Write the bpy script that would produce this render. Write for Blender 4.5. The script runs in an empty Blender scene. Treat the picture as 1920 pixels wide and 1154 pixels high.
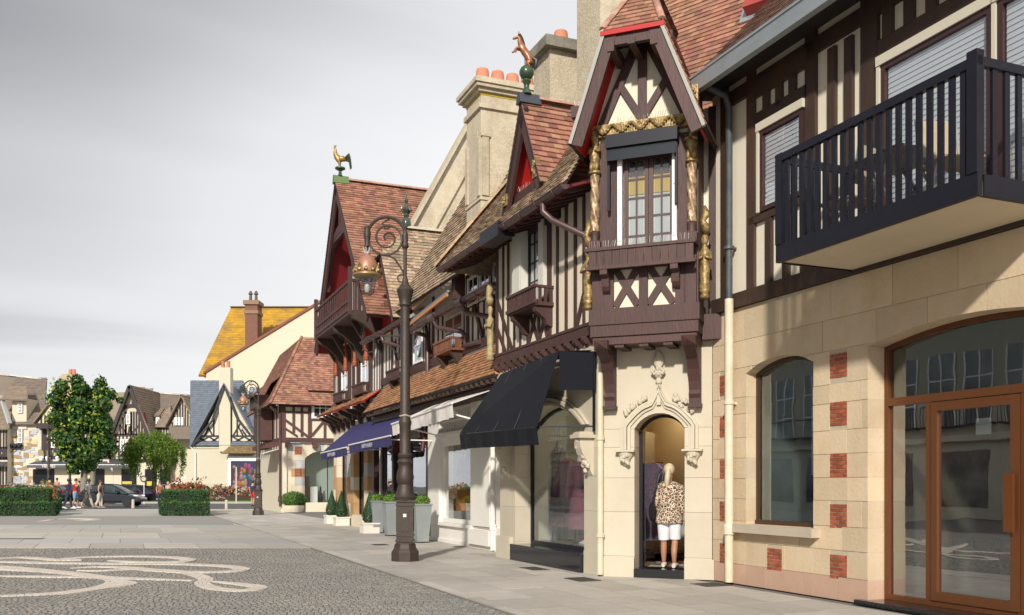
import bpy, bmesh, math, random
from mathutils import Vector, Matrix
rad = math.radians
random.seed(7)
S = bpy.context.scene
COL = S.collection

# ------------------------------------------------------------------ camera, sky, sun, exposure
H = 1.4; F = 1750.0; CX = 960.0; HY = 911.0
cd = bpy.data.cameras.new('camera'); cam = bpy.data.objects.new('camera', cd); COL.objects.link(cam)
cam.location = (0, 0, H); cam.rotation_euler = (rad(90), 0, 0)
cd.sensor_width = 36; cd.lens = F/1920*36; cd.shift_y = (HY-577)/1920
cd.clip_end = 3000; cd.clip_start = 0.05
S.camera = cam
SUN_EL, SUN_TOW = rad(29), math.atan2(.21, .978)      # the light travels away from the camera and a little to the right
W = bpy.data.worlds.new('World'); S.world = W; W.use_nodes = True
nt = W.node_tree; nt.nodes.clear()
def wn(t, **k):
    n = nt.nodes.new(t)
    for a, b in k.items(): setattr(n, a, b)
    return n
def wl(a, b): nt.links.new(a, b)
def wmath(op, a, b=None, c=None):
    n = wn('ShaderNodeMath', operation=op)
    for i, v in enumerate((a, b, c)):
        if v is None: continue
        if isinstance(v, (int, float)): n.inputs[i].default_value = v
        else: wl(v, n.inputs[i])
    return n.outputs[0]
sky = wn('ShaderNodeTexSky', sky_type='NISHITA'); sky.sun_disc = False
sky.sun_elevation = SUN_EL; sky.sun_rotation = SUN_TOW + math.pi
sky.air_density = 1.2; sky.dust_density = 2.0
tc = wn('ShaderNodeTexCoord'); sx = wn('ShaderNodeSeparateXYZ'); wl(tc.outputs['Generated'], sx.inputs[0])
zz = wmath('MAXIMUM', sx.outputs[2], 0.0)
den = wmath('ADD', zz, 0.16)
u_ = wmath('DIVIDE', sx.outputs[0], den); v_ = wmath('DIVIDE', sx.outputs[1], den)
# long, drawn-out cloud streaks lying in a high flat layer
ca, sa_ = math.cos(rad(24)), math.sin(rad(24))
uu = wmath('ADD', wmath('MULTIPLY', u_, ca), wmath('MULTIPLY', v_, sa_))
vv = wmath('SUBTRACT', wmath('MULTIPLY', v_, ca), wmath('MULTIPLY', u_, sa_))
cmb = wn('ShaderNodeCombineXYZ'); wl(wmath('MULTIPLY', uu, 0.16), cmb.inputs[0]); wl(wmath('MULTIPLY', vv, 0.62), cmb.inputs[1])
no = wn('ShaderNodeTexNoise'); no.inputs['Scale'].default_value = 1.15; no.inputs['Detail'].default_value = 5; no.inputs['Roughness'].default_value = .46
no.inputs['Distortion'].default_value = .35
wl(cmb.outputs[0], no.inputs['Vector'])
cr = wn('ShaderNodeMapRange'); cr.inputs[1].default_value = .33; cr.inputs[2].default_value = .68; wl(no.outputs[0], cr.inputs[0])
# the layer thins towards the horizon and towards the right of the view
el = wn('ShaderNodeMapRange', interpolation_type='SMOOTHSTEP'); el.inputs[1].default_value = .46; el.inputs[2].default_value = .06; wl(sx.outputs[2], el.inputs[0])
az = wn('ShaderNodeMapRange', interpolation_type='SMOOTHSTEP'); az.inputs[1].default_value = -.62; az.inputs[2].default_value = .12; wl(sx.outputs[0], az.inputs[0])
br = wmath('ADD', wmath('ADD', wmath('MULTIPLY', el.outputs[0], .66), -.06), wmath('MULTIPLY', az.outputs[0], .78))
br = wmath('ADD', br, wmath('MULTIPLY', wmath('SUBTRACT', cr.outputs[0], .5), .62))
ramp = wn('ShaderNodeValToRGB'); wl(br, ramp.inputs[0])
e = ramp.color_ramp.elements
e[0].position = 0.0; e[0].color = (.26, .27, .285, 1); e[1].position = 1.0; e[1].color = (.79, .79, .80, 1)
m = e.new(.33); m.color = (.44, .445, .46, 1); m = e.new(.66); m.color = (.67, .675, .69, 1)
sc_ = wn('ShaderNodeVectorMath', operation='SCALE'); wl(ramp.outputs[0], sc_.inputs[0]); sc_.inputs[3].default_value = 9.3
mx = wn('ShaderNodeMix', data_type='RGBA'); mx.inputs[0].default_value = .97
wl(sky.outputs[0], mx.inputs[6]); wl(sc_.outputs[0], mx.inputs[7])
bg = wn('ShaderNodeBackground'); bg.inputs[1].default_value = .1; wl(mx.outputs[2], bg.inputs[0])
wo = wn('ShaderNodeOutputWorld'); wl(bg.outputs[0], wo.inputs[0])
sd = bpy.data.lights.new('sun', 'SUN'); sd.energy = 3.5; sd.angle = rad(2.5); sd.color = (1, .945, .86)
sun = bpy.data.objects.new('sun', sd); COL.objects.link(sun)
sdir = Vector((math.sin(SUN_TOW)*math.cos(SUN_EL), math.cos(SUN_TOW)*math.cos(SUN_EL), -math.sin(SUN_EL)))
sun.rotation_euler = sdir.to_track_quat('-Z', 'Y').to_euler(); sun.location = (-15, -30, 40)
S.view_settings.view_transform = 'Standard'; S.view_settings.look = 'None'
S.view_settings.exposure = 0.40; S.view_settings.gamma = 1
S.cycles.max_bounces = 7; S.cycles.transparent_max_bounces = 12

# ------------------------------------------------------------------ helpers
class Frame:
    """a local frame on the ground: x to the right along a facade, y into the building"""
    def __init__(s, o, a): s.o = o; s.a = a; s.c = math.cos(a); s.s = math.sin(a)
    def loc(s, v): return (s.c*v[0]+s.s*v[1], -s.s*v[0]+s.c*v[1])
    def world(s, x, y, z=0): return Vector((s.o[0]+s.c*x-s.s*y, s.o[1]+s.s*x+s.c*y, z))
    def ray(s, px, py):
        return s.loc((-s.o[0], -s.o[1])), s.loc(((px-CX)/F, 1.0)), (HY-py)/F
    def at(s, px, py, y=0):
        o, d, b = s.ray(px, py); t = (y-o[1])/d[1]; return (o[0]+t*d[0], H+t*b)
    def atx(s, px, py, x=0):
        o, d, b = s.ray(px, py); t = (x-o[0])/d[0]; return (o[1]+t*d[1], H+t*b)
    def gnd(s, px, py, z=0):
        o, d, b = s.ray(px, py); t = (z-H)/b; return (o[0]+t*d[0], o[1]+t*d[1])
TH = math.atan(730/1750.); D0 = 8.07
ROW = Frame((D0*math.cos(TH), D0*math.sin(TH)), -(math.pi/2-TH))
CHA = Frame((2.185, 14.145), math.atan2(-.365, .931))
WLD = Frame((0, 0), 0)

MATS = {}
def mat(name, col, rough=.75, var=.0, noise=None, bump=None, metal=0.0, spec=.5, hue=0.0, noise2=None, emit=None, sheen=0, coat=0):
    """col: rgb; var: value change from piece to piece; noise=(scale, amount, rgb2[, stretch]); bump=(scale, strength)"""
    if name in MATS: return MATS[name]
    m = bpy.data.materials.new(name); m.use_nodes = True; t = m.node_tree; N = t.nodes; L = t.links
    p = N['Principled BSDF']; p.inputs['Roughness'].default_value = rough; p.inputs['Metallic'].default_value = metal
    p.inputs['Specular IOR Level'].default_value = spec
    if coat: p.inputs['Coat Weight'].default_value = coat; p.inputs['Coat Roughness'].default_value = .06
    tc = N.new('ShaderNodeTexCoord')
    rgb = N.new('ShaderNodeRGB'); rgb.outputs[0].default_value = (*col, 1); cur = rgb.outputs[0]
    for nz in (noise, noise2):
        if not nz: continue
        mp = N.new('ShaderNodeMapping'); L.new(tc.outputs['Object'], mp.inputs[0])
        if len(nz) > 3: mp.inputs['Scale'].default_value = nz[3]
        n = N.new('ShaderNodeTexNoise'); n.inputs['Scale'].default_value = nz[0]; n.inputs['Detail'].default_value = 6; n.inputs['Roughness'].default_value = .62
        L.new(mp.outputs[0], n.inputs['Vector'])
        r = N.new('ShaderNodeMapRange'); r.inputs[1].default_value = .38; r.inputs[2].default_value = .68; r.inputs[4].default_value = nz[1]
        L.new(n.outputs[0], r.inputs[0])
        mx = N.new('ShaderNodeMix'); mx.data_type = 'RGBA'; mx.inputs[7].default_value = (*nz[2], 1)
        L.new(r.outputs[0], mx.inputs[0]); L.new(cur, mx.inputs[6]); cur = mx.outputs[2]
    if var or hue:
        oi = N.new('ShaderNodeObjectInfo'); ge = N.new('ShaderNodeNewGeometry')
        ad = N.new('ShaderNodeMath'); ad.operation = 'ADD'; L.new(oi.outputs['Random'], ad.inputs[0]); L.new(ge.outputs['Random Per Island'], ad.inputs[1])
        fr = N.new('ShaderNodeMath'); fr.operation = 'FRACT'; L.new(ad.outputs[0], fr.inputs[0])
        mr = N.new('ShaderNodeMapRange'); mr.inputs[3].default_value = 1-var; mr.inputs[4].default_value = 1+var; L.new(fr.outputs[0], mr.inputs[0])
        hs = N.new('ShaderNodeHueSaturation'); L.new(cur, hs.inputs['Color']); L.new(mr.outputs[0], hs.inputs['Value'])
        if hue:
            m7 = N.new('ShaderNodeMath'); m7.operation = 'MULTIPLY'; m7.inputs[1].default_value = 7.31; L.new(fr.outputs[0], m7.inputs[0])
            f2 = N.new('ShaderNodeMath'); f2.operation = 'FRACT'; L.new(m7.outputs[0], f2.inputs[0])
            mh = N.new('ShaderNodeMapRange'); mh.inputs[3].default_value = .5-hue; mh.inputs[4].default_value = .5+hue; L.new(f2.outputs[0], mh.inputs[0])
            L.new(mh.outputs[0], hs.inputs['Hue'])
        cur = hs.outputs[0]
    L.new(cur, p.inputs['Base Color'])
    if bump:
        n = N.new('ShaderNodeTexNoise'); n.inputs['Scale'].default_value = bump[0]; n.inputs['Detail'].default_value = 5
        mp = N.new('ShaderNodeMapping'); L.new(tc.outputs['Object'], mp.inputs[0]); L.new(mp.outputs[0], n.inputs['Vector'])
        if len(bump) > 2: mp.inputs['Scale'].default_value = bump[2]
        b = N.new('ShaderNodeBump'); b.inputs['Strength'].default_value = bump[1]; b.inputs['Distance'].default_value = .02
        L.new(n.outputs[0], b.inputs['Height']); L.new(b.outputs[0], p.inputs['Normal'])
    if emit: p.inputs['Emission Color'].default_value = (*emit[0], 1); p.inputs['Emission Strength'].default_value = emit[1]
    MATS[name] = m; return m
def glass(name, tint=(.95, .965, .96), refl=.07, gain=2.6):
    if name in MATS: return MATS[name]
    m = bpy.data.materials.new(name); m.use_nodes = True; t = m.node_tree; N = t.nodes; L = t.links; N.clear()
    o = N.new('ShaderNodeOutputMaterial'); tr = N.new('ShaderNodeBsdfTransparent'); tr.inputs[0].default_value = (*tint, 1)
    g = N.new('ShaderNodeBsdfGlossy'); g.inputs['Roughness'].default_value = .0; g.inputs[0].default_value = (.95, .97, 1, 1)
    f = N.new('ShaderNodeFresnel'); f.inputs[0].default_value = 1.5
    # faint waviness, as in real panes
    tc = N.new('ShaderNodeTexCoord'); n = N.new('ShaderNodeTexNoise'); n.inputs['Scale'].default_value = 1.1; L.new(tc.outputs['Object'], n.inputs['Vector'])
    b = N.new('ShaderNodeBump'); b.inputs['Strength'].default_value = .05; b.inputs['Distance'].default_value = .03; L.new(n.outputs[0], b.inputs['Height']); L.new(b.outputs[0], g.inputs['Normal'])
    a = N.new('ShaderNodeMath'); a.operation = 'MULTIPLY_ADD'; a.inputs[1].default_value = gain; a.inputs[2].default_value = refl; a.use_clamp = True; L.new(f.outputs[0], a.inputs[0])
    ge = N.new('ShaderNodeNewGeometry'); fb = N.new('ShaderNodeMath'); fb.operation = 'SUBTRACT'; fb.inputs[0].default_value = 1; L.new(ge.outputs['Backfacing'], fb.inputs[1])
    fm = N.new('ShaderNodeMath'); fm.operation = 'MULTIPLY'; L.new(a.outputs[0], fm.inputs[0]); L.new(fb.outputs[0], fm.inputs[1])     # the inner face of a pane adds no second mirror
    mx = N.new('ShaderNodeMixShader'); L.new(fm.outputs[0], mx.inputs[0]); L.new(tr.outputs[0], mx.inputs[1]); L.new(g.outputs[0], mx.inputs[2]); L.new(mx.outputs[0], o.inputs[0])
    MATS[name] = m; return m

class Thing:
    def __init__(s, name, label, cat, fr=WLD, base=(0, 0, 0), group=None, kind=None):
        s.fr = fr; s.base = Vector(base)
        o = bpy.data.objects.new(name, None); COL.objects.link(o); s.o = o
        o.empty_display_size = .2
        o.location = fr.world(*base); o.rotation_euler = (0, 0, fr.a)
        if label: o['label'] = label
        if cat: o['category'] = cat
        if group: o['group'] = group
        if kind: o['kind'] = kind
def structure(name, fr=WLD, base=(0, 0, 0)):
    return Thing(name, None, None, fr, base, kind='structure')

class MB:
    def __init__(s): s.v = []; s.f = []; s.mi = []; s.cur = 0
    def add(s, vs, fs):
        n = len(s.v); s.v += [tuple(p) for p in vs]; s.f += [tuple(i+n for i in f) for f in fs]; s.mi += [s.cur]*len(fs); return s
    def box(s, x0, x1, y0, y1, z0, z1):
        return s.add([(x, y, z) for x in (x0, x1) for y in (y0, y1) for z in (z0, z1)],
                     [(0, 1, 3, 2), (4, 6, 7, 5), (0, 4, 5, 1), (2, 3, 7, 6), (0, 2, 6, 4), (1, 5, 7, 3)])
    def _prism(s, poly, lo, hi, f):
        n = len(poly); vs = [f(p, lo) for p in poly]+[f(p, hi) for p in poly]
        fs = [tuple(range(n))[::-1], tuple(range(n, 2*n))]+[(i, (i+1) % n, n+(i+1) % n, n+i) for i in range(n)]
        return s.add(vs, fs)
    def prism(s, poly, y0, y1): return s._prism(poly, y0, y1, lambda p, h: (p[0], h, p[1]))       # (x,z)
    def prismx(s, poly, x0, x1): return s._prism(poly, x0, x1, lambda p, h: (h, p[0], p[1]))      # (y,z)
    def prismz(s, poly, z0, z1): return s._prism(poly, z0, z1, lambda p, h: (p[0], p[1], h))      # (x,y)
    def slab(s, pts, t):
        """planar polygon given in 3D, thickened by t along its normal"""
        P = [Vector(p) for p in pts]; n = Vector((0, 0, 0))
        for i in range(len(P)): n += P[i].cross(P[(i+1) % len(P)])
        n.normalize(); k = len(P)
        vs = P+[p-n*t for p in P]
        return s.add(vs, [tuple(range(k)), tuple(range(k, 2*k))[::-1]]+[(i, k+i, k+(i+1) % k, (i+1) % k) for i in range(k)])
    def bar(s, p, q, w, d, up=(0, 0, 1)):
        p = Vector(p); q = Vector(q); t = (q-p).normalized(); u = Vector(up)
        if abs(t.dot(u)) > .97: u = Vector((0, 1, 0))
        a = t.cross(u).normalized(); b = a.cross(t).normalized()
        vs = [e+a*(i*w/2)+b*(j*d/2) for e in (p, q) for i, j in ((-1, -1), (1, -1), (1, 1), (-1, 1))]
        return s.add(vs, [(3, 2, 1, 0), (4, 5, 6, 7), (0, 1, 5, 4), (1, 2, 6, 5), (2, 3, 7, 6), (3, 0, 4, 7)])
    def tube(s, path, r, seg=8, cap=True):
        P = [Vector(p) for p in path]; n = len(P)
        rs = r if isinstance(r, (list, tuple)) else [r]*n
        t0 = (P[1]-P[0]).normalized(); a = t0.orthogonal().normalized(); vs = []
        for i in range(n):
            t = (P[min(i+1, n-1)]-P[max(i-1, 0)]).normalized()
            a = (a-t*a.dot(t)); a = a.normalized() if a.length > 1e-6 else t.orthogonal().normalized()
            b = t.cross(a)
            vs += [P[i]+(a*math.cos(k*2*math.pi/seg)+b*math.sin(k*2*math.pi/seg))*rs[i] for k in range(seg)]
        fs = [(i*seg+k, i*seg+(k+1) % seg, (i+1)*seg+(k+1) % seg, (i+1)*seg+k) for i in range(n-1) for k in range(seg)]
        if cap: fs += [tuple(range(seg))[::-1], tuple(range((n-1)*seg, n*seg))]
        return s.add(vs, fs)
    def lathe(s, prof, c=(0, 0, 0), seg=16, sx=1, sy=1, off=0):
        n = len(prof); vs = [(c[0]+r*sx*math.cos(off+k*2*math.pi/seg), c[1]+r*sy*math.sin(off+k*2*math.pi/seg), c[2]+z) for r, z in prof for k in range(seg)]
        fs = [(i*seg+k, i*seg+(k+1) % seg, (i+1)*seg+(k+1) % seg, (i+1)*seg+k) for i in range(n-1) for k in range(seg)]
        fs += [tuple(range(seg))[::-1], tuple(range((n-1)*seg, n*seg))]
        return s.add(vs, fs)
    def ball(s, c, r, seg=10, sc=(1, 1, 1)):
        m = max(4, seg//2)
        pr = [(max(.001, math.sin(math.pi*i/m))*r, -math.cos(math.pi*i/m)*r) for i in range(m+1)]
        n = len(pr)
        vs = [(c[0]+a*sc[0]*math.cos(k*2*math.pi/seg), c[1]+a*sc[1]*math.sin(k*2*math.pi/seg), c[2]+z*sc[2]) for a, z in pr for k in range(seg)]
        fs = [(i*seg+k, i*seg+(k+1) % seg, (i+1)*seg+(k+1) % seg, (i+1)*seg+k) for i in range(n-1) for k in range(seg)]
        return s.add(vs, fs+[tuple(range(seg))[::-1], tuple(range((n-1)*seg, n*seg))])
    def mesh(s, name, off=Vector((0, 0, 0)), mats=()):
        me = bpy.data.meshes.new(name); me.from_pydata([(p[0]-off[0], p[1]-off[1], p[2]-off[2]) for p in s.v], [], s.f)
        for m in mats: me.materials.append(m)
        if len(mats) > 1: me.polygons.foreach_set('material_index', s.mi)
        return me
    def build(s, name, m, T, under=None, smooth=False, kind=None, label=None):
        """one part of the thing T (or one sub-part of the part `under`)"""
        me = s.mesh(name, T.base, m if isinstance(m, (list, tuple)) else (m,))
        if smooth:
            me.polygons.foreach_set('use_smooth', [True]*len(me.polygons))
            if smooth != 2: me.set_sharp_from_angle(angle=rad(40))
        o = bpy.data.objects.new(name, me); COL.objects.link(o); o.parent = under or T.o
        if kind: o['kind'] = kind
        if label: o['label'] = label
        return o
    def alone(s, name, m, label, cat, fr=WLD, base=(0, 0, 0), smooth=False, kind=None, group=None):
        me = s.mesh(name, Vector(base), m if isinstance(m, (list, tuple)) else (m,))
        if smooth:
            me.polygons.foreach_set('use_smooth', [True]*len(me.polygons)); me.set_sharp_from_angle(angle=rad(40))
        o = bpy.data.objects.new(name, me); COL.objects.link(o); o.location = fr.world(*base); o.rotation_euler = (0, 0, fr.a)
        for k, v in (('label', label), ('category', cat), ('kind', kind), ('group', group)):
            if v: o[k] = v
        return o
def piece(mesh, name, par, loc, rot=None, scale=None, kind=None):
    o = bpy.data.objects.new(name, mesh); COL.objects.link(o); o.parent = par; o.location = loc
    if rot is not None: o.rotation_euler = rot
    if scale: o.scale = scale
    return o
def copy_tree(o, parent=None):
    c = o.copy(); COL.objects.link(c); c.parent = parent
    for ch in list(o.children): copy_tree(ch, c)
    return c

def fix_normals(o):
    bm = bmesh.new(); bm.from_mesh(o.data); bmesh.ops.recalc_face_normals(bm, faces=bm.faces[:]); bm.to_mesh(o.data); bm.free()

def tiles(T, name, pts, w, ex, m, objs=0, under=None, t=.014, jit=.35, prefer=None, spl=1.35):
    """lay plain tiles over a planar convex polygon; pts[0]->pts[1] is the eave. The first `objs` (largest in view) are objects."""
    P = [Vector(p) for p in pts]; a = (P[1]-P[0]).normalized(); n = Vector((0, 0, 0))
    for i in range(len(P)): n += (P[i]-P[0]).cross(P[(i+1) % len(P)]-P[0])
    n.normalize()
    if n.z < 0: n = -n
    b = n.cross(a).normalized()
    if b.z < 0: b = -b
    Q = [((p-P[0]).dot(a), (p-P[0]).dot(b)) for p in P]
    hi = max(q[1] for q in Q); rows = max(1, int(hi/ex+.5)); ex = hi/rows
    def ext(v):
        xs = []
        for i in range(len(Q)):
            (x0, y0), (x1, y1) = Q[i], Q[(i+1) % len(Q)]
            if (y0-v)*(y1-v) <= 0 and abs(y1-y0) > 1e-6: xs.append(x0+(x1-x0)*(v-y0)/(y1-y0))
        return (min(xs), max(xs)) if len(xs) > 1 else None
    L = []
    for r in range(rows):
        e = ext((r+.5)*ex)
        if not e or e[1]-e[0] < .02: continue
        x = e[0]; off = (r % 2)*.5*w; k = math.floor((e[0]-off)/w); xs = [e[0]]
        while True:
            k += 1; xx = off+k*w
            if xx >= e[1]-.12*w: break
            if xx > e[0]+.12*w: xs.append(xx)
        xs.append(e[1])
        for x0, x1 in zip(xs, xs[1:]): L.append((r, x0, x1))
    base = MB(); tl = ex*spl
    base.box(-.5, .5, 0, 1, -t, 0)
    bme = base.mesh(name, mats=(m,))
    big = MB(); random.seed(len(L)+int(w*1000))
    tilt = math.atan2(t*1.15, ex)
    ids = list(range(len(L)))
    if objs and len(L) > objs:
        fr = T.fr
        def dist(i):
            r, x0, x1 = L[i]; q = P[0]+a*((x0+x1)/2)+b*(r*ex); wv = fr.world(*q); return wv.length
        keep = set(sorted(ids, key=dist)[:objs])
    else: keep = set(ids) if objs else set()
    cb = math.cos(tilt); sb = math.sin(tilt)
    for i, (r, x0, x1) in enumerate(L):
        wd = (x1-x0)-.004; jz = random.uniform(-jit, jit)*t*.5; jb = random.uniform(-.05, .05)*ex
        # local axes of the tile: head tucked under the row above
        bd = (b*cb-n*sb); nn = (n*cb+b*sb)
        ln = min(tl, hi-r*ex+ex*.1)
        o = P[0]+a*((x0+x1)/2)+b*(r*ex+jb)+n*(t*1.6+jz)
        if i in keep:
            ob = bpy.data.objects.new('tile', bme); COL.objects.link(ob); ob.parent = under or T.o
            Mx = Matrix((a, bd, nn)).transposed().to_4x4(); Mx.translation = o-T.base
            ob.matrix_basis = Mx @ Matrix.Diagonal((wd, ln, 1, 1))
        else:
            vs = [o+a*(sx*wd/2)+bd*(sy*ln)+nn*sz for sx in (-1, 1) for sy in (0, 1) for sz in (-t, 0)]
            big.add(vs, [(1, 5, 7, 3), (0, 4, 5, 1), (0, 1, 3, 2), (4, 6, 7, 5)])
    if big.f: big.build(name, m, T, under, kind='stuff')
def ridge(T, p, q, m, r=.09, step=.33, under=None, name='ridge_tile'):
    p = Vector(p); q = Vector(q); n = max(1, int((q-p).length/step)); d = (q-p)/n; mb = None
    up = Vector((0, 0, 1)); t = d.normalized(); s_ = t.cross(up).normalized(); u = s_.cross(t)
    for i in range(n):
        mb = MB(); k = 7; vs = []
        for e, rr in ((p+d*i-d*.03, r*1.06), (p+d*(i+1), r)):
            vs += [e+s_*(math.cos(math.pi*j/(k-1))*rr)+u*(math.sin(math.pi*j/(k-1))*rr*.8) for j in range(k)]
        mb.add(vs, [(j, j+1, k+j+1, k+j) for j in range(k-1)]+[tuple(range(k))[::-1], tuple(range(k, 2*k))])
        mb.build(name, m, T, under)
def timbers(T, L, y, m, d=.05, under=None, w=.12, name='timber'):
    """L: (x0,z0,x1,z1[,w]); every timber its own piece, proud of the wall plane y by d"""
    for i, q in enumerate(L):
        ww = q[4] if len(q) > 4 else w
        MB().bar((q[0], y-d/2-.001*(i % 4), q[1]), (q[2], y-d/2-.001*(i % 4), q[3]), d+.02, ww, up=(0, 0, 1) if abs(q[0]-q[2]) > .01 else (1, 0, 0)) if False else None
        a = Vector((q[0], 0, q[1])); b = Vector((q[2], 0, q[3])); t = (b-a).normalized(); s_ = Vector((-t.z, 0, t.x))*ww/2
        dd = d+.0025*(i % 3)+(.004 if abs(t.x) > .2 and abs(t.z) > .2 else 0)*-1
        MB().prism([((a+s_).x, (a+s_).z), ((b+s_).x, (b+s_).z), ((b-s_).x, (b-s_).z), ((a-s_).x, (a-s_).z)], y-dd, y+.02).build(name, m, T, under)
def window(T, x0, x1, z0, z1, y, cols, rows, mf, mg, fw=.05, bw=.022, dep=.06, under=None, name='window', panes=True, label=None):
    """framed window: frame and glazing bars, every pane a sub-part"""
    b = MB(); b.box(x0, x0+fw, y, y+dep, z0, z1).box(x1-fw, x1, y, y+dep, z0, z1).box(x0+fw, x1-fw, y, y+dep, z0, z0+fw).box(x0+fw, x1-fw, y, y+dep, z1-fw, z1)
    cw = (x1-x0-2*fw)/cols; rh = (z1-z0-2*fw)/rows
    for i in range(1, cols): b.box(x0+fw+i*cw-bw/2, x0+fw+i*cw+bw/2, y+.01, y+dep-.01, z0+fw, z1-fw)
    for j in range(1, rows): b.box(x0+fw, x1-fw, y+.012, y+dep-.012, z0+fw+j*rh-bw/2, z0+fw+j*rh+bw/2)
    o = b.build(name, mf, T, under, label=label)
    if under is not None: par = under
    else: par = o
    if panes:
        for i in range(cols):
            for j in range(rows):
                MB().box(x0+fw+i*cw+bw/2, x0+fw+(i+1)*cw-bw/2, y+dep/2-.003, y+dep/2+.003, z0+fw+j*rh+bw/2, z0+fw+(j+1)*rh-bw/2).build('pane', mg, T, par)
    else:
        MB().box(x0+fw, x1-fw, y+dep/2-.003, y+dep/2+.003, z0+fw, z1-fw).build('pane', mg, T, par)
    return o
def lerp(a, b, t): return a+(b-a)*t
def arcpts(x0, x1, zs, zc, n=12):
    """segmental arch from (x0,zs) over the crown zc to (x1,zs)"""
    h = zc-zs; w = (x1-x0)/2; r = (w*w+h*h)/(2*h); cx = (x0+x1)/2; cz = zc-r; a = math.asin(w/r)
    return [(cx+r*math.sin(-a+2*a*i/n), cz+r*math.cos(-a+2*a*i/n)) for i in range(n+1)]

# ------------------------------------------------------------------ materials
CREAM = mat('cream_plaster', (.74, .67, .53), .85, .03, (1.3, .4, (.64, .57, .43)), (9, .12))
WHITEP = mat('white_plaster', (.80, .77, .70), .8, .02, (1.1, .3, (.62, .58, .5)), (12, .1))
DOORST = mat('painted_cream_stone', (.55, .49, .38), .7, .05, (1.5, .6, (.475, .41, .305)), (15, .12))
STONE = mat('beige_limestone', (.62, .485, .315), .85, .10, (1.1, .75, (.48, .355, .22), (1, 1, .55)), (22, .3), noise2=(4.5, .4, (.62, .54, .42)))
STONEP = mat('pink_granite_base', (.52, .34, .25), .8, .06, (2.5, .5, (.42, .28, .20)), (25, .15))
MORTAR = mat('mortar', (.50, .42, .31), .95, 0, (6, .4, (.4, .32, .22)))
BRICK = mat('red_brick', (.34, .085, .038), .85, .28, (9, .4, (.20, .05, .03)), (40, .3))
TIMB = mat('plum_brown_timber', (.066, .028, .024), .6, .18, (3, .6, (.040, .018, .016), (1, 1, .35)), (30, .25, (1, 1, .2)), noise2=(7, .45, (.088, .040, .034), (1, 1, .25)))
TIMD = mat('dark_brown_timber', (.045, .026, .020), .6, .18, (4, .6, (.09, .045, .022), (1, 1, .3)), (30, .2, (1, 1, .2)))
TIMO = mat('worn_orange_timber', (.20, .075, .035), .6, .15, (4, .5, (.12, .045, .03), (1, 1, .4)))
NAVY = mat('navy_black_paint', (.009, .009, .016), .42, .06, (6, .4, (.016, .015, .024)), spec=.35)
REDP = mat('red_soffit_paint', (.40, .008, .007), .6, .1)
TILE = mat('red_clay_tile', (.34, .155, .095), .85, .36, (3.5, .6, (.20, .105, .08)), (45, .25), hue=.016, noise2=(.7, .4, (.20, .12, .095)))
TILEO = mat('mossy_clay_tile', (.30, .185, .115), .9, .38, (5, .75, (.24, .19, .11)), (30, .3), hue=.02, noise2=(14, .5, (.52, .46, .35)))
TILEC = mat('weathered_orange_tile', (.40, .165, .075), .9, .32, (6, .65, (.22, .13, .07)), (30, .3), hue=.02, noise2=(13, .35, (.55, .42, .22)))
RIDG = mat('ridge_tile_clay', (.36, .17, .12), .9, .2, (8, .5, (.48, .40, .32)))
GOLD = mat('antique_gold', (.40, .28, .11), .48, .05, (16, .9, (.10, .065, .03)), (25, .6), metal=.4)
ZINC = mat('zinc', (.42, .46, .48), .45, .05, (2.5, .5, (.30, .33, .35)), (8, .06), metal=.55)
DARKM = mat('dark_bronze_metal', (.075, .056, .045), .45, .04, (9, .5, (.045, .034, .028)), (40, .15), metal=.35)
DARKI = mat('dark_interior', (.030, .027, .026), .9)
GLASS = glass('window_glass')
GLASSD = glass('upper_window_glass', (.93, .94, .94), .10)
CURT = mat('grey_white_curtain', (.55, .58, .55), .9, 0, (2, .3, (.42, .46, .45), (6, 6, .3)))
WHITE = mat('white_paint', (.80, .79, .76), .55, .02, (3, .2, (.70, .67, .62)))
CHIM = mat('weathered_render', (.50, .43, .31), .95, .05, (3.2, .8, (.36, .29, .19)), (26, .8), noise2=(16, .5, (.62, .57, .47)))
CHST = mat('weathered_limestone', (.54, .46, .33), .9, .08, (1.6, .85, (.30, .25, .17), (1, 1, .5)), (22, .5), noise2=(9, .5, (.60, .55, .44)))
POT = mat('terracotta_pot', (.50, .19, .11), .85, .12, (6, .4, (.42, .2, .14)))
COPP = mat('copper_brown_frame', (.16, .060, .022), .38, .04, (3, .3, (.13, .05, .02)), metal=.35)
BLACKG = mat('polished_black_granite', (.014, .015, .018), .12, .02, (40, .4, (.03, .03, .034)))
LEAFD = mat('clipped_leaf_dark', (.035, .095, .022), .6, .45, hue=.03)
# ------------------------------------------------------------------ ground
ASPH = mat('asphalt', (.085, .082, .080), .9, 0, (4, .5, (.12, .115, .11)), (60, .25))
PLAZA = mat('plaza_joint_mortar', (.15, .14, .125), .95, 0, (3, .5, (.17, .16, .145)))
SLAB = mat('pale_granite_slab', (.44, .405, .36), .8, .13, (.55, .8, (.335, .305, .268)), (45, .12), noise2=(6, .4, (.49, .455, .415)))
SLABG = mat('grey_granite_slab', (.375, .368, .355), .8, .12, (.9, .4, (.34, .33, .315)), (45, .12), noise2=(7, .2, (.40, .39, .38)))
COB = mat('grey_granite_cobble', (.195, .187, .172), .85, .12, (.5, .75, (.25, .227, .195)), (60, .2), hue=.01)
COBP = mat('pale_pink_cobble', (.58, .515, .45), .8, .10, (2, .4, (.50, .43, .37)))
MB().box(-700, 700, -30, 1500, -.4, -.06).alone('ground', ASPH, None, None, kind='structure')
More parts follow.
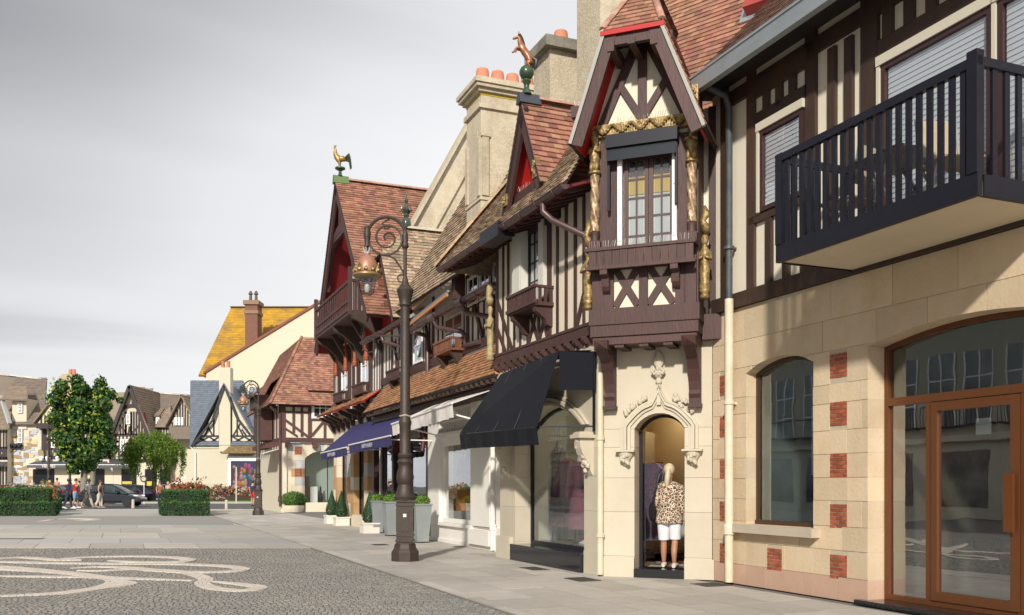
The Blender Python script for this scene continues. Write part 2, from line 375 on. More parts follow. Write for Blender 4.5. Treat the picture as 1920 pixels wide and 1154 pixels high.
# plaza bed under slabs and cobbles
MB().prismz([(-60, -12), (14, -12), (14, 54), (-60, 54)], -.05, -.022).alone('plaza', PLAZA, None, None, kind='structure')
RX = ROW
pav = MB().box(-58, 6, -4.15, 3.0, -.05, -.016).alone('pavement', PLAZA, None, None, fr=ROW, base=(-16, -3, 0), kind='structure')
def slab_piece(par, poly, base, name='slab', m=SLAB, zt=0.0):
    mb = MB(); cx = sum(p[0] for p in poly)/len(poly); cy = sum(p[1] for p in poly)/len(poly); g = .009
    q = []
    for p in poly:
        d = Vector((p[0]-cx, p[1]-cy)); l = d.length; d *= (l-g*1.5)/l; q.append((cx+d.x, cy+d.y))
    mb.prismz(q, -.018, zt+random.uniform(-.002, .002))
    me = mb.mesh(name, Vector(base), (m,)); o = bpy.data.objects.new(name, me); COL.objects.link(o); o.parent = par; return o
# pavement slabs along the shop fronts
jobs = []
y = -4.10; row = 0
for wy in (.16, .62, .62, .62, .62, .62, .62):
    x = -58 + (row % 2)*.45
    while x < 4:
        L = random.choice((.8, .9, .9, 1.0)) if wy > .3 else 1.0
        jobs.append((x, x+L, y, y+wy)); x += L
    y += wy; row += 1
stuffm = MB()
jobs = [j for j in jobs]
def far(j): return ROW.world((j[0]+j[1])/2, (j[2]+j[3])/2).length
inview = [j for j in jobs if ROW.world(j[1], j[2]).y > 8.5]
near = set(sorted(inview, key=far)[:150])
for j in jobs:
    poly = [(j[0], j[2]), (j[1], j[2]), (j[1], j[3]), (j[0], j[3])]
    if j in near: slab_piece(pav, poly, (-16, -3, 0))
    else: stuffm.prismz([(j[0]+.004, j[2]+.004), (j[1]-.004, j[2]+.004), (j[1]-.004, j[3]-.004), (j[0]+.004, j[3]-.004)], -.017, random.uniform(-.002, .002))
me = stuffm.mesh('far_slabs', Vector((-16, -3, 0)), (SLAB,)); o = bpy.data.objects.new('far_slabs', me); COL.objects.link(o); o.parent = pav; o['kind'] = 'stuff'
# cross bands of larger slabs over the square (bands run across the view, joints towards the far end of the row)
ux, uy = -math.sin(TH), math.cos(TH)
def edge_x(Y):            # kerb line between the square and the pavement
    p = ROW.world(-20.96, -4.16); q = ROW.world(-9.36, -4.16); t = (Y-q.y)/(p.y-q.y); return q.x+(p.x-q.x)*t
band = MB().prismz([(edge_x(21)-.0, 21.0), (-40, 21.0), (-40, 33.2), (edge_x(33.2), 33.2)], -.022, -.014).alone('slab_band', PLAZA, None, None, kind='structure')
rowsY = [21.0, 22.7, 24.9, 27.6, 31.0, 33.2]; stuffm = MB()
for r in range(len(rowsY)-1):
    y0, y1 = rowsY[r], rowsY[r+1]; g = SLABG if r in (1, 4) else SLAB
    x0 = edge_x(y0); k = 0; wd = 1.25 if r != 2 else 1.6
    while k*wd < 30:
        a = x0-k*wd-(r % 2)*.55*(k > 0); b = x0-(k+1)*wd-(r % 2)*.55
        sh = ux/uy*(y1-y0)
        poly = [(a, y0), (a+sh, y1), (b+sh, y1), (b, y0)]
        if b > -.58*y0-1.5: slab_piece(band, poly, (0, 0, 0), m=g, zt=.002)
        else: stuffm.prismz([(b+.004, y0+.004), (a-.004, y0+.004), (a+sh-.004, y1-.004), (b+sh+.004, y1-.004)], -.018, .002)
        k += 1
if stuffm.f:
    me = stuffm.mesh('far_slabs', mats=(SLAB,)); o = bpy.data.objects.new('far_slabs', me); COL.objects.link(o); o.parent = band; o['kind'] = 'stuff'
# second cobbled patch and far paving
COBF = mat('far_cobbles', (.25, .24, .22), .9, 0, (14, .5, (.32, .30, .27), (1, .4, 1)), (30, .4))
MB().prismz([(-13.0, 42.9), (-34, 43.6), (-34, 33.22), (-9.9, 33.22)], -.02, -.006).alone('cobbled_patch', COBF, None, None, kind='structure')
FARP = mat('far_pale_paving', (.40, .38, .35), .85, 0, (1.2, .5, (.33, .31, .285), (.25, 2, 1)))
MB().prismz([(-40, 42.0), (-13.6, 42.0), (-10.2, 33.3), (edge_x(33.3), 33.25), (edge_x(53.8), 53.8), (-40, 53.8)], -.021, -.012).alone('far_paving', FARP, None, None, kind='structure')
sw = MB()
for pts in ([(75, 978), (100, 974), (135, 972.5), (180, 974)], [(75, 981), (115, 978.5), (150, 976), (185, 975)]):
    for a, b in zip(pts, pts[1:]):
        P = Vector(WLD.gnd(*a)); Q = Vector(WLD.gnd(*b)); n = Vector((0, 1))*.5
        sw.prismz([tuple(P-n), tuple(Q-n), tuple(Q+n), tuple(P+n)], -.01, .0)
sw.alone('far_inlay', COBP, None, None, kind='structure')
# near cobbles, each a small stone; pale ones make the scrollwork
def zc(p): return (p[0]/3.085, 780+p[1]/3.085)
SW = [([(-200, 1048), (0, 1044), (200, 1036), (400, 1022), (560, 1000), (640, 980), (670, 960), (640, 942), (560, 932), (430, 915), (220, 893), (0, 874), (-200, 862)], .26),
      ([(560, 1000), (680, 990), (745, 976), (720, 962), (640, 945)], .30),
      ([(-200, 925), (0, 929), (300, 933), (560, 936), (760, 943), (960, 950), (1150, 957)], .2),
      ([(830, 890), (960, 893), (1060, 905), (1130, 922), (1180, 940), (1190, 955), (1170, 970), (1200, 990), (1280, 1006), (1370, 1013), (1450, 1010), (1500, 1000), (1480, 988), (1380, 975), (1280, 965), (1190, 957)], .2),
      ([(-200, 842), (0, 846), (300, 854), (700, 858), (1000, 860), (1200, 866), (1330, 874), (1395, 886), (1380, 898), (1280, 905), (1080, 906), (900, 897), (830, 889), (700, 879), (560, 876), (380, 886)], .24),
      ([(340, 832), (420, 824), (560, 818), (760, 815), (960, 819), (1060, 828), (1090, 838), (1040, 847), (900, 850), (740, 846), (610, 839)], .24),
      ([(-200, 832), (0, 827), (130, 822), (240, 829), (330, 836), (450, 838), (400, 831), (300, 832)], .22),
      ([(-200, 880), (0, 890), (180, 898), (330, 910), (470, 925)], .2),
      ([(420, 898), (560, 900), (720, 893), (840, 888)], .16)]
segs = []
for pts, hw in SW:
    G = [Vector(WLD.gnd(*zc(p))) for p in pts]
    # smooth
    sm = []
    for i in range(len(G)-1):
        p0, p1, p2, p3 = G[max(i-1, 0)], G[i], G[i+1], G[min(i+2, len(G)-1)]
        for k in range(5):
            t = k/5; sm.append(.5*((2*p1)+(p2-p0)*t+(2*p0-5*p1+4*p2-p3)*t*t+(3*p1-p0-3*p2+p3)*t**3))
    sm.append(G[-1])
    for a, b in zip(sm, sm[1:]): segs.append((a.x, a.y, b.x, b.y, hw*.8))
grid = {}
for s_ in segs:
    for gx in range(int(math.floor((min(s_[0], s_[2])-.4)*2)), int(math.floor((max(s_[0], s_[2])+.4)*2))+1):
        for gy in range(int(math.floor((min(s_[1], s_[3])-.4)*2)), int(math.floor((max(s_[1], s_[3])+.4)*2))+1):
            grid.setdefault((gx, gy), []).append(s_)
def pale(x, y):
    for x0, y0, x1, y1, h in grid.get((int(math.floor(x*2)), int(math.floor(y*2))), ()):
        dx, dy = x1-x0, y1-y0; l = dx*dx+dy*dy
        t = 0 if l == 0 else max(0, min(1, ((x-x0)*dx+(y-y0)*dy)/l))
        if (x-x0-t*dx)**2+(y-y0-t*dy)**2 < h*h: return True
    return False
MB().prismz([(edge_x(6.3)-.02, 6.3), (edge_x(20.99)-.02, 20.99), (-16, 20.99), (-8, 6.3)], -.021, -.0095).alone('cobble_bed', mat('sandy_joint', (.165, .156, .14), .95), None, None, kind='structure')
cg, cp = MB(), MB()
yy = 6.5; r = 0
while yy < 20.9:
    c = .078; xr = edge_x(yy)-.02; x = xr-(r % 2)*c/2
    while x > -.56*yy-2.2:
        w_ = c*random.uniform(.86, 1.1); hx = w_/2-.0035; hy = c/2-.0035; xc = x-w_/2; yc = yy+random.uniform(-.006, .006)
        t_ = random.uniform(-.003, .003); i_ = .006
        tgt = cg
        b4 = [(xc-hx, yc-hy), (xc+hx, yc-hy), (xc+hx, yc+hy), (xc-hx, yc+hy)]
        tp = [(xc-hx+i_, yc-hy+i_), (xc+hx-i_, yc-hy+i_), (xc+hx-i_, yc+hy-i_), (xc-hx+i_, yc+hy-i_)]
        sl = random.uniform(-.002, .002)
        tgt.add([(*p, -.010) for p in b4]+[(p[0], p[1], t_+(sl if k < 2 else -sl)) for k, p in enumerate(tp)],
                [(4, 5, 6, 7), (0, 1, 5, 4), (1, 2, 6, 5), (2, 3, 7, 6), (3, 0, 4, 7)])
        x -= w_
    yy += c; r += 1
# the scrolls: small pale setts laid in rows that follow each curve
zl = 0
for pts, hw in SW:
    G = [Vector(WLD.gnd(*zc(p))) for p in pts]; sm = []
    for i in range(len(G)-1):
        p0, p1, p2, p3 = G[max(i-1, 0)], G[i], G[i+1], G[min(i+2, len(G)-1)]
        for k in range(14):
            t = k/14; sm.append(.5*((2*p1)+(p2-p0)*t+(2*p0-5*p1+4*p2-p3)*t*t+(3*p1-p0-3*p2+p3)*t**3))
    sm.append(G[-1]); zl += .0012
    # resample at sett spacing
    rs = [sm[0]]; acc = 0
    for a, b in zip(sm, sm[1:]):
        d = (b-a).length
        while acc+d >= .085:
            a = a.lerp(b, (.085-acc)/d); rs.append(a); d = (b-a).length; acc = 0
        acc += d
    n = 4; w_ = hw*.56
    for i in range(1, len(rs)-2):
        tp = min(1, i/18+.25, (len(rs)-i)/18+.25); a, b = rs[i], rs[i+1]
        na = Vector((-(rs[i+1]-rs[i-1]).y, (rs[i+1]-rs[i-1]).x)).normalized(); nb = Vector((-(rs[i+2]-rs[i]).y, (rs[i+2]-rs[i]).x)).normalized()
        for j in range(n):
            u0 = (j/n*2-1)*w_*tp+.004; u1 = ((j+1)/n*2-1)*w_*tp-.004
            q = [a.lerp(b, .05)+na*u0, a.lerp(b, .95)+nb*u0, a.lerp(b, .95)+nb*u1, a.lerp(b, .05)+na*u1]
            zt = .0085+zl+random.uniform(-.0004, .0004)
            cp.add([(*p, -.009) for p in q]+[(*p, zt) for p in q], [(4, 5, 6, 7), (7, 6, 5, 4)][:1]+[(0, 1, 5, 4), (1, 2, 6, 5), (2, 3, 7, 6), (3, 0, 4, 7)])
cg.alone('cobblestones', COB, 'grey granite cobblestones of the square in the foreground', 'cobbles', kind='stuff')
cp.alone('scroll_inlay', COBP, 'pale pink cobbles laid as curling scrollwork in the square', 'cobble inlay', kind='stuff')
# drain gratings
GRT = mat('cast_iron_grate', (.05, .045, .04), .6, 0, (20, .4, (.10, .08, .06)))
def grate(px, py, lx, ly, label, fr=ROW):
    x, y = fr.gnd(px, py); T = Thing('drain_grate', label, 'drain grate', fr, (x, y, 0), group='drain gratings in the paving')
    b = MB(); b.box(x-lx/2, x+lx/2, y-ly/2, y-ly/2+.03, .0, .008).box(x-lx/2, x+lx/2, y+ly/2-.03, y+ly/2, .0, .008).box(x-lx/2, x-lx/2+.03, y-ly/2+.03, y+ly/2-.03, 0, .008).box(x+lx/2-.03, x+lx/2, y-ly/2+.03, y+ly/2-.03, 0, .008).build('frame', GRT, T)
    n = int(lx/.07)
    for i in range(n):
        xx = x-lx/2+.05+i*(lx-.1)/max(1, n-1); MB().box(xx-.012, xx+.012, y-ly/2+.03, y+ly/2-.03, .002, .007).build('slat', GRT, T)
    MB().box(x-lx/2+.03, x+lx/2-.03, y-ly/2+.03, y+ly/2-.03, .0005, .003).build('pit', DARKI, T)
grate(1333, 1097, .42, .42, 'small iron drain grating at the foot of the stone wall, nearest the camera')
grate(1092, 1087, .55, .35, 'iron drain grating left of the corner doorway')
grate(1002, 1067, .6, .3, 'iron drain grating below the black plinth of the awning shop')
grate(712, 1022, .45, .35, 'small drain grating between the lamp post and the zinc planters')
grate(35, 1011, 1.3, .35, 'long drain grating in the pale slabs at far left', WLD)
grate(860, 1026, .22, .2, 'tiny drain cover in front of the white shop window')

# ------------------------------------------------------------------ stone building on the right
SB = Thing('stone_building', 'beige stone building with brown glass door and timbered upper floor at right edge', 'building', ROW, (-9, 0, 0))
XR = 2.0; XL = -11.62
OPN = [(-10.82, -9.44, .86, 2.97, 3.13), (-8.50, -5.86, 0.0, 3.03, 3.185)]      # window, door: x0,x1,sill,spring,crown
def arch_z(o, x):
    x0, x1, z0, zs, zc_ = o; w = (x1-x0)/2; h = zc_-zs; r = (w*w+h*h)/(2*h); return zc_-r+math.sqrt(max(0, r*r-(x-(x0+x1)/2)**2))
def block_piece(x0, x1, z0, z1, m, name='stone_block', y0=0.0, y1=.26):
    xs = {x0, x1}
    for o in OPN:
        for e in (o[0], o[1]):
            if x0 < e < x1: xs |= {e-1e-4, e+1e-4}
        if z1 > o[3]:
            for i in range(1, 12):
                e = o[0]+(o[1]-o[0])*i/12
                if x0 < e < x1: xs.add(e)
    xs = sorted(xs); runs = []; cur = []
    for x in xs:
        lo, hi = z0, z1
        xm = min(max(x, x0+1e-5), x1-1e-5)
        for o in OPN:
            if o[0] < xm < o[1]:
                az_ = arch_z(o, xm)
                if z1 <= o[2]+1e-6: pass
                elif z0 < o[2] and z1 > o[2]: hi = min(hi, o[2])
                elif az_ > lo: lo = az_
        if hi-lo > .02: cur.append((x, lo, hi))
        elif cur:
            runs.append(cur); cur = []
    if cur: runs.append(cur)
    for c in runs:
        if c[-1][0]-c[0][0] < .03: continue
        poly = [(x, lo) for x, lo, hi in c]+[(x, hi) for x, lo, hi in c[::-1]]
        MB().prism(poly, y0, y1).build(name, m, SB)
BR = []   # brick panels let into the wall
for zt in (3.02, 2.43, 1.80, 1.177, .556): BR.append((-9.14, -8.845, zt-.30, zt))
for zt in (3.01, 2.408, 1.785, 1.175, .565): BR.append((-11.45, -11.265, zt-.30, zt))
BR.append((-10.36, -10.05, .26, .56))
courses = [.002, .285, .61, .90, 1.215, 1.50, 1.79, 2.08, 2.415, 2.65, 3.066, 3.45, 3.92]
def has_brick(x0, x1, z0, z1): return [b for b in BR if b[0] < x1-.02 and b[1] > x0+.02 and b[2] < z1-.03 and b[3] > z0+.03]
random.seed(5)
for ci, (z0, z1) in enumerate(zip(courses, courses[1:])):
    m = STONEP if ci == 0 else STONE
    edges = [XL]; x = XL+(.0 if ci % 2 else .45)
    cand = sorted(set([-10.82, -9.44, -8.50, -5.86, -8.845, -9.14, -11.265, -11.45] if z0 < 3.0 else []))
    while x < XR: x += random.choice((.62, .7, .78, .85)) if z0 < 3 else random.choice((.75, .9, 1.0)); cand.append(x)
    cand = sorted(cand); last = XL
    for c in cand:
        if c-last > .30 and XR-c > .2: edges.append(c); last = c
        elif any(abs(c-f) < 1e-6 for f in (-10.82, -9.44, -8.50, -5.86)) and c-last > .05: edges.append(c); last = c
    edges.append(XR)
    for x0, x1 in zip(edges, edges[1:]):
        g = .0035; bs = has_brick(x0, x1, z0, z1)
        segs_ = [(x0, x1)]
        for b in bs:
            ns = []
            for a, c in segs_:
                if b[0] > a+.04: ns.append((a, min(c, b[0])))
                if b[1] < c-.04: ns.append((max(a, b[1]), c))
            segs_ = ns
        for a, c in segs_:
            if c-a > .03: block_piece(a+g, c-g, z0+g, z1-g, m, y0=random.uniform(-.0025, .0025))
# backing (mortar) behind the joints: same wall a little deeper, pierced by the openings
bk = MB(); prev = XL
for o in OPN:
    bk.box(prev, o[0]-.004, .008, .3, .0, 3.92); A = arcpts(o[0], o[1], o[3], o[4], 14)
    if o[2] > 0: bk.box(o[0]-.004, o[1]+.004, .008, .3, 0, o[2]-.003)
    bk.prism([(o[0]-.004, o[3]+.004)]+[(p[0], p[1]+.004) for p in A[1:-1]]+[(o[1]+.004, o[3]+.004), (o[1]+.004, 3.92), (o[0]-.004, 3.92)], .008, .3)
    prev = o[1]+.004
bk.box(prev, XR, .008, .3, 0, 3.92)
bk.build('backing_wall', MORTAR, SB)
nb = 0
for (x0, x1, z0, z1) in BR:
    pn = MB().box(x0+.002, x1-.002, .012, .05, z0, z1).build('brick_panel', mat('brick_joint', (.50, .42, .32), .95), SB)
    rows = 6; h = (z1-z0)/rows
    for r in range(rows):
        L = (x1-x0); cuts = [0, .36, .74, 1] if r % 2 == 0 else [0, .18, .55, .9, 1]
        if L < .25: cuts = [0, .6, 1] if r % 2 == 0 else [0, .32, 1]
        for a, b in zip(cuts, cuts[1:]):
            MB().box(x0+a*L+.005, x0+b*L-.005, random.uniform(-.003, .001), .014, z0+r*h+.0055, z0+(r+1)*h-.0055).build('brick', BRICK, SB, pn)
GLASSR = glass('street_glass', (.86, .90, .89), .20, 3.2)
# small arched window with moulded reveal, glass, sill
wx0, wx1, ws, wsp, wcr = OPN[0]
A = arcpts(wx0+.05, wx1-.05, wsp-.03, wcr-.05, 14); Ao = arcpts(wx0+.001, wx1-.001, wsp, wcr-.001, 14)
fr_ = MB()
fr_.prism([(wx0+.001, ws+.06), (wx0+.05, ws+.06), (wx0+.05, wsp-.03), (wx0+.001, wsp)], .17, .24)
fr_.prism([(wx1-.05, ws+.06), (wx1-.001, ws+.06), (wx1-.001, wsp), (wx1-.05, wsp-.03)], .17, .24)
for i in range(14): fr_.prism([A[i], A[i+1], Ao[i+1], Ao[i]], .17, .24)
fr_.box(wx0+.001, wx1-.001, .15, .26, ws+.0, ws+.06)
win = fr_.build('window', mat('bronze_brown_window_frame', (.06, .03, .016), .4), SB)
MB().prism([(wx0+.05, ws+.06), (wx1-.05, ws+.06)]+A[::-1], .2, .206).build('pane', GLASSR, SB, win)
MB().box(wx0-.30, wx1+.12, -.13, .05, ws-.115, ws-.002).build('sill', mat('grey_sill_stone', (.50, .43, .33), .85, 0, (4, .5, (.38, .33, .26))), SB, win)
# glazed door screen
dx0, dx1, _, dsp, dcr = OPN[1]; yd = .25
A = arcpts(dx0+.06, dx1-.06, dsp-.04, dcr-.06, 16); Ao = arcpts(dx0+.0015, dx1-.0015, dsp, dcr-.0015, 16)
d = MB(); zt0, zt1 = 2.335, 2.425
d.prism([(dx0+.0015, .06), (dx0+.065, .06), (dx0+.06, dsp-.04), (dx0+.0015, dsp)], yd, yd+.08)
d.prism([(dx1-.065, .06), (dx1-.0015, .06), (dx1-.0015, dsp), (dx1-.06, dsp-.04)], yd, yd+.08)
for i in range(16): d.prism([A[i], A[i+1], Ao[i+1], Ao[i]], yd, yd+.08)
d.box(dx0+.065, dx1-.065, yd-.004, yd+.084, zt0, zt1)
for x in (-7.885, -6.68): d.box(x, x+.075, yd+.003, yd+.078, .06, zt0)
d.box(dx0+.065, dx1-.065, yd+.002, yd+.079, .06, .12)
scr = d.build('door_screen', COPP, SB)
MB().prism([(dx0+.06, zt1), (dx1-.06, zt1)]+A[::-1], yd+.04, yd+.046).build('fanlight_pane', GLASSR, SB, scr)
MB().box(dx0+.065, -7.885, yd+.04, yd+.046, .12, zt0).build('side_pane', GLASSR, SB, scr)
MB().box(-6.605, dx1-.065, yd+.04, yd+.046, .12, zt0).build('side_pane', GLASSR, SB, scr)
lx0, lx1, lz0, lz1 = -7.80, -6.69, .125, zt0-.01
d = MB(); d.box(lx0, lx0+.085, yd-.015, yd+.06, lz0, lz1).box(lx1-.10, lx1, yd-.015, yd+.06, lz0, lz1).box(lx0+.085, lx1-.10, yd-.015, yd+.06, lz0, lz0+.10).box(lx0+.085, lx1-.10, yd-.015, yd+.06, lz1-.10, lz1)
leaf = d.build('door', COPP, SB)
MB().box(lx0+.085, lx1-.10, yd+.02, yd+.026, lz0+.10, lz1-.10).build('pane', GLASSR, SB, leaf)
MB().box(lx1-.125, lx1-.015, yd-.085, yd-.055, .93, 1.52).box(lx1-.09, lx1-.05, yd-.055, yd-.015, 1.0, 1.05).box(lx1-.09, lx1-.05, yd-.055, yd-.015, 1.4, 1.45).build('handle', mat('copper_handle', (.24, .085, .03), .3, metal=.6), SB, leaf)
MB().box(lx1-.55, lx1-.36, yd+.027, yd+.031, 1.94, 2.11).build('opening_hours_sheet', mat('grey_notice', (.30, .30, .31), .8), SB, leaf)
for (a, z_) in ((-.53, 2.075), (-.53, 2.04), (-.53, 1.99)): MB().box(lx1+a, lx1+a+.13, yd+.0262, yd+.0268, z_, z_+.010).build('printed_line', mat('grey_print', (.25, .25, .26), .8), SB, leaf)
MB().box(dx0-.12, dx1+.12, -.10, .34, .0015, .058).build('threshold', BLACKG, SB)
# interiors behind the glass
INT = mat('pale_grey_interior', (.13, .15, .15), .9, 0, (1, .3, (.28, .30, .30)))
i_ = MB(); i_.box(-8.9, -5.4, 2.6, 2.7, .05, 3.6).box(-8.95, -8.87, .32, 2.6, .05, 3.6).box(-5.43, -5.35, .32, 2.6, .05, 3.6)
i_.build('lobby_wall', mat('beige_interior', (.16, .14, .10), .9), SB)
MB().box(-8.9, -5.4, .3, 2.6, .0, .06).build('lobby_floor', mat('lobby_tiles', (.12, .115, .105), .3), SB)
MB().box(-8.9, -5.4, .32, 2.6, 3.6, 3.65).build('lobby_ceiling', INT, SB)
for i in range(11): MB().box(-8.2+i*.2, -8.2+i*.2+.09, 2.35, 2.40, .9, 2.1).build('slat', mat('pale_slat', (.5, .5, .46), .7), SB)
i_ = MB(); i_.box(-11.0, -9.2, 1.5, 1.6, .5, 3.6).box(-11.05, -10.98, .32, 1.5, .5, 3.6).box(-9.22, -9.15, .32, 1.5, .5, 3.6).box(-11, -9.2, .32, 1.5, .45, .5).box(-11, -9.2, .32, 1.5, 3.6, 3.65)
i_.build('shop_interior', INT, SB)
# framed picture on a board inside the small window
bd = MB().box(-10.35, -9.5, .75, .80, 1.55, 2.5).build('display_board', WHITE, SB)
MB().box(-10.30, -9.55, .735, .748, 1.60, 2.45).build('display_picture', mat('grey_print_photo', (.16, .17, .18), .5, 0, (3, .9, (.55, .52, .48))), SB, bd)
MB().box(-10.0, -9.75, .62, .75, .9, 1.5).build('wall_box', mat('grey_box', (.30, .33, .35), .5), SB)
# ---- timbered upper floor
zU = 3.93
MB().box(XL, XR, -.004, .2, zU, 7.2).build('upper_wall', CREAM, SB)
random.seed(9)
MB().box(XL-.02, XR, -.055, .05, zU-.005, 4.13).build('timber', TIMD, SB)
L = []
L.append((-10.66, 4.13, -10.66, 7.2, .16))
for x in (-11.28,): L.append((x, 4.13, x, 7.2, .14))
for x in (-10.27, -9.92): L.append((x, 4.13, x, 5.0, .12))
L += [(-9.44, 4.13, -9.44, 7.2, .19), (-9.57, 4.13, -9.57, 5.0, .1)]
for x in (-9.06, -8.77): L.append((x, 4.13, x, 6.78, .13))
L.append((-8.43, 4.13, -8.43, 7.2, .26))
for x in (-8.9,): pass
L.append((-10.7, 5.06, -9.5, 5.06, .10)); L.append((-10.6, 6.42, -9.5, 6.42, .17)); L.append((-10.6, 6.84, -9.5, 6.84, .22))
for x in (-10.33, -10.06, -9.79): L.append((x, 6.45, x, 6.75, .12))
L.append((-8.32, 6.42, XR, 6.42, .2)); L.append((-11.2, 6.93, XR, 6.93, .2)); 
for i in range(9): L.append((-8.15+i*.31, 6.5, -8.15+i*.31, 6.85, .14))
timbers(SB, L, -.004, TIMD, d=.05)
# small upper window, shutter box
op = MB(); op.box(-10.58, -9.55, .02, .5, 5.10, 6.36)
def upwin(x0, x1, z0, z1, cols, blinds=True):
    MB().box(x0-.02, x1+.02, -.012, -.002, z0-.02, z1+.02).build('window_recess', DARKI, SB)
    o = window(SB, x0, x1, z0, z1, -.075, cols, 1, mat('dark_plum_frame', (.05, .022, .022), .4), GLASSD, fw=.06, bw=.05, dep=.05)
    n = int((z1-z0)/.06)
    for i in range(n): MB().slab([(x0+.07, -.034, z0+.07+i*.06), (x1-.07, -.034, z0+.07+i*.06), (x1-.07, -.025, z0+.1285+i*.06), (x0+.07, -.025, z0+.1285+i*.06)], .004).build('blind_slat', mat('pale_blue_blind', (.74, .76, .80), .6), SB, o) if z0+.15+i*.06 < z1 else None
    MB().box(x0-.06, x1+.03, -.10, -.02, z1, z1+.11).build('shutter_box', mat('cream_metal', (.62, .57, .45), .5), SB, o)
    MB().box(x0-.06, x0-.012, -.09, -.02, z0, z1).build('guide_rail', mat('cream_metal', (.62, .57, .45), .5), SB, o)
upwin(-10.42, -9.56, 5.12, 6.22, 1)
upwin(-8.22, -6.75, 4.1, 6.2, 1); upwin(-6.68, -5.2, 4.1, 6.2, 1)
# balcony
bx0, bx1, by, bz = -8.75, -6.0, -1.1, 3.962
bal = MB().box(bx0+.03, bx1-.02, by+.03, -.002, bz+.006, bz+.13).build('balcony', mat('balcony_slab_cream', (.60, .52, .38), .85, 0, (2, .4, (.5, .43, .3))), SB)
MB().box(bx0+.028, bx0+.05, by+.05, -.06, bz-.012, bz+.0).build('drip_edge', NAVY, SB, bal)
MB().box(bx0, bx1, by-.03, by+.028, bz, bz+.20).build('lower_rail', NAVY, SB, bal)
MB().box(bx0, bx1, by-.035, by+.03, 5.11, 5.195).build('top_rail', NAVY, SB, bal)
for x in (bx0, bx1-.11): MB().box(x, x+.11, by-.04, by+.05, bz+.201, 5.25 if x > bx0 else 5.20).build('post', NAVY, SB, bal)
n = 20
for i in range(n):
    x = bx0+.17+i*(bx1-bx0-.34)/(n-1); MB().box(x-.03, x+.03, by-.018, by+.012, bz+.2, 5.11).build('baluster', NAVY, SB, bal)
for i in range(4):
    x = bx0+.4+i*.68; MB().lathe([(.018, 0), (.018, .03), (.001, .03)], (0, 0, 0), 8).build('bolt', NAVY, SB, bal).location = (x+9, by-.05, bz+.1)
for x0 in (bx0, bx1-.055):
    MB().box(x0, x0+.055, by+.052, -.003, bz+.002, bz+.19).build('side_lower_rail', NAVY, SB, bal)
    MB().box(x0, x0+.055, by+.052, -.003, 5.11, 5.19).build('side_top_rail', NAVY, SB, bal)
    for i in range(6):
        y = by+.2+i*.155; MB().box(x0+.012, x0+.042, y-.03, y+.03, bz+.19, 5.11).build('baluster', NAVY, SB, bal)
# eave, soffit, gutter, roof
MB().slab([(-11.75, -.56, 7.12), (XR, -.56, 7.12), (XR, .2, 7.22), (-11.75, .2, 7.22)], .05).build('soffit', mat('dark_soffit', (.03, .022, .018), .7), SB)
MB().box(-11.35, XR, -.66, -.562, 6.93, 7.17).build('gutter', ZINC, SB)
MB().box(-11.36, XR, -.675, -.655, 7.14, 7.175).build('gutter_lip', ZINC, SB)
slope = 1.15
pts = [(-11.5, -.55, 7.18), (XR, -.55, 7.18), (XR, 2.6, 7.18+3.15*slope), (-9.4, 2.6, 7.18+3.15*slope)]
TILEB = mat('brown_clay_tile', (.20, .11, .075), .9, .25, (6, .5, (.13, .085, .06)), (30, .25))
rf = MB().slab([(p[0], p[1], p[2]) for p in pts], .08).build('roof', TILEB, SB)
tiles(SB, 'roof_tiles', pts, .17, .11, TILEB, objs=0, under=rf)
# downpipe
px_, _z = ROW.at(1367, 160, -.12)
PIPEB = mat('blue_grey_pipe_paint', (.045, .058, .075), .5, 0, (5, .5, (.13, .125, .10)))
PIPEC = mat('cream_pipe_paint', (.66, .59, .44), .55, 0, (5, .5, (.52, .42, .28)))
dp = MB().tube([(px_, -.12, 0.03), (px_, -.12, 4.05)], .062, 14).build('downpipe', PIPEC, SB, smooth=True)
MB().tube([(px_, -.12, 4.05), (px_, -.12, 6.75), (px_+.02, -.2, 6.92), (px_+.03, -.5, 6.99)], .05, 14).build('upper_pipe', PIPEB, SB, dp, smooth=True)
for z in (.75, 2.55, 4.75): MB().lathe([(.064, 0), (.078, .005), (.078, .045), (.064, .05)], (px_, -.12, z), 14).box(px_-.02, px_+.02, -.1, .0, z+.005, z+.04).build('pipe_bracket', PIPEB if z > 4 else PIPEC, SB, dp)
MB().lathe([(.064, 0), (.085, .01), (.085, .12), (.07, .16)], (px_, -.12, .70), 14).build('pipe_socket', PIPEC, SB, dp)
# balcony furniture
CH = mat('grey_metal_chair', (.24, .24, .25), .5); RAT = mat('tan_weave', (.42, .35, .24), .8, .1, (30, .5, (.3, .24, .16)))
def bchair(x, y, rz, label):
    T = Thing('folding_chair', label, 'chair', ROW, (x, y, bz+.13), group='folding chairs on the balcony'); z = bz+.13
    for s_ in (-.2, .2):
        MB().bar((x+s_, y-.22, z), (x+s_, y+.2, z+.45), .025, .025).build('leg', CH, T)
        MB().bar((x+s_, y+.22, z), (x+s_, y-.2, z+.45), .025, .025).build('leg', CH, T)
        MB().bar((x+s_, y+.2, z+.45), (x+s_, y+.30, z+.98), .025, .025).build('back_frame', CH, T)
    MB().box(x-.22, x+.22, y-.22, y+.22, z+.44, z+.46).build('seat', RAT, T)
    MB().slab([(x-.21, y+.22, z+.58), (x+.21, y+.22, z+.58), (x+.21, y+.30, z+.98), (x-.21, y+.30, z+.98)], .015).build('backrest', RAT, T)
    T.o.rotation_euler.z += rz
bchair(-6.75, -.62, rad(70), 'beige folding chair on the balcony, right of the table, nearest the corner post')
bchair(-8.15, -.62, rad(-80), 'dark folding chair on the balcony left of the table')
T = Thing('balcony_table', 'slatted wooden table with a small plant on the balcony', 'table', ROW, (-7.45, -.6, bz+.13)); z = bz+.13
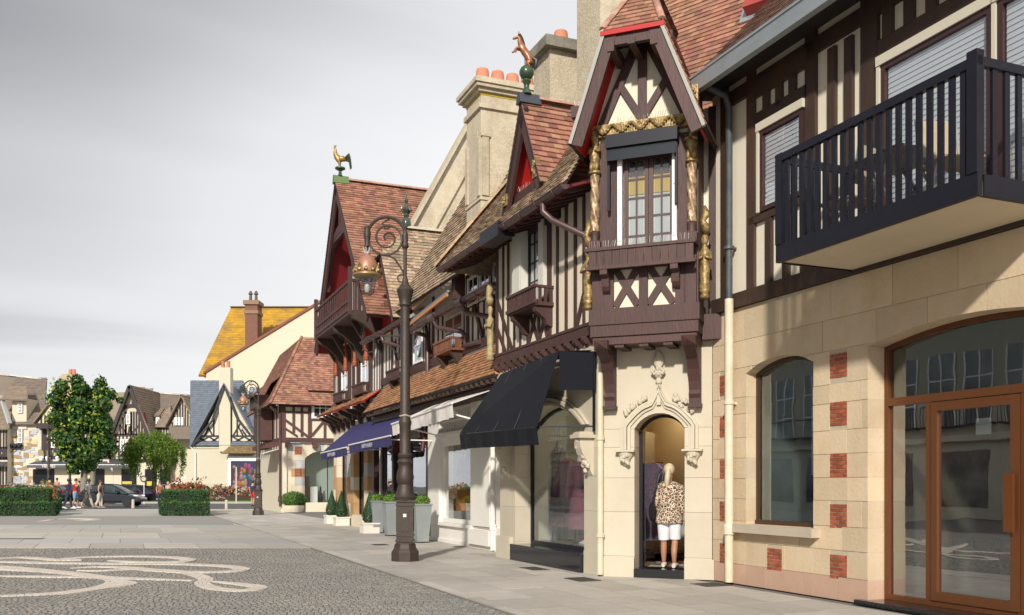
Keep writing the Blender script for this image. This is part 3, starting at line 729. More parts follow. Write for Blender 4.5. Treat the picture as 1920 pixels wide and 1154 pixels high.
tp = MB().box(-7.82, -7.08, -.93, -.25, z+.70, z+.705).build('tabletop', CH, T)
for i in range(9): MB().box(-7.82+i*.083, -7.82+i*.083+.07, -.93, -.25, z+.706, z+.725).build('slat', TIMO, T, tp)
for sx_ in (-.3, .3):
    for sy_ in (-.25, .25): MB().bar((-7.45+sx_, -.6+sy_, z), (-7.45-sx_*.6, -.6+sy_, z+.70), .03, .03).build('leg', CH, T)
# ------------------------------------------------------------------ corner house: chamfered doorway, bay window, awning shop
CB = Thing('corner_house', 'half timbered corner house with carved bay window above a gothic cream doorway', 'building', CHA, (0, 0, 0))
# doorway wall: cream stone blocks round the ogee door
hw = .84; dxa, dxb, dsp_, dcr_ = -.335, .43, 2.27, 2.50
def ch_block(x0, x1, z0, z1, y0=0.0, y1=.4, m=DOORST, name='stone_block'):
    MB().box(x0+.002, x1-.002, y0, y1, z0+.002, z1-.002).build(name, m, CB)
zs_ = [0, .32, 1.0, 1.52, 1.99, 2.27]
for z0, z1 in zip(zs_, zs_[1:]):
    ch_block(-hw, dxa, z0, z1); ch_block(dxb, hw, z0, z1)
A = arcpts(dxa, dxb, dsp_, dcr_, 12)
lt = MB().prism([(-hw, 2.272), (dxa, 2.272)]+A[1:-1]+[(dxb, 2.272), (hw, 2.272), (hw, 3.56), (-hw, 3.56)], 0, .4)
lt.build('lintel_wall', DOORST, CB)
MB().box(-hw, hw, .004, .39, .0, 2.27).build('joint_backing', mat('cream_joint', (.55, .48, .36), .9), CB) if False else None
# moulded ogee hood: two stepped ribs and label stops
def ogee(off, n=10):
    L = [(dxa-.06-off, 1.95), (dxa-.06-off, 2.30)]
    xc = (dxa+dxb)/2; w = (dxb-dxa)/2+.06+off; top = 2.74+off*1.25
    for i in range(1, n+1):
        t = i/n; x = -w+w*t
        z = 2.30+off*.2+(top-2.30-off*.2)*((math.sin(min(1, t*1.25)*math.pi/2)*.58) if t < .72 else (.525+(t-.72)/.28*.475*((t-.72)/.28)**.35))
        L.append((xc+x, z))
    return L+[(2*xc-p[0], p[1]) for p in L[-2::-1]]
for k, (o0, o1, yp) in enumerate(((.0, .045, -.03), (.052, .10, -.07), (.108, .15, -.045))):
    a, b = ogee(o0), ogee(o1); rb = MB()
    for i in range(len(a)-1): rb.prism([a[i], a[i+1], b[i+1], b[i]], yp, .001)
    rb.build('hood_mould', DOORST, CB)
for sx in (dxa-.13, dxb+.13):
    c = MB().lathe([(.02, 0), (.06, .05), (.075, .10), (.11, .15), (.12, .19), (.12, .215)], (sx, -.02, 1.70), 10, 1, .8)
    for i in range(7): c.ball((sx+math.cos(i*.9)*.055, -.10, 1.74+.02*i), .032, 6)
    c.box(sx-.15, sx+.15, -.13, .0, 1.915, 1.945)
    c.build('label_stop', DOORST, CB, smooth=True)
# crockets climbing the ogee and the finial
og = ogee(.17)
for i in (3, 5, 7, 15, 17, 19):
    if i < len(og):
        p = og[i]; c = MB()
        for k in range(6): c.ball((p[0]+random.uniform(-.05, .05), -.045, p[1]+.04+random.uniform(-.04, .05)), random.uniform(.025, .042), 6)
        c.build('crocket', DOORST, CB, smooth=True)
xc = (dxa+dxb)/2
fn = MB().lathe([(.03, 0), (.05, .04), (.03, .08), (.08, .13), (.10, .17), (.05, .21), (.04, .24), (.075, .30), (.08, .37), (.05, .44), (.01, .50)], (xc, -.05, 2.94), 10, 1, .6)
for k in range(8): fn.ball((xc+math.cos(k*.8)*.085, -.09, 3.12+math.sin(k*.8)*.04), .03, 6)
fn.build('carved_finial', DOORST, CB, smooth=True)
MB().box(xc-.03, xc+.03, -.045, .001, 2.62, 2.96).build('finial_stem', DOORST, CB)
# plinth steps, doorstep, door
MB().box(-hw-.03, dxa-.002, -.03, .05, .0015, .30).build('plinth', DOORST, CB); MB().box(dxb+.002, hw+.03, -.03, .05, .0015, .30).build('plinth', DOORST, CB)
MB().box(dxa+.001, dxb-.001, -.06, .42, .0015, .135).build('doorstep', BLACKG, CB)
df = MB(); Ai = arcpts(dxa+.045, dxb-.045, dsp_-.02, dcr_-.045, 12)
df.box(dxa+.001, dxa+.045, .30, .37, .136, dsp_-.02).box(dxb-.045, dxb-.001, .30, .37, .136, dsp_-.02)
Ax = arcpts(dxa+.001, dxb-.001, dsp_-.005, dcr_-.002, 12)
for i in range(12): df.prism([Ai[i], Ai[i+1], Ax[i+1], Ax[i]], .30, .37)
df.build('door_frame', NAVY, CB)
MB().box(dxa+.05, dxa+.075, .40, 1.05, .15, 2.25).build('open_door_leaf', glass('door_glass', (.7, .8, .8), .15), CB)
# shop interior: warm walls, tiled floor, back wall, ceiling
WARM = mat('ochre_shop_wall', (.62, .38, .17), .85, 0, (1.2, .3, (.52, .30, .13)))
MB().box(-.80, .86, 3.2, 3.3, .1, 3.0).build('shop_back_wall', WARM, CB)
MB().box(-.86, -.80, .45, 3.2, .1, 3.0).box(.86, .92, .45, 3.2, .1, 3.0).build('shop_side_wall', WARM, CB)
fl = MB()
chk = [mat('pale_floor_tile', (.45, .40, .33), .35), mat('brown_floor_tile', (.13, .09, .07), .35)]
for i in range(6):
    for j in range(9): MB().box(-.80+i*.277, -.80+i*.277+.272, .43+j*.31, .43+j*.31+.305, .10, .134).build('floor_tile', chk[(i+j) % 2], CB)
cl = MB().box(-.80, .86, .42, 3.2, 2.98, 3.03).build('shop_ceiling', mat('shop_ceiling', (.30, .18, .09), .9), CB)
MB().box(-.4, .5, 1.5, 1.7, 2.93, 2.975).build('ceiling_lamp', mat('lit_lamp', (1, .8, .5), .5, emit=((1, .68, .34), 22.0)), CB, cl)
MB().box(-.16, .0, 3.185, 3.198, 1.93, 2.03).build('notice', mat('paper', (.7, .7, .68), .8), CB)
# ---- bay window (front at y=-.5)
bw0, bw1, yb, zb, zt = -.85, .70, -.50, 3.43, 6.85
bay = MB().box(bw0+.02, bw1-.02, yb+.02, .35, 3.60, zt).build('bay', CREAM, CB)
MB().box(bw0-.03, bw1+.03, yb-.03, .0, 3.62, 3.79).build('sill_beam', TIMB, CB, bay)
MB().box(bw0-.05, bw1+.05, yb-.05, .0, 3.792, 4.03).build('sill_beam', TIMB, CB, bay)
MB().box(bw0+.0, bw1-.0, yb-.0, .0, 3.50, 3.618).build('sill_beam', TIMB, CB, bay)
for x in (-.45, -.08, .28): MB().box(x-.07, x+.07, yb+.02, .0, 3.455, 3.499).build('joist_end', TIMB, CB, bay)
# lattice panel with crosses
yf = yb+.02
for x, w_ in ((bw0+.09, .18), (bw1-.09, .18), (-.60, .15), (.47, .15), (-.075, .13)): MB().box(x-w_/2, x+w_/2, yf-.05, yf+.02, 4.03, 4.66).build('post', TIMB, CB, bay)
timbers(CB, [(-.50, 4.06, -.16, 4.62, .10), (-.50, 4.62, -.16, 4.06, .10), (.0, 4.06, .37, 4.62, .10), (.0, 4.62, .37, 4.06, .10)], yf, TIMB, d=.035, under=bay, name='brace')
MB().box(bw0, bw1, yf-.045, yf+.02, 4.60, 4.72).build('rail', TIMB, CB, bay)
# window box (shallow trough of boards on two brackets)
bz0, bz1 = 4.62, 4.86
tr = MB().box(bw0-.02, bw1+.0, yb-.22, yb-.05, bz0, bz0+.035).build('window_box', TIMB, CB, bay)
MB().box(bw0-.05, bw1+.03, yb-.25, yb-.20, bz1-.01, bz1+.04).build('box_rail', TIMB, CB, tr) if False else None
MB().box(bw0-.05, bw1+.03, yb-.25, yb-.19, bz1-.01, bz1+.035).build('box_top_rail', TIMB, CB, bay)
MB().box(bw0-.05, bw0-.0, yb-.188, yb-.0, bz1-.01, bz1+.03).box(bw1-.02, bw1+.03, yb-.188, yb-.0, bz1-.01, bz1+.03).build('box_side_rail', TIMB, CB, bay)
MB().box(bw0-.05, bw1+.03, yb-.25, yb-.19, bz0-.045, bz0+.0).build('box_lower_rail', TIMB, CB, bay)
n = 13
for i in range(n):
    x = bw0+(i+.5)*(bw1-bw0)/n; MB().box(x-.056, x+.056, yb-.232+.004*(i % 2), yb-.205, bz0+.001, bz1-.011).build('board', TIMB, CB, bay)
for x in (-.62, .42):
    MB().prismx([(yb-.05, 4.25), (yb-.05, 4.57), (yb-.24, 4.57), (yb-.24, 4.50), (yb-.15, 4.46), (yb-.13, 4.34), (yb-.09, 4.28)], x-.055, x+.055).build('bracket', TIMB, CB, bay)
# window proper
MB().box(bw0+.001, -.40, yf-.045, yf+.02, 4.725, 6.50).build('jamb_panel', TIMB, CB, bay)
MB().box(.385, bw1-.001, yf-.045, yf+.02, 4.725, 6.50).build('jamb_panel', TIMB, CB, bay)
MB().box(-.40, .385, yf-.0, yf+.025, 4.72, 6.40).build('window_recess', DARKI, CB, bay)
fcol = mat('plum_window_frame', (.075, .035, .035), .45)
for a, b in ((-.36, .0), (.012, .372)):
    wv = window(CB, a, b, 4.74, 6.25, yf-.032, 2, 5, fcol, GLASSD, fw=.06, bw=.028, dep=.03, under=None, name='casement')
    MB().box(a+.06, b-.06, yf-.006, yf-.003, 4.80, 5.68).build('curtain', CURT, CB, wv)
    MB().box(a+.06, b-.06, yf-.006, yf-.003, 5.69, 5.95).build('yellow_blind', mat('yellow_blind', (.55, .40, .10), .8), CB, wv)
for x in (-.445, .365):
    MB().box(x, x+.065, yb-.10, yb-.03, 4.735, 6.38).build('shutter_edge', WHITE, CB, bay)
    for z in (5.0, 5.75): MB().box(x+.015, x+.05, yb-.112, yb-.10, z, z+.10).build('shutter_hinge', WHITE, CB, bay)
# blind box and folded awning
MB().box(-.60, .46, yb-.20, yb-.03, 6.36, 6.55).build('blind_box', NAVY, CB, bay)
MB().slab([(-.58, yb-.21, 6.16), (.44, yb-.21, 6.16), (.44, yb-.15, 6.38), (-.58, yb-.15, 6.38)], .012).build('blind_valance', mat('navy_screen_fabric', (.012, .016, .022), .35), CB, bay)
for x in (-.57, .43): MB().box(x-.02, x+.02, yb-.14, yb-.10, 5.45, 6.36).build('blind_arm', NAVY, CB, bay)
# carved corner shafts: base, twisted column, gilded animal figure
def twist(x, y, z0, z1, r=.062, n=44, seg=20):
    b = MB(); vs = []
    for i in range(n+1):
        z = z0+(z1-z0)*i/n
        for k in range(seg):
            a = k*2*math.pi/seg; rr = r*(1+.17*math.cos(4*(a)+i*.42)); vs.append((x+rr*math.cos(a), y+rr*math.sin(a), z))
    b.add(vs, [(i*seg+k, i*seg+(k+1) % seg, (i+1)*seg+(k+1) % seg, (i+1)*seg+k) for i in range(n) for k in range(seg)]); return b
COLM = mat('gilded_twist_column', (.22, .12, .075), .45, 0, (18, .8, (.58, .45, .25)), (30, .4), metal=.3)
def beast(x, y, z, s=1.0):
    """upright gilded cat: one continuous body"""
    b = MB(); P = [(0, .0, .06), (.01, .06, .062), (0, .14, .075), (-.01, .24, .085), (0, .33, .07), (0, .40, .045), (0, .44, .05), (0, .48, .062), (0, .53, .055), (0, .57, .02)]
    vs = []; seg = 12
    for dx, dz, r in P:
        for k in range(seg):
            a = k*2*math.pi/seg; vs.append((x+(dx+r*math.cos(a))*s, y+(r*1.05*math.sin(a)-(.02 if dz > .43 else 0))*s, z+dz*s))
    b.add(vs, [(i*seg+k, i*seg+(k+1) % seg, (i+1)*seg+(k+1) % seg, (i+1)*seg+k) for i in range(len(P)-1) for k in range(seg)]+[tuple(range(seg))[::-1]])
    for sx in (-1, 1):
        b.lathe([(.022*s, 0), (.012*s, .04*s), (.002*s, .07*s)], (x+sx*.038*s, y-.01*s, z+.55*s), 6)
        b.tube([(x+sx*.07*s, y-.02*s, z+.36*s), (x+sx*.085*s, y-.07*s, z+.28*s), (x+sx*.02*s, y-.10*s, z+.31*s)], [.03*s, .026*s, .02*s], 7)
        b.tube([(x+sx*.035*s, y-.02*s, z+.14*s), (x+sx*.042*s, y-.06*s, z+.06*s), (x+sx*.04*s, y-.07*s, z-.01*s)], [.042*s, .032*s, .03*s], 7)
    b.ball((x, y-.07*s, z+.475*s), .03*s, 8)
    return b
for x in (bw0+.055, bw1-.055):
    y = yb-.075
    MB().box(x-.085, x+.085, y-.075, yf-.045, 4.90, 5.02).lathe([(.08, 0), (.06, .05), (.075, .13), (.055, .16)], (x, y, 5.02), 12).build('column_base', TIMB, CB, bay, smooth=True)
    twist(x, y, 5.18, 6.02).build('twisted_column', COLM, CB, bay, smooth=2)
    MB().lathe([(.06, 0), (.095, .02), (.095, .05), (.075, .06)], (x, y, 6.02), 12).build('capital', GOLD, CB, bay)
    beast(x, y+.005, 6.08, .95).build('carved_cat', GOLD, CB, bay, smooth=2)
    MB().box(x-.07, x+.07, y+.07, yf-.045, 6.02, 6.66).build('gilded_backing', GOLD, CB, bay)
# gilded frieze over the window: lizard-like scroll relief
fz = MB(); random.seed(3)
zf = 6.60
fz.box(bw0-.01, bw1+.01, yb-.09, yf+.02, zf-.03, zf+.15)
for i in range(46):
    x = bw0+.02+i*(bw1-bw0-.04)/45; ph = i*.75
    fz.tube([(x-.05, yb-.10, zf+.06+.05*math.sin(ph)), (x, yb-.125, zf+.06+.06*math.sin(ph+.8)), (x+.05, yb-.10, zf+.06+.05*math.sin(ph+1.6))], [.012, .022, .012], 6)
for i in range(26):
    x = bw0+.38+i*.035; fz.box(x, x+.012, yb-.112, yb-.088, zf-.04, zf+.12)
fz.build('gilded_frieze', GOLD, CB, bay)
# carved angels down the outer corners (gilded), left at the joint with the shop, right on the return
def saint(x, y, z, s=1.0):
    b = MB(); P = [(.075, 0), (.085, .05), (.07, .12), (.075, .3), (.065, .42), (.08, .52), (.075, .6), (.035, .66), (.04, .70), (.055, .74), (.055, .79), (.035, .84), (.004, .86)]
    vs = []; seg = 14
    for r, dz in P:
        for k in range(seg):
            a = k*2*math.pi/seg; rr = r*(1+(.10*math.cos(5*a+dz*4) if dz < .5 else 0)); vs.append((x+rr*s*math.cos(a), y+rr*s*.8*math.sin(a), z+dz*s))
    b.add(vs, [(i*seg+k, i*seg+(k+1) % seg, (i+1)*seg+(k+1) % seg, (i+1)*seg+k) for i in range(len(P)-1) for k in range(seg)])
    for sx in (-1, 1): b.tube([(x+sx*.07*s, y, z+.58*s), (x+sx*.10*s, y-.05*s, z+.46*s), (x+sx*.02*s, y-.09*s, z+.50*s)], [.03*s, .026*s, .02*s], 7)
    b.lathe([(.05*s, -.14*s), (.08*s, -.1*s), (.06*s, -.04*s), (.10*s, 0)], (x, y, z), 10)
    b.tube([(x, y+.01, z+.86*s), (x+.03*s, y-.02, z+.95*s), (x-.03*s, y-.02, z+1.05*s), (x+.03*s, y-.02, z+1.15*s), (x, y-.01, z+1.28*s)], [.05*s, .07*s, .05*s, .065*s, .02*s], 8)
    return b
saint(bw1+.10, yb+.10, 4.22, .95).build('carved_saint', GOLD, CB, bay, smooth=2)
saint(bw0-.09, yb+.06, 4.18, .95).build('carved_saint', GOLD, CB, bay, smooth=2)
# return side of the bay (right) : timber, plus post to the stone house
MB().box(bw1-.018, bw1+.02, yb+.03, .0, 4.0, zt).build('side_post', TIMB, CB, bay)
MB().box(bw1+.02, bw1+.50, -.02, .25, 3.93, 7.0).build('return_wall', CREAM, CB)
timbers(CB, [(bw1+.17, 3.9, bw1+.17, 7.0, .14), (bw1+.20, 4.9, bw1+.48, 4.45, .10), (bw1+.20, 5.5, bw1+.48, 5.05, .10), (bw1+.20, 4.45, bw1+.48, 4.0, .10), (bw1+.44, 3.9, bw1+.44, 7.0, .10)], -.02, TIMB, d=.05)
MB().box(bw1+.02, bw1+.36, -.16, -.021, 3.55, 3.92).build('corbel_block', TIMB, CB)
# big curved brackets under the bay
for x in (-.70, .60):
    P = [(.0, 2.62), (-.10, 2.62), (-.10, 2.70), (-.13, 2.76), (-.10, 2.82), (-.13, 2.95), (-.20, 3.12), (-.32, 3.28), (-.50, 3.38), (-.56, 3.42), (-.56, 3.55), (.0, 3.55)]
    MB().prismx(P, x-.085, x+.085).build('curved_bracket', TIMB, CB)
    MB().box(x-.10, x+.10, -.60, -.40, 3.42, 3.56).add([(x-.10, -.601, 3.42), (x+.10, -.601, 3.42), (x+.10, -.601, 3.56), (x-.10, -.601, 3.56), (x, -.68, 3.49)], [(0, 1, 4), (1, 2, 4), (2, 3, 4), (3, 0, 4)]).build('bracket_head', TIMB, CB)
    MB().box(x-.10, x+.10, -.14, .0, 2.56, 2.62).build('bracket_foot', TIMB, CB)
# gable
gz0 = 6.76; gxc = -.09
MB().prism([(bw0-.02, gz0), (bw1+.02, gz0), (bw1+.02, 6.95), (gxc+.30, 8.15), (gxc-.30, 8.15), (bw0-.02, 6.95)], yf-.01, .3).build('gable_wall', CREAM, CB)
timbers(CB, [(gxc, gz0, gxc, 7.95, .13), (-.70, gz0, gxc-.06, 7.95, .13), (.55, gz0, gxc+.06, 7.95, .13), (gxc-.02, gz0+.05, -.42, 7.32, .10), (gxc+.02, gz0+.05, .27, 7.32, .10)], yf-.01, TIMB, d=.05)
MB().box(gxc-.45, gxc+.45, yf-.07, yf, 7.88, 8.0).build('collar', TIMB, CB)
# half-hipped roof
yv = -1.1
Lx, Rx = gxc-.95, gxc+1.02; ze = 6.35; hl, hr = gxc-.44, gxc+.42; zh = 7.88; yr = -.25; zr = 9.0; yk = 3.4
rightp = [(Rx, yv, ze), (Rx, yk, ze), (gxc, yk, zr), (gxc, yr, zr), (hr, yv, zh)]
leftp = [(Lx, yk, ze), (Lx, yv, ze), (hl, yv, zh), (gxc, yr, zr), (gxc, yk, zr)]
hipp = [(hl, yv, zh), (hr, yv, zh), (gxc, yr, zr)]
SOF = mat('dark_roof_boarding', (.030, .018, .018), .8)
rf = MB().slab(rightp, .05).slab(leftp, .05).slab(hipp, .05).build('bay_roof', SOF, CB); fix_normals(rf)
tiles(CB, 'roof_tiles', rightp, .15, .105, TILE, objs=150, under=rf)
tiles(CB, 'roof_tiles', leftp, .15, .105, TILE, objs=0, under=rf)
tiles(CB, 'roof_tiles', hipp, .15, .105, TILE, objs=140, under=rf)
ridge(CB, (gxc, yr, zr+.02), (gxc, yk, zr+.02), RIDG, .09, under=rf)
ridge(CB, (hr, yv, zh+.03), (gxc, yr, zr+.03), RIDG, .05, .16, under=rf); ridge(CB, (hl, yv, zh+.03), (gxc, yr, zr+.03), RIDG, .05, .16, under=rf)
# barge boards, red trims
for (a, b) in (((Rx, ze), (hr, zh)), ((Lx, ze), (hl, zh))):
    MB().bar((a[0], yv+.03, a[1]-.10), (b[0], yv+.03, b[1]-.10), .05, .17, up=(0, 1, 0)).build('barge_board', TIMB, CB) if False else None
    d_ = Vector((b[0]-a[0], b[1]-a[1])).normalized(); nn = Vector((d_.y, -d_.x)); nn = nn if (nn.y < 0) else -nn
    q = [Vector(a)+nn*.05, Vector(b)+nn*.05, Vector(b)+nn*.21, Vector(a)+nn*.21]
    MB().prism([tuple(p) for p in q], yv+.02, yv+.08).build('barge_board', TIMB, CB)
    q = [Vector(a)+nn*.0, Vector(b)+nn*.0, Vector(b)+nn*.05, Vector(a)+nn*.05]
    MB().prism([tuple(p) for p in q], yv-.01, yv+.06).build('verge_fillet', mat('lead_grey', (.36, .35, .31), .7), CB)
    MB().prism([tuple(Vector(a)+nn*.06), tuple(Vector(b)+nn*.06), tuple(Vector(b)+nn*.10), tuple(Vector(a)+nn*.10)], yv+.10, yb).build('red_soffit', REDP, CB)
MB().box(hl-.03, hr+.03, yv-.02, yv+.02, zh-.07, zh-.005).build('red_fascia', REDP, CB)
MB().box(hl+.04, hr-.04, yv+.03, yv+.11, zh-.21, zh-.075).build('hip_beam', TIMB, CB)
for x in (hl+.12, gxc-.02, hr-.12): MB().box(x-.05, x+.05, yv+.0, yf, zh-.30 if x != gxc-.02 else zh-.24, zh-.16).build('purlin_end', TIMB, CB)
MB().box(bw0-.20, bw0-.02, yv+.15, yf, 6.78, 6.94).build('bracket_beam', TIMB, CB)
MB().box(bw1-.10, bw1+.08, yv+.25, yf, 6.80, 6.96).build('bracket_beam', TIMB, CB)
gb = MB().box(bw1-.12, bw1+.10, yv+.16, yv+.25, 6.76, 6.99)
for i in range(8): gb.ball((bw1-.01+.06*math.cos(i*.8), yv+.15, 6.875+.06*math.sin(i*.8)), .03, 6)
gb.ball((bw1-.04, yv+.14, 6.9), .03, 8).ball((bw1+.03, yv+.14, 6.9), .03, 8).ball((bw1-.005, yv+.14, 6.83), .03, 8)
gb.build('gilded_mask', GOLD, CB)
# bird spikes on ledges
SPK = mat('steel_wire', (.5, .48, .45), .4, metal=.6)
def spikes(T, x0, x1, y, z, n=36, h=.11, under=None):
    b = MB(); random.seed(n)
    for i in range(n):
        x = x0+(x1-x0)*(i+.5)/n; b.bar((x, y, z), (x+random.uniform(-.03, .03), y+random.uniform(-.05, .05), z+h), .004, .004)
    b.build('bird_spikes', SPK, T, under, kind='stuff')
spikes(CB, bw0, bw1, yb-.215, bz1+.03, 50); spikes(CB, bw0-.18, bw0-.02, yv+.25, 6.94, 12); spikes(CB, bw0+.38, bw1-.3, yb-.08, 6.75, 26, .08)
# main roof between the corner house and the stone house (faces the square), with red skylight
mr = [(-.2, .9, 7.0), (3.2, .0, 7.0), (3.2, 2.9, 11.0), (-.2, 3.2, 11.0)]
m0 = Vector((gxc+.2, .5, 6.9)); m1 = Vector((3.4, -.6, 6.9))
rp = [tuple(m0), tuple(m1), (4.6, 2.2, 11.4), (gxc-.6, 3.6, 11.9)]
n3 = (Vector(rp[1])-Vector(rp[0])).cross(Vector(rp[3])-Vector(rp[0])); 
dd = n3.dot(Vector(rp[0])); rp[2] = (rp[2][0], rp[2][1], (dd-n3.x*rp[2][0]-n3.y*rp[2][1])/n3.z)
o = MB().slab(rp, .06).build('main_roof', SOF, CB); fix_normals(o)
tiles(CB, 'roof_tiles', rp, .15, .105, TILE, objs=150, under=o)
def on_roof(a, b):
    p = Vector(rp[0])+(Vector(rp[1])-Vector(rp[0]))*a+(Vector(rp[3])-Vector(rp[0]))*b; return p
u1 = (Vector(rp[1])-Vector(rp[0])).normalized(); n3.normalize(); n3 = n3 if n3.z > 0 else -n3
s1 = n3.cross(u1)
c = on_roof(.52, .43)
MB().slab([c+u1*-.25+s1*-.25+n3*.22, c+u1*.25+s1*-.25+n3*.22, c+u1*.25+s1*.3+n3*.22, c+u1*-.25+s1*.3+n3*.22], .2).build('skylight', mat('red_sheet_metal', (.33, .05, .04), .5), CB)
MB().slab([c+u1*-.36+s1*-.36+n3*.05, c+u1*.36+s1*-.36+n3*.05, c+u1*.36+s1*.4+n3*.05, c+u1*-.36+s1*.4+n3*.05], .03).build('flashing', ZINC, CB)
# ------------------------------------------------------------------ timbered shop house with the navy awning (facade plane y=-1.2)
AH = Thing('timbered_shop_house', 'narrow half timbered house with dentil band, flower box window and red tiled horse dormer', 'building', ROW, (-15, -1.2, 0))
fy = -1.2; ax0, ax1 = -17.08, -12.86
gx0, gx1, gsp, gcr = -16.32, -13.45, 2.38, 2.80
# ground floor wall of cream blocks round the arched shop window
A = arcpts(gx0, gx1, gsp, gcr, 16)
MB().prism([(ax0, gsp), (gx0, gsp)]+A[1:-1]+[(gx1, gsp), (ax1, gsp), (ax1, 3.66), (ax0, 3.66)], fy, fy+.4).build('arch_wall', DOORST, AH)
for a, b in ((ax0, gx0), (gx1, ax1)):
    for z0, z1 in zip((0, .34, 1.0, 1.55, 2.0), (.34, 1.0, 1.55, 2.0, gsp)):
        MB().box(a+.0015, b-.0015, fy, fy+.4, z0+.0015, z1-.0015).build('stone_block', DOORST, AH)
MB().box(ax0-.02, gx0-.1, fy-.08, fy-.001, .0015, .42).build('plinth', DOORST, AH); MB().box(gx1+.08, ax1+.0, fy-.05, fy-.001, .0015, .36).build('plinth', DOORST, AH)
# moulded arch and carved consoles
for o0, o1, yp in ((.0, .05, -.05), (.07, .13, -.09), (.15, .19, -.05)):
    a = arcpts(gx0-o0, gx1+o0, gsp, gcr+o0, 16); b = arcpts(gx0-o1, gx1+o1, gsp, gcr+o1, 16); rb = MB()
    for i in range(16): rb.prism([a[i], a[i+1], b[i+1], b[i]], fy+yp, fy+.001)
    rb.build('arch_mould', DOORST, AH)
for x in (-16.66, -13.22):
    c = MB().prismx([(fy, 1.55), (fy-.05, 1.62), (fy-.09, 1.75), (fy-.20, 1.92), (fy-.24, 2.05), (fy-.24, 2.15), (fy, 2.15)], x-.10, x+.10)
    c.box(x-.16, x+.16, fy-.29, fy, 2.151, 2.21).box(x-.13, x+.13, fy-.26, fy, 2.211, 2.25)
    for i in range(14): c.ball((x+random.uniform(-.09, .09), fy-.08-.011*i, 1.66+.035*i+random.uniform(-.03, .03)), .045, 6)
    c.build('carved_console', DOORST, AH, smooth=True)
# black plinth and display window
MB().box(gx0-.02, gx1+.06, fy-.10, fy+.36, .0015, .30).build('granite_plinth', BLACKG, AH)
yw = fy+.32; wA = arcpts(gx0+.05, gx1-.03, gsp-.04, gcr-.05, 14)
wf = MB().box(gx0+.002, gx0+.06, yw, yw+.06, .31, gsp-.03).box(gx1-.03, gx1-.002, yw, yw+.06, .31, gsp-.03).box(gx0+.06, gx1-.03, yw, yw+.06, .301, .36)
wo_ = arcpts(gx0+.002, gx1-.002, gsp-.02, gcr-.002, 14)
for i in range(14): wf.prism([wA[i], wA[i+1], wo_[i+1], wo_[i]], yw, yw+.06)
wf = wf.build('display_window', NAVY, AH)
MB().prism([(gx0+.06, .36), (gx1-.03, .36)]+wA[::-1], yw+.02, yw+.026).build('pane', GLASS, AH, wf)
# inside
INTC = mat('pale_green_interior', (.42, .44, .37), .9, 0, (1.4, .3, (.35, .36, .30)))
MB().box(-16.6, -13.2, .75, .85, .3, 3.3).box(-16.65, -16.58, yw+.1, .75, .3, 3.3).build('shop_wall', INTC, AH)
MB().box(-16.6, -13.3, yw+.08, .75, .28, .34).build('shop_floor', mat('dark_floor', (.10, .09, .085), .4), AH)
MB().box(-16.6, -13.3, yw+.08, .75, 3.3, 3.36).build('shop_ceiling', INTC, AH)
# band with modillions
bo = fy-.10
MB().box(ax0-.05, ax1+.10, bo-.02, fy+.001, 3.76, 3.96).build('bressummer', TIMB, AH)
MB().box(ax0-.05, ax1+.10, bo-.035, bo-.02, 3.92, 3.965).build('bressummer_lip', TIMB, AH)
MB().box(ax0, ax1+.06, bo+.03, fy, 3.50, 3.60).build('cove', DOORST, AH)
for i in range(14):
    x = ax0+.12+i*(ax1-ax0-.14)/13
    MB().prismx([(fy, 3.76), (bo-.05, 3.76), (bo-.07, 3.70), (bo-.04, 3.65), (bo+.01, 3.64), (bo+.04, 3.56), (bo+.08, 3.52), (fy, 3.50)], x-.05, x+.05).build('modillion', TIMB, AH)
# first floor
yF = bo+.03
MB().box(ax0, ax1+.1, yF, fy+.3, 3.96, 6.25).build('upper_wall', CREAM, AH)
P = [(-17.04, .12), (-16.72, .07), (-16.46, .075), (-16.17, .075), (-15.88, .075), (-14.60, .15), (-14.28, .08), (-13.94, .085), (-13.60, .085), (-13.30, .08), (-12.96, .16)]
L = [(x, 3.96, x, 6.1, w_) for x, w_ in P if not -15.5 < x < -14.7]
L += [(-15.52, 3.96, -15.52, 4.6, .09), (-15.05, 3.96, -15.05, 4.6, .09)]
timbers(AH, L, yF, TIMB, d=.02)
timbers(AH, [(-17.0, 5.0, -16.28, 3.98, .10), (-17.0, 4.45, -16.6, 3.98, .09), (-13.0, 4.95, -13.55, 3.98, .10),
             (-15.48, 4.58, -15.08, 3.98, .08), (-15.48, 3.98, -15.08, 4.58, .08), (-15.0, 4.58, -14.68, 3.98, .08), (-15.0, 3.98, -14.68, 4.58, .08)], yF, TIMB, d=.028)
# window with white shutters
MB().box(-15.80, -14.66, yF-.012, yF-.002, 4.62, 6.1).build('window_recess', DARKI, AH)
MB().box(-15.83, -15.42, yF-.20, yF-.012, 4.80, 6.1).build('shutter', mat('white_shutter', (.66, .64, .56), .6, 0, (3, .3, (.55, .52, .44))), AH)
for z in (4.84, 5.45): MB().box(-15.79, -15.46, yF-.208, yF-.2, z, z+.55).build('shutter_panel', mat('white_shutter_panel', (.62, .60, .52), .6), AH)
wv = window(AH, -15.41, -14.90, 4.64, 6.1, yF-.06, 2, 4, NAVY, GLASSD, fw=.05, bw=.03, dep=.04)
MB().box(-15.35, -14.96, yF-.018, yF-.014, 4.70, 5.9).build('curtain', CURT, AH, wv)
MB().box(-14.88, -14.68, yF-.10, yF-.012, 4.64, 6.1).build('shutter', mat('white_shutter', (.66, .64, .56), .6), AH)
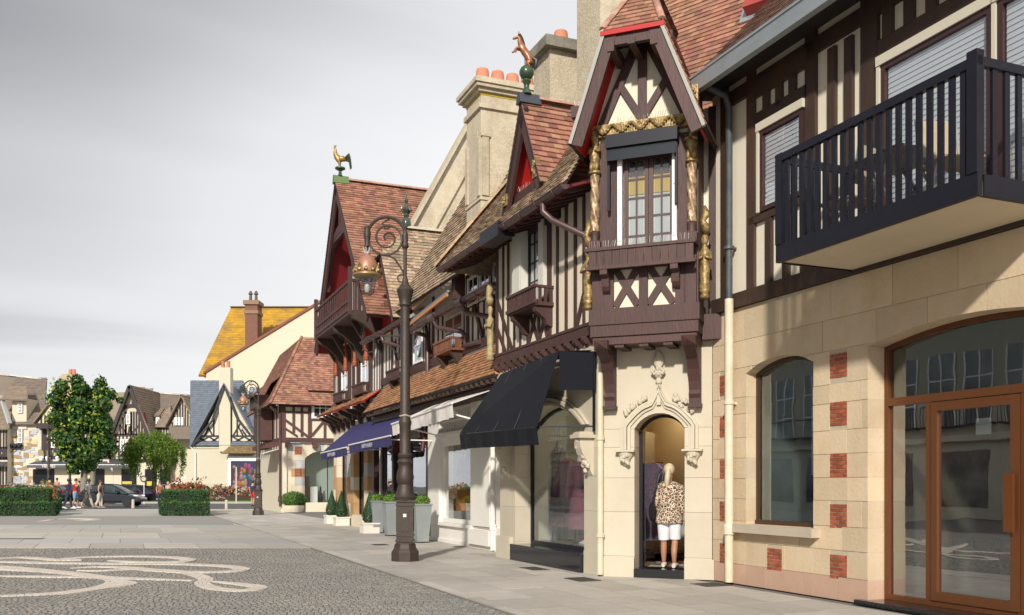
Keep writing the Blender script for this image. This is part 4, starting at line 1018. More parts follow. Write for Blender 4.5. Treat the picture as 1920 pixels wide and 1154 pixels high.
# flower box balconet
bx0_, bx1_, yo = -15.68, -14.44, -1.62
fb = MB().box(bx0_, bx1_, yo, yF, 4.47, 4.53).build('flower_box', TIMB, AH)
MB().box(bx0_-.02, bx1_+.02, yo-.03, yo+.03, 4.77, 4.82).build('top_rail', TIMB, AH, fb)
MB().box(bx0_-.02, bx1_+.02, yo-.03, yo+.03, 4.50, 4.56).build('bottom_rail', TIMB, AH, fb)
for i in range(13):
    x = bx0_+.03+i*(bx1_-bx0_-.06)/12; MB().box(x-.022, x+.022, yo-.015, yo+.015, 4.56, 4.77).build('baluster', TIMB, AH, fb)
for xs in (bx0_, bx1_-.05):
    MB().box(xs, xs+.05, yo+.031, yF, 4.77, 4.815).build('side_rail', TIMB, AH, fb)
    for y in (yo+.10, yo+.2, yo+.3): MB().box(xs+.01, xs+.04, y-.025, y+.025, 4.53, 4.77).build('baluster', TIMB, AH, fb)
for x in (-15.55, -14.55):
    MB().prismx([(yF, 4.12), (yF-.10, 4.15), (yF-.14, 4.25), (yF-.24, 4.33), (yo+.03, 4.38), (yo+.02, 4.469), (yF, 4.469)], x-.06, x+.06).build('bracket', TIMB, AH, fb)
saint(-17.10, yF-.13, 4.0, 1.1).build('carved_saint', mat('pale_gilded_wood', (.42, .34, .17), .6, 0, (14, .7, (.20, .14, .06)), (25, .4)), AH, smooth=2)
# downpipe at the joint with the doorway
pc = CHA.world(-.86, -.06); lp = ROW.loc((pc.x-ROW.o[0], pc.y-ROW.o[1]))
pp = MB().tube([(lp[0], lp[1], .03), (lp[0], lp[1], 3.4)], .05, 12).build('downpipe', PIPEC, AH, smooth=True)
for z in (.6, 2.1): MB().lathe([(.052, 0), (.066, .005), (.066, .06), (.052, .065)], (lp[0], lp[1], z), 12).build('pipe_collar', PIPEC, AH, pp)
# eaves: red boarding, gutters, elbow pipe
zg = 5.87; yg = -1.95
MB().slab([(-18.6, yg+.06, zg+.03), (-12.5, yg+.06, zg+.03), (-12.5, fy+.1, zg+.30), (-18.6, fy+.1, zg+.30)], .04).build('eave_boarding', mat('dark_red_boarding', (.12, .012, .012), .7), AH)
for i in range(20):
    x = -18.4+i*.30; MB().bar((x, yg+.10, zg-.01), (x, fy, zg+.22), .07, .08).build('rafter_end', TIMB, AH)
PIPEP = mat('plum_gutter_paint', (.11, .062, .062), .38, 0, (6, .4, (.08, .045, .045)), metal=.2)
def gutter(T, x0, x1, y, z, r=.075, m=PIPEP, name='gutter', under=None):
    b = MB(); n = 9
    for a0 in (r, r*.86):
        vs = [(x, y+a0*math.cos(math.pi+math.pi*k/(n-1)), z+a0*math.sin(math.pi+math.pi*k/(n-1))) for x in (x0, x1) for k in range(n)]
        b.add(vs, [(k, k+1, n+k+1, n+k) for k in range(n-1)])
    for x in (x0, x1): b.add([(x, y+r*math.cos(math.pi+math.pi*k/(n-1)), z+r*math.sin(math.pi+math.pi*k/(n-1))) for k in range(n)], [tuple(range(n))])
    b.tube([(x0, y-r, z), (x1, y-r, z)], .012, 6)
    o = b.build(name, m, T, under, smooth=True)
    k = int(abs(x1-x0)/.6)
    for i in range(k):
        x = x0+(x1-x0)*(i+.5)/k
        MB().tube([(x, y+(r+.006)*math.cos(math.pi+math.pi*j/6), z+(r+.006)*math.sin(math.pi+math.pi*j/6)) for j in range(7)], .008, 5).build('gutter_bracket', m, T, o)
    return o
gutter(AH, -18.6, -15.7, yg, zg+.05); gutter(AH, -15.2, -12.6, yg, zg+.05)
MB().box(-16.0, -15.1, yg-.09, yg+.2, zg-.10, zg+.14).build('gutter_hopper', NAVY, AH)
MB().tube([(-13.4, yg, zg-.02), (-13.4, yg, zg-.15), (-13.3, yg+.12, zg-.30), (-12.75, fy-.22, zg-.68), (-12.7, fy-.16, zg-.95)], .05, 10).build('elbow_pipe', PIPEP, AH, smooth=True)
# main roof slope
rs = 1.32
def roofz(y): return zg+.10+(y-yg)*rs
mp = [(-18.7, yg-.03, roofz(yg-.03)), (-12.6, yg-.03, roofz(yg-.03)), (-15.4, 1.5, roofz(1.5)), (-16.4, 1.5, roofz(1.5))]
rfA = MB().slab(mp, .05).build('main_roof', SOF, AH)
tiles(AH, 'roof_tiles', mp, .16, .105, TILEO, under=rfA, t=.02)
ridge(AH, (-18.72, yg-.03, zg+.12), (-16.4, 1.5, roofz(1.5)+.03), mat('mossy_hip_tile', (.42, .26, .15), .9, .3, (9, .6, (.52, .45, .32))), .10, .2, under=rfA, name='hip_tile')
MB().slab([(-18.7, 3.0, 5.9), (-18.7, yg-.03, roofz(yg-.03)-.02), (-16.4, 1.5, roofz(1.5)-.02), (-16.4, 3.0, roofz(1.5)-.02)], .05).build('hip_slope', TILEO, AH)
# back of the roof
MB().slab([(-15.4, 1.5, roofz(1.5)-.01), (-14.0, 4.5, 6.0), (-18, 4.5, 6.0), (-16.4, 1.5, roofz(1.5)-.01)], .05).build('back_slope', TILEO, AH)
# dormer with red gable
dxc, dyv, dzr, dze, dhw = -14.76, -1.76, 8.03, 6.38, .82
dk = 1.0
rp_ = [(dxc+dhw, dyv, dze), (dxc+dhw, dk, dze), (dxc, dk, dzr), (dxc, dyv, dzr)]
lp_ = [(dxc-dhw*1.12, dk, dze-.22), (dxc-dhw*1.12, dyv, dze-.22), (dxc, dyv, dzr), (dxc, dk, dzr)]
rfD = MB().slab(rp_, .05).slab(lp_, .05).build('dormer_roof', SOF, AH); fix_normals(rfD)
tiles(AH, 'roof_tiles', rp_, .17, .112, TILE, objs=300, under=rfD, t=.02)
tiles(AH, 'roof_tiles', lp_, .17, .112, TILE, objs=0, under=rfD, t=.02)
ridge(AH, (dxc, dyv+.35, dzr+.04), (dxc, dk, dzr+.04), RIDG, .08, .4, under=rfD)
MB().prism([(dxc-.10, dzr-.06), (dxc+.10, dzr-.06), (dxc+.03, dzr+.13), (dxc-.03, dzr+.13)], dyv-.04, dyv+.36).build('lead_cap', mat('dark_lead', (.06, .07, .09), .45, metal=.3), AH, rfD)
MB().prism([(dxc-.78, 6.2), (dxc+.72, 6.2), (dxc+.02, dzr-.12), (dxc-.02, dzr-.12)], -1.30, -1.22).build('dormer_gable', REDP, AH)
for i in range(10):
    z = 6.3+i*.17; hwd = .74*(1-(z-6.2)/1.75)
    if hwd > .06: MB().box(dxc-hwd, dxc+hwd*.95, -1.316, -1.301, z, z+.155).build('red_board', REDP, AH)
for s_, ex_ in ((1, 1.0), (-1, 1.12)):
    a = (dxc+s_*dhw*ex_, dze-(.22 if s_ < 0 else 0)); b = (dxc, dzr)
    d_ = (Vector(b)-Vector(a)).normalized(); nn = Vector((d_.y, -d_.x)); nn = nn if nn.y < 0 else -nn
    MB().prism([tuple(Vector(a)+nn*.055), tuple(Vector(b)+nn*.055+Vector((0, -.02))), tuple(Vector(b)+nn*.2+Vector((0, -.1))), tuple(Vector(a)+nn*.2)], dyv+.02, dyv+.08).build('barge_board', TIMB, AH)
    MB().slab([(a[0]+nn.x*.07, dyv+.09, a[1]+nn.y*.07), (a[0]+nn.x*.07, -1.3, a[1]+nn.y*.07), (b[0]+nn.x*.07, -1.3, b[1]+nn.y*.07), (b[0]+nn.x*.07, dyv+.09, b[1]+nn.y*.07)], .01).build('red_soffit', REDP, AH)
MB().box(dxc-.80, dxc-.64, dyv+.03, -1.3, 6.42, 6.58).build('purlin_end', TIMB, AH)
gm = MB().box(dxc-.82, dxc-.62, dyv-.01, dyv+.03, 6.40, 6.60)
for i in range(7): gm.ball((dxc-.72+.05*math.cos(i*.9), dyv-.02, 6.50+.05*math.sin(i*.9)), .026, 6)
gm.build('gilded_mask', GOLD, AH)
gm = MB().box(dxc+.50, dxc+.66, dyv+.0, dyv+.07, 6.52, 6.84)
for i in range(9): gm.ball((dxc+.58+.04*math.cos(i*.9), dyv-.01, 6.58+.025*i), .028, 6)
gm.build('gilded_mask', GOLD, AH)
spikes(AH, dxc-.78, dxc-.1, dyv+.2, 6.58, 22, .12)
MB().box(dxc-.68, dxc+.66, dyv+.12, -1.3, 6.42, 6.56).build('tie_beam', TIMB, AH)
# small dormer window under the gable
MB().box(dxc-.62, dxc+.6, -1.34, -1.22, 5.9, 6.42).build('dormer_cheek', DARKI, AH)
# chimneys
def chimney(T, x0, x1, y0, y1, z0, z1, m, cap=.12, caph=.16, pots=0, name='chimney', capm=None):
    c = MB().box(x0, x1, y0, y1, z0, z1).build(name, m, T)
    MB().box(x0-cap, x1+cap, y0-cap, y1+cap, z1+.001, z1+caph).build('cap', capm or m, T, c)
    return c
CAPD = mat('lichen_dark_capstone', (.16, .145, .115), .95, 0, (4, .7, (.34, .32, .26)), (20, .5))
c2 = chimney(AH, -16.75, -16.0, -.62, .16, 7.0, 9.66, CHIM, .14, .20, capm=CAPD)
MB().lathe([(.16, 0), (.14, .3), (.125, .36)], (-16.4, -.2, 9.87), 14).build('chimney_pot', POT, AH, c2, smooth=True)
c3 = chimney(AH, -15.3, -14.4, -.40, .8, 7.2, 13.0, CHIM, .1, .2)
# ------------------------------------------------------------------ long low house: tiled canopy, white shop, dark timber shop (facade y=-.7)
BH = Thing('canopy_house', 'long timbered house with mossy tiled canopy over a white shop and a dark wooden shop', 'building', ROW, (-23, -.7, 0))
y0 = -.7
WSH = mat('white_shopfront_paint', (.78, .75, .69), .5, .02, (1.6, .3, (.70, .65, .57)), (10, .05))
# white shop: plinth, column, window, transom fretwork
MB().box(-23.1, -18.7, y0-.02, y0+.3, .0015, .48).build('stall_riser', WSH, BH)
MB().box(-23.12, -19.85, y0-.10, y0-.021, .42, .50).build('shop_sill', WSH, BH)
MB().box(-23.12, -18.62, y0-.06, y0-.021, .0015, .09).build('skirting', WSH, BH)
MB().box(-19.9, -18.72, y0-.09, y0+.3, .50, 3.55).build('shop_column', WSH, BH)
MB().box(-19.95, -18.66, y0-.14, y0-.02, .0918, .42).build('column_plinth', WSH, BH)
MB().box(-23.1, -22.2, y0-.09, y0+.3, .50, 3.55).build('shop_column', WSH, BH)
MB().box(-22.2, -19.9, y0-.06, y0+.3, 2.48, 2.72).build('shop_lintel', WSH, BH)
MB().box(-22.3, -19.8, y0-.16, y0-.061, 2.60, 2.68).build('lintel_cornice', WSH, BH)
wv = MB().box(-22.2, -22.08, y0+.0, y0+.08, .50, 2.48).box(-20.02, -19.9, y0+.0, y0+.08, .50, 2.48).box(-22.08, -20.02, y0, y0+.08, .50, .60).box(-22.08, -20.02, y0, y0+.08, 2.38, 2.48).build('display_window', WSH, BH)
MB().box(-22.08, -20.02, y0+.04, y0+.046, .60, 2.38).build('pane', GLASS, BH, wv)
for i in range(18): MB().box(-22.1+i*.125, -22.1+i*.125+.05, y0, y0+.04, 2.74, 3.22).build('fret_slat', WSH, BH)
MB().box(-22.2, -19.9, y0-.015, y0+.055, 2.95, 3.0).box(-22.2, -19.9, y0-.03, y0+.07, 3.222, 3.30).build('fret_rail', WSH, BH)
MB().box(-23.1, -19.9, y0+.06, y0+.3, 2.72, 3.6).build('transom_wall', mat('shop_transom_dark', (.10, .085, .07), .9), BH)
MB().box(-23.0, -19.0, 1.3, 1.4, .4, 3.5).box(-23.1, -23.0, y0+.3, 1.3, .4, 3.5).build('shop_wall', INTC, BH)
MB().box(-23.0, -19.0, y0+.3, 1.3, .42, .48).build('shop_floor', mat('dark_floor', (.10, .09, .085), .4), BH)
# link wall to the awning house with pale downpipe
MB().box(-18.72, -17.07, y0-.04, y0+.3, .0, 3.6).build('link_wall', WSH, BH)
MB().box(-18.5, -17.3, y0-.10, y0-.041, .0015, .5).build('link_plinth', WSH, BH)
pp = MB().tube([(-18.42, y0-.13, .03), (-18.42, y0-.13, 3.5)], .05, 12).build('downpipe', WSH, BH, smooth=True)
MB().lathe([(.052, 0), (.07, .01), (.07, .12), (.052, .14)], (-18.42, y0-.13, .45), 12).build('pipe_collar', WSH, BH, pp)
# dark wooden shop
DKW = mat('dark_aubergine_joinery', (.030, .017, .020), .4, .1, (5, .4, (.05, .025, .025)))
MB().box(-29.0, -23.1, y0+.12, y0+.3, .0, 3.6).build('shopfront_backing', DARKI, BH)
MB().box(-29.0, -23.1, y0-.02, y0+.12, .0015, .55).build('stall_riser', DKW, BH)
for x in (-23.25, -25.15, -26.6, -27.9, -28.9): MB().box(x-.09, x+.09, y0-.07, y0+.115, .0025, 3.3).build('shop_post', DKW, BH)
MB().box(-29.0, -23.1, y0-.05, y0+.115, 3.0, 3.28).build('shop_fascia', DKW, BH)
wv = window(BH, -25.05, -23.35, .56, 2.62, y0-.01, 1, 1, DKW, GLASSD, fw=.06, dep=.06, name='display_window')
for i in range(12): MB().box(-25.0+i*.135, -25.0+i*.135+.05, y0-.01, y0+.04, 2.68, 2.98).build('fret_slat', mat('pale_fret', (.45, .42, .36), .7), BH)
wv = window(BH, -27.8, -26.7, .56, 2.62, y0-.01, 1, 1, DKW, GLASSD, fw=.06, dep=.06, name='display_window')
Ad = arcpts(-26.5, -25.25, 2.35, 2.75, 10); Ae = arcpts(-26.6, -25.15, 2.35, 2.87, 10)
da = MB()
for i in range(10): da.prism([Ad[i], Ad[i+1], Ae[i+1], Ae[i]], y0-.10, y0+.1)
da.build('door_arch', mat('dark_red_joinery', (.09, .018, .018), .4), BH)
MB().prism([(-26.48, .56), (-25.27, .56)]+arcpts(-26.48, -25.27, 2.35, 2.74, 10)[::-1], y0+.06, y0+.10).build('shop_door', NAVY, BH)
MB().tube([(-23.35, y0-.12, 3.2), (-23.3, y0-.2, 2.9), (-23.35, y0-.12, 2.6), (-23.3, y0-.18, 2.3)], [.08, .05, .09, .04], 8).build('carved_bracket', mat('dark_red_joinery', (.09, .018, .018), .4), BH, smooth=True)
# tiled canopy
cy0, cz0, cy1, cz1 = -1.38, 3.58, y0-.01, 4.40
cp_ = [(-27.6, cy0, cz0), (-17.0, cy0, cz0), (-17.35, cy1, cz1), (-27.6, cy1, cz1)]
cn = MB().slab(cp_, .05).build('tiled_canopy', mat('dark_boarding', (.05, .03, .025), .8), BH)
tiles(BH, 'canopy_tiles', cp_, .17, .10, TILEC, objs=280, under=cn, t=.022)
tiles(BH, 'canopy_tiles', [(-17.0, cy0, cz0), (-16.9, cy1, cz0), (-17.35, cy1, cz1)], .16, .12, mat('orange_scale_tile', (.52, .20, .09), .8, .2), objs=60, under=cn, t=.02)
for i in range(34): MB().box(-27.4+i*.31, -27.4+i*.31+.07, cy0+.03, y0, cz0-.13, cz0-.06).build('rafter_foot', TIMD, BH)
MB().box(-27.6, -17.05, cy0+.25, y0, cz0-.30, cz0-.14).build('canopy_beam', TIMD, BH)
# upper wall under the first gutter
MB().box(-28.0, -17.06, y0, y0+.3, 3.6, 6.3).build('upper_wall', WHITEP, BH)
MB().box(-28.0, -17.06, y0-.06, y0+.0, 4.46, 4.66).build('sill_beam', TIMB, BH)
L = []
x = -27.9
random.seed(12)
while x < -17.2:
    if not (-21.9 < x < -20.5 or -24.6 < x < -23.7): L.append((x, 4.66, x, 5.7, .085))
    x += .36
for x in (-24.9, -22.9, -20.3, -18.7, -26.9): L.append((x, 4.46, x, 6.25, .18))
timbers(BH, L, y0, TIMB, d=.014)
timbers(BH, [(-23.5, 5.6, -23.0, 4.7, .1), (-19.9, 5.6, -19.3, 4.7, .1), (-26.6, 5.6, -26.1, 4.7, .1), (-18.1, 5.6, -17.5, 4.7, .1)], y0, TIMB, d=.056)
# windows, upper row and lower row
for a, b, z0, z1 in ((-24.55, -23.75, 4.7, 5.6), (-21.9, -20.55, 4.75, 5.5), (-20.2, -19.5, 5.5, 6.15), (-19.4, -18.8, 5.5, 6.15), (-18.6, -17.9, 5.5, 6.15)):
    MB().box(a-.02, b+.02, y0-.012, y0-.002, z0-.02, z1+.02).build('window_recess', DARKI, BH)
    wv = window(BH, a, b, z0, z1, y0-.062, 2, 2, WHITE, GLASSD, fw=.05, bw=.03, dep=.04, panes=False)
    MB().box(a+.05, b-.05, y0-.017, y0-.014, z0+.05, z1-.25).build('curtain', CURT, BH, wv)
# window boxes
def fbox(T, x0, x1, yo, yi, z0, z1, m, n=11):
    fb = MB().box(x0, x1, yo, yi, z0, z0+.05).build('flower_box', m, T)
    MB().box(x0-.02, x1+.02, yo-.03, yo+.03, z1-.05, z1).build('top_rail', m, T, fb)
    for i in range(n):
        x = x0+.03+i*(x1-x0-.06)/(n-1); MB().box(x-.025, x+.025, yo-.015, yo+.015, z0+.05, z1-.05).build('baluster', m, T, fb)
    for xs in (x0, x1-.05):
        MB().box(xs, xs+.05, yo+.031, yi, z1-.05, z1-.004).build('side_rail', m, T, fb)
        for k in range(3):
            y = yo+.12+k*(yi-yo-.14)/3; MB().box(xs+.01, xs+.04, y-.025, y+.025, z0+.05, z1-.05).build('baluster', m, T, fb)
    for x in (x0+.15, x1-.15):
        MB().prismx([(yi, z0-.38), (yi-.10, z0-.34), (yi-.16, z0-.2), (yo+.05, z0-.08), (yo+.04, z0-.001), (yi, z0-.001)], x-.07, x+.07).build('bracket', m if m is not TIMO else TIMD, T, fb)
fbox(BH, -21.75, -20.45, -1.06, y0-.06, 4.55, 4.86, TIMO)
fbox(BH, -26.2, -24.9, -1.06, y0-.06, 4.38, 4.68, TIMB)
# pent eaves with gutters, elbow pipes
pe = [(-23.3, -1.22, 5.40), (-17.1, -1.22, 5.40), (-17.1, y0, 5.75), (-23.3, y0, 5.75)]
po = MB().slab(pe, .05).build('pent_eave', mat('orange_brown_flashing', (.30, .13, .07), .7, 0, (4, .5, (.2, .1, .06))), BH)
tiles(BH, 'roof_tiles', pe, .17, .12, TILEO, under=po, t=.02)
gutter(BH, -23.4, -21.3, -1.27, 5.40); gutter(BH, -21.1, -17.2, -1.27, 5.43)
for x in (-21.2, -19.2):
    MB().tube([(x-.18, -1.27, 5.40), (x+.18, -1.27, 5.40)], .10, 12).build('gutter_end', PIPEP, BH, smooth=True)
    MB().tube([(x+.1, -1.27, 5.32), (x+.12, -1.2, 5.15), (x+.9, -.86, 4.95), (x+1.0, -.80, 4.85), (x+1.0, -.80, 4.62), (x+1.9, -.80, 4.58)], .055, 10).build('elbow_pipe', PIPEP, BH, smooth=True)
pe2 = [(-28.3, -1.22, 5.78), (-23.7, -1.22, 5.78), (-23.7, y0, 6.12), (-28.3, y0, 6.12)]
po = MB().slab(pe2, .05).build('pent_eave', ZINC, BH)
tiles(BH, 'roof_tiles', pe2, .17, .12, TILEO, under=po, t=.02)
gutter(BH, -28.3, -25.9, -1.27, 5.80); gutter(BH, -25.7, -23.7, -1.27, 5.78)
for x in (-26.0, -23.9):
    MB().tube([(x, -1.27, 5.70), (x+.02, -1.2, 5.5), (x+.7, -.86, 5.3), (x+.8, -.80, 5.2), (x+.8, -.80, 4.1)], .055, 10).build('elbow_pipe', PIPEP, BH, smooth=True)
# stepped dormer eaves above
GFL = mat('grey_lead_verge', (.27, .28, .29), .6, 0, (3, .5, (.36, .36, .35)))
for (xa, za, xb, zb_) in ((-23.6, 6.15, -20.9, 6.40), (-23.8, 5.78, -20.8, 5.98)):
    MB().slab([(xa, -1.05, za), (xb, -1.05, zb_), (xb, -.6, zb_+.25), (xa, -.6, za+.25)], .05).build('lead_verge', GFL, BH)
    MB().bar((xa, -1.04, za-.10), (xb, -1.04, zb_-.10), .05, .08).build('verge_tile_edge', mat('orange_tile_edge', (.46, .22, .10), .8), BH)
MB().box(-20.75, -20.5, -.95, y0, 5.75, 6.6).build('dormer_post', TIMB, BH)
# folded blue parasol-like blind hanging from the dormer window
MB().slab([(-24.65, -1.12, 5.72), (-24.2, -1.12, 5.72), (-24.35, -.92, 4.95), (-24.75, -.92, 4.95)], .05).build('hanging_blind', mat('blue_canvas', (.035, .04, .17), .8), BH)
# roof of the house with mossy tiles, party-wall parapet and great chimney
zr0 = 6.15; s_ = 1.88
bp = [(-21.0, -1.15, zr0), (-16.6, -1.15, zr0+.0), (-16.6, .9, zr0+2.05*s_), (-21.0, .9, zr0+2.05*s_)]
ro = MB().slab(bp, .05).build('main_roof', SOF, BH)
tiles(BH, 'roof_tiles', bp, .17, .11, mat('dark_mossy_tile', (.24, .17, .11), .9, .3, (5, .6, (.33, .29, .2)), (30, .3)), under=ro, t=.022)
bp = [(-25.5, -1.15, zr0), (-21.02, -1.15, zr0), (-21.02, .9, zr0+2.05*s_), (-23.4, .9, zr0+2.05*s_)]
ro = MB().slab(bp, .05).build('main_roof', SOF, BH)
tiles(BH, 'roof_tiles', bp, .17, .12, TILEO, under=ro, t=.022)
# parapet behind the mossy cross gable (stone, sloping coping with mouldings)
pl = [(.20, 9.35), (2.3, 13.2), (4.5, 13.2), (4.5, 5.5), (.20, 5.5)]
pw = MB().prismx(pl, -28.5, -28.05).build('party_wall', CHST, BH)
for (o0, o1, xx0, xx1) in ((.0, .16, -28.65, -27.9), (-1.35, -1.15, -28.06, -27.96), (-1.9, -1.65, -28.06, -27.92)):
    MB().prismx([(.20, 9.35+o0), (2.3, 13.2+o0), (2.3, 13.2+o1), (.20, 9.35+o1)], xx0, xx1).build('coping', CHST, BH, pw)
# great stone chimney
cx0, cx1, cya, cyb = -20.95, -20.0, -.50, 1.12
ck = MB().box(cx0, cx1, cya, cyb, 6.2, 10.05).build('stone_chimney', CHST, BH)
for z0, z1, e_ in ((10.05, 10.16, .06), (10.16, 10.42, .0), (10.42, 10.50, .08), (10.50, 10.58, .16), (10.58, 10.68, .20), (10.68, 10.74, .12)):
    MB().box(cx0-e_, cx1+e_, cya-e_, cyb+e_, z0+.001, z1).build('cornice_course', CHST, BH, ck)
MB().box(cx0-.03, cx1+.03, cya-.03, cyb+.03, 7.95, 8.02).build('string_course', CHST, BH, ck)
# arched rendered panels with pilasters
ap = arcpts(cya+.22, cyb-.42, 9.35, 9.72, 10)
MB().prismx([(cya+.22, 8.05), (cyb-.42, 8.05)]+ap[::-1], cx1, cx1+.012).build('render_panel', CHIM, BH, ck)
for yv0, yv1 in ((cya+.02, cya+.18), (cyb-.38, cyb-.22)): MB().box(cx1+.0005, cx1+.05, yv0, yv1, 8.05, 9.4).box(cx1+.0005, cx1+.07, yv0-.03, yv1+.03, 9.401, 9.46).build('pilaster', CHST, BH, ck)
MB().box(cx0+.2, cx1-.2, cya-.012, cya-.0005, 8.05, 9.6).build('render_panel', CHIM, BH, ck)
for x in (cx0+.02, cx1-.16): MB().box(x, x+.14, cya-.05, cya-.0005, 8.05, 9.4).build('pilaster', CHST, BH, ck)
MB().box(cx0-.012, cx1+.012, cya-.012, cyb+.012, 10.36, 10.40).build('yellow_seal', mat('yellow_sealant', (.55, .40, .03), .7), BH, ck)
for i in range(4): MB().lathe([(.19, 0), (.15, .38), (.135, .42)], ((cx0+cx1)/2, cya+.22+i*.38, 10.74), 12).build('chimney_pot', POT, BH, ck, smooth=True)
# cross gable with mossy half-hip roof and red soffit
def half_hip(T, xc, wl, wr, zel, zer, hw_, zh, yv, yr, zr, yk, m, ex, w, objs=0, t=.02):
    R_ = [(xc+wr, yv, zer), (xc+wr, yk, zer), (xc, yk, zr), (xc, yr, zr), (xc+hw_, yv, zh)]
    L_ = [(xc-wl, yk, zel), (xc-wl, yv, zel), (xc-hw_, yv, zh), (xc, yr, zr), (xc, yk, zr)]
    def flat(P):
        n = (Vector(P[1])-Vector(P[0])).cross(Vector(P[2])-Vector(P[0])) if P is L_ else (Vector(P[1])-Vector(P[0])).cross(Vector(P[2])-Vector(P[0]))
        d_ = n.dot(Vector(P[0])); return P
    b = MB().slab(R_, .06).slab(L_, .06)
    if hw_ > .02: b.slab([(xc-hw_, yv, zh), (xc+hw_, yv, zh), (xc, yr, zr)], .06)
    o = b.build('gable_roof', SOF, T); fix_normals(o)
    tiles(T, 'roof_tiles', R_, w, ex, m, objs=objs, under=o, t=t); tiles(T, 'roof_tiles', L_, w, ex, m, under=o, t=t)
    if hw_ > .02: tiles(T, 'roof_tiles', [(xc-hw_, yv, zh), (xc+hw_, yv, zh), (xc, yr, zr)], w, ex, m, under=o, t=t)
    for s_, ww, zz_ in ((1, wr, zer), (-1, wl, zel)):
        a = Vector((xc+s_*ww, zz_)); b_ = Vector((xc+s_*hw_, zh)); d_ = (b_-a).normalized(); nn = Vector((d_.y, -d_.x)); nn = nn if nn.y < 0 else -nn
        MB().prism([tuple(a+nn*.06), tuple(b_+nn*.06), tuple(b_+nn*.24), tuple(a+nn*.24)], yv+.02, yv+.08).build('barge_board', TIMB, T)
        MB().slab([(a.x+nn.x*.08, yv+.09, a.y+nn.y*.08), (a.x+nn.x*.08, yv+.9, a.y+nn.y*.08), (b_.x+nn.x*.08, yv+.9, b_.y+nn.y*.08), (b_.x+nn.x*.08, yv+.09, b_.y+nn.y*.08)], .01).build('red_soffit', REDP, T)
    return o
xg = -26.7
half_hip(BH, xg, 1.9, 1.9, 6.0, 6.0, .60, 8.04, -1.25, -.30, 8.98, 2.4, TILEO, .12, .18)
MB().prism([(xg-1.6, 6.0), (xg+1.6, 6.0), (xg+.5, 7.8), (xg-.5, 7.8)], y0-.05, y0+.02).build('gable_wall', REDP, BH)
for x, z in ((xg+.45, 7.15), (xg-.6, 6.7), (xg+1.1, 6.45)): MB().box(x-.07, x+.07, -1.27, y0, z, z+.16).build('purlin_end', TIMO, BH)
ridge(BH, (xg+.0, -.30, 9.0), (xg, 2.4, 9.0), CHIM, .12, .45)
fi = MB().lathe([(.10, 0), (.14, .1), (.13, .25), (.06, .33), (.09, .40), (.05, .46), (.11, .55), (.04, .62), (.03, .75), (.07, .82), (.02, .9), (.008, 1.05)], (xg, -.32, 9.0), 12)
for i in range(8):
    a = i*math.pi/4; fi.tube([(xg+.05*math.cos(a), -.32+.05*math.sin(a), 9.45), (xg+.17*math.cos(a), -.32+.17*math.sin(a), 9.55), (xg+.12*math.cos(a), -.32+.12*math.sin(a), 9.66)], .018, 5)
fi.alone('ridge_finial', mat('green_glazed_ceramic', (.02, .07, .055), .25, 0, (12, .5, (.15, .05, .03))), 'dark green glazed pot finial with leaf sprays on the mossy ridge', 'finial', ROW, (xg, -.32, 9.0), smooth=True)

# ------------------------------------------------------------------ rooster gable house (facade y=-.7)
RH = Thing('rooster_gable_house', 'tall timbered house with steep red tiled gable roof and wooden gable balcony', 'building', ROW, (-31, -.7, 0))
cx = -30.5; rx0, rx1 = -35.2, -27.9
MB().box(rx0, rx1, y0, y0+.4, 3.9, 6.9).build('upper_wall', WHITEP, RH)
MB().prism([(rx0, 6.9), (rx1, 6.9), (cx+.2, 11.0), (cx-.2, 11.0)], y0+.02, y0+.4).build('gable_wall', WHITEP, RH)
L = []
x = rx0+.1
while x < rx1:
    L.append((x, 4.3, x, 7.0, .085)); x += .34
for x in (rx0+.15, -31.9, rx1-.15): L.append((x, 4.3, x, 7.1, .2))
L += [(rx0, 6.95, rx1, 6.95, .22), (rx0, 4.3, rx1, 4.3, .2)]
x = cx-2.4
while x < cx+2.4:
    L.append((x, 7.1, x, 7.1+max(.2, (3.6-abs(x-cx)*1.55)), .11)); x += .34
timbers(RH, L, y0, TIMB, d=.014)
# big gable roof: verge 0.95 m in front of the wall
yv = -1.65; za = 11.42
R_ = [(cx+4.35, yv, 6.30), (cx+4.35, 6.0, 6.30), (cx, 6.0, za), (cx, yv, za)]
L_ = [(cx-3.6, 6.0, 6.25), (cx-3.6, yv, 6.25), (cx, yv, za), (cx, 6.0, za)]
ro = MB().slab(R_, .07).slab(L_, .07).build('roof', SOF, RH); fix_normals(ro)
tiles(RH, 'roof_tiles', R_, .19, .125, TILE, objs=300, under=ro, t=.024)
tiles(RH, 'roof_tiles', L_, .19, .125, TILE, under=ro, t=.024)
ridge(RH, (cx, yv+.45, za+.03), (cx, 6.0, za+.03), RIDG, .11, .42, under=ro)
MB().prism([(cx-.14, za-.10), (cx+.14, za-.10), (cx+.05, za+.16), (cx-.05, za+.16)], yv-.05, yv+.46).build('green_cap', mat('green_patina', (.08, .17, .06), .6, 0, (8, .5, (.2, .18, .05))), RH, ro)
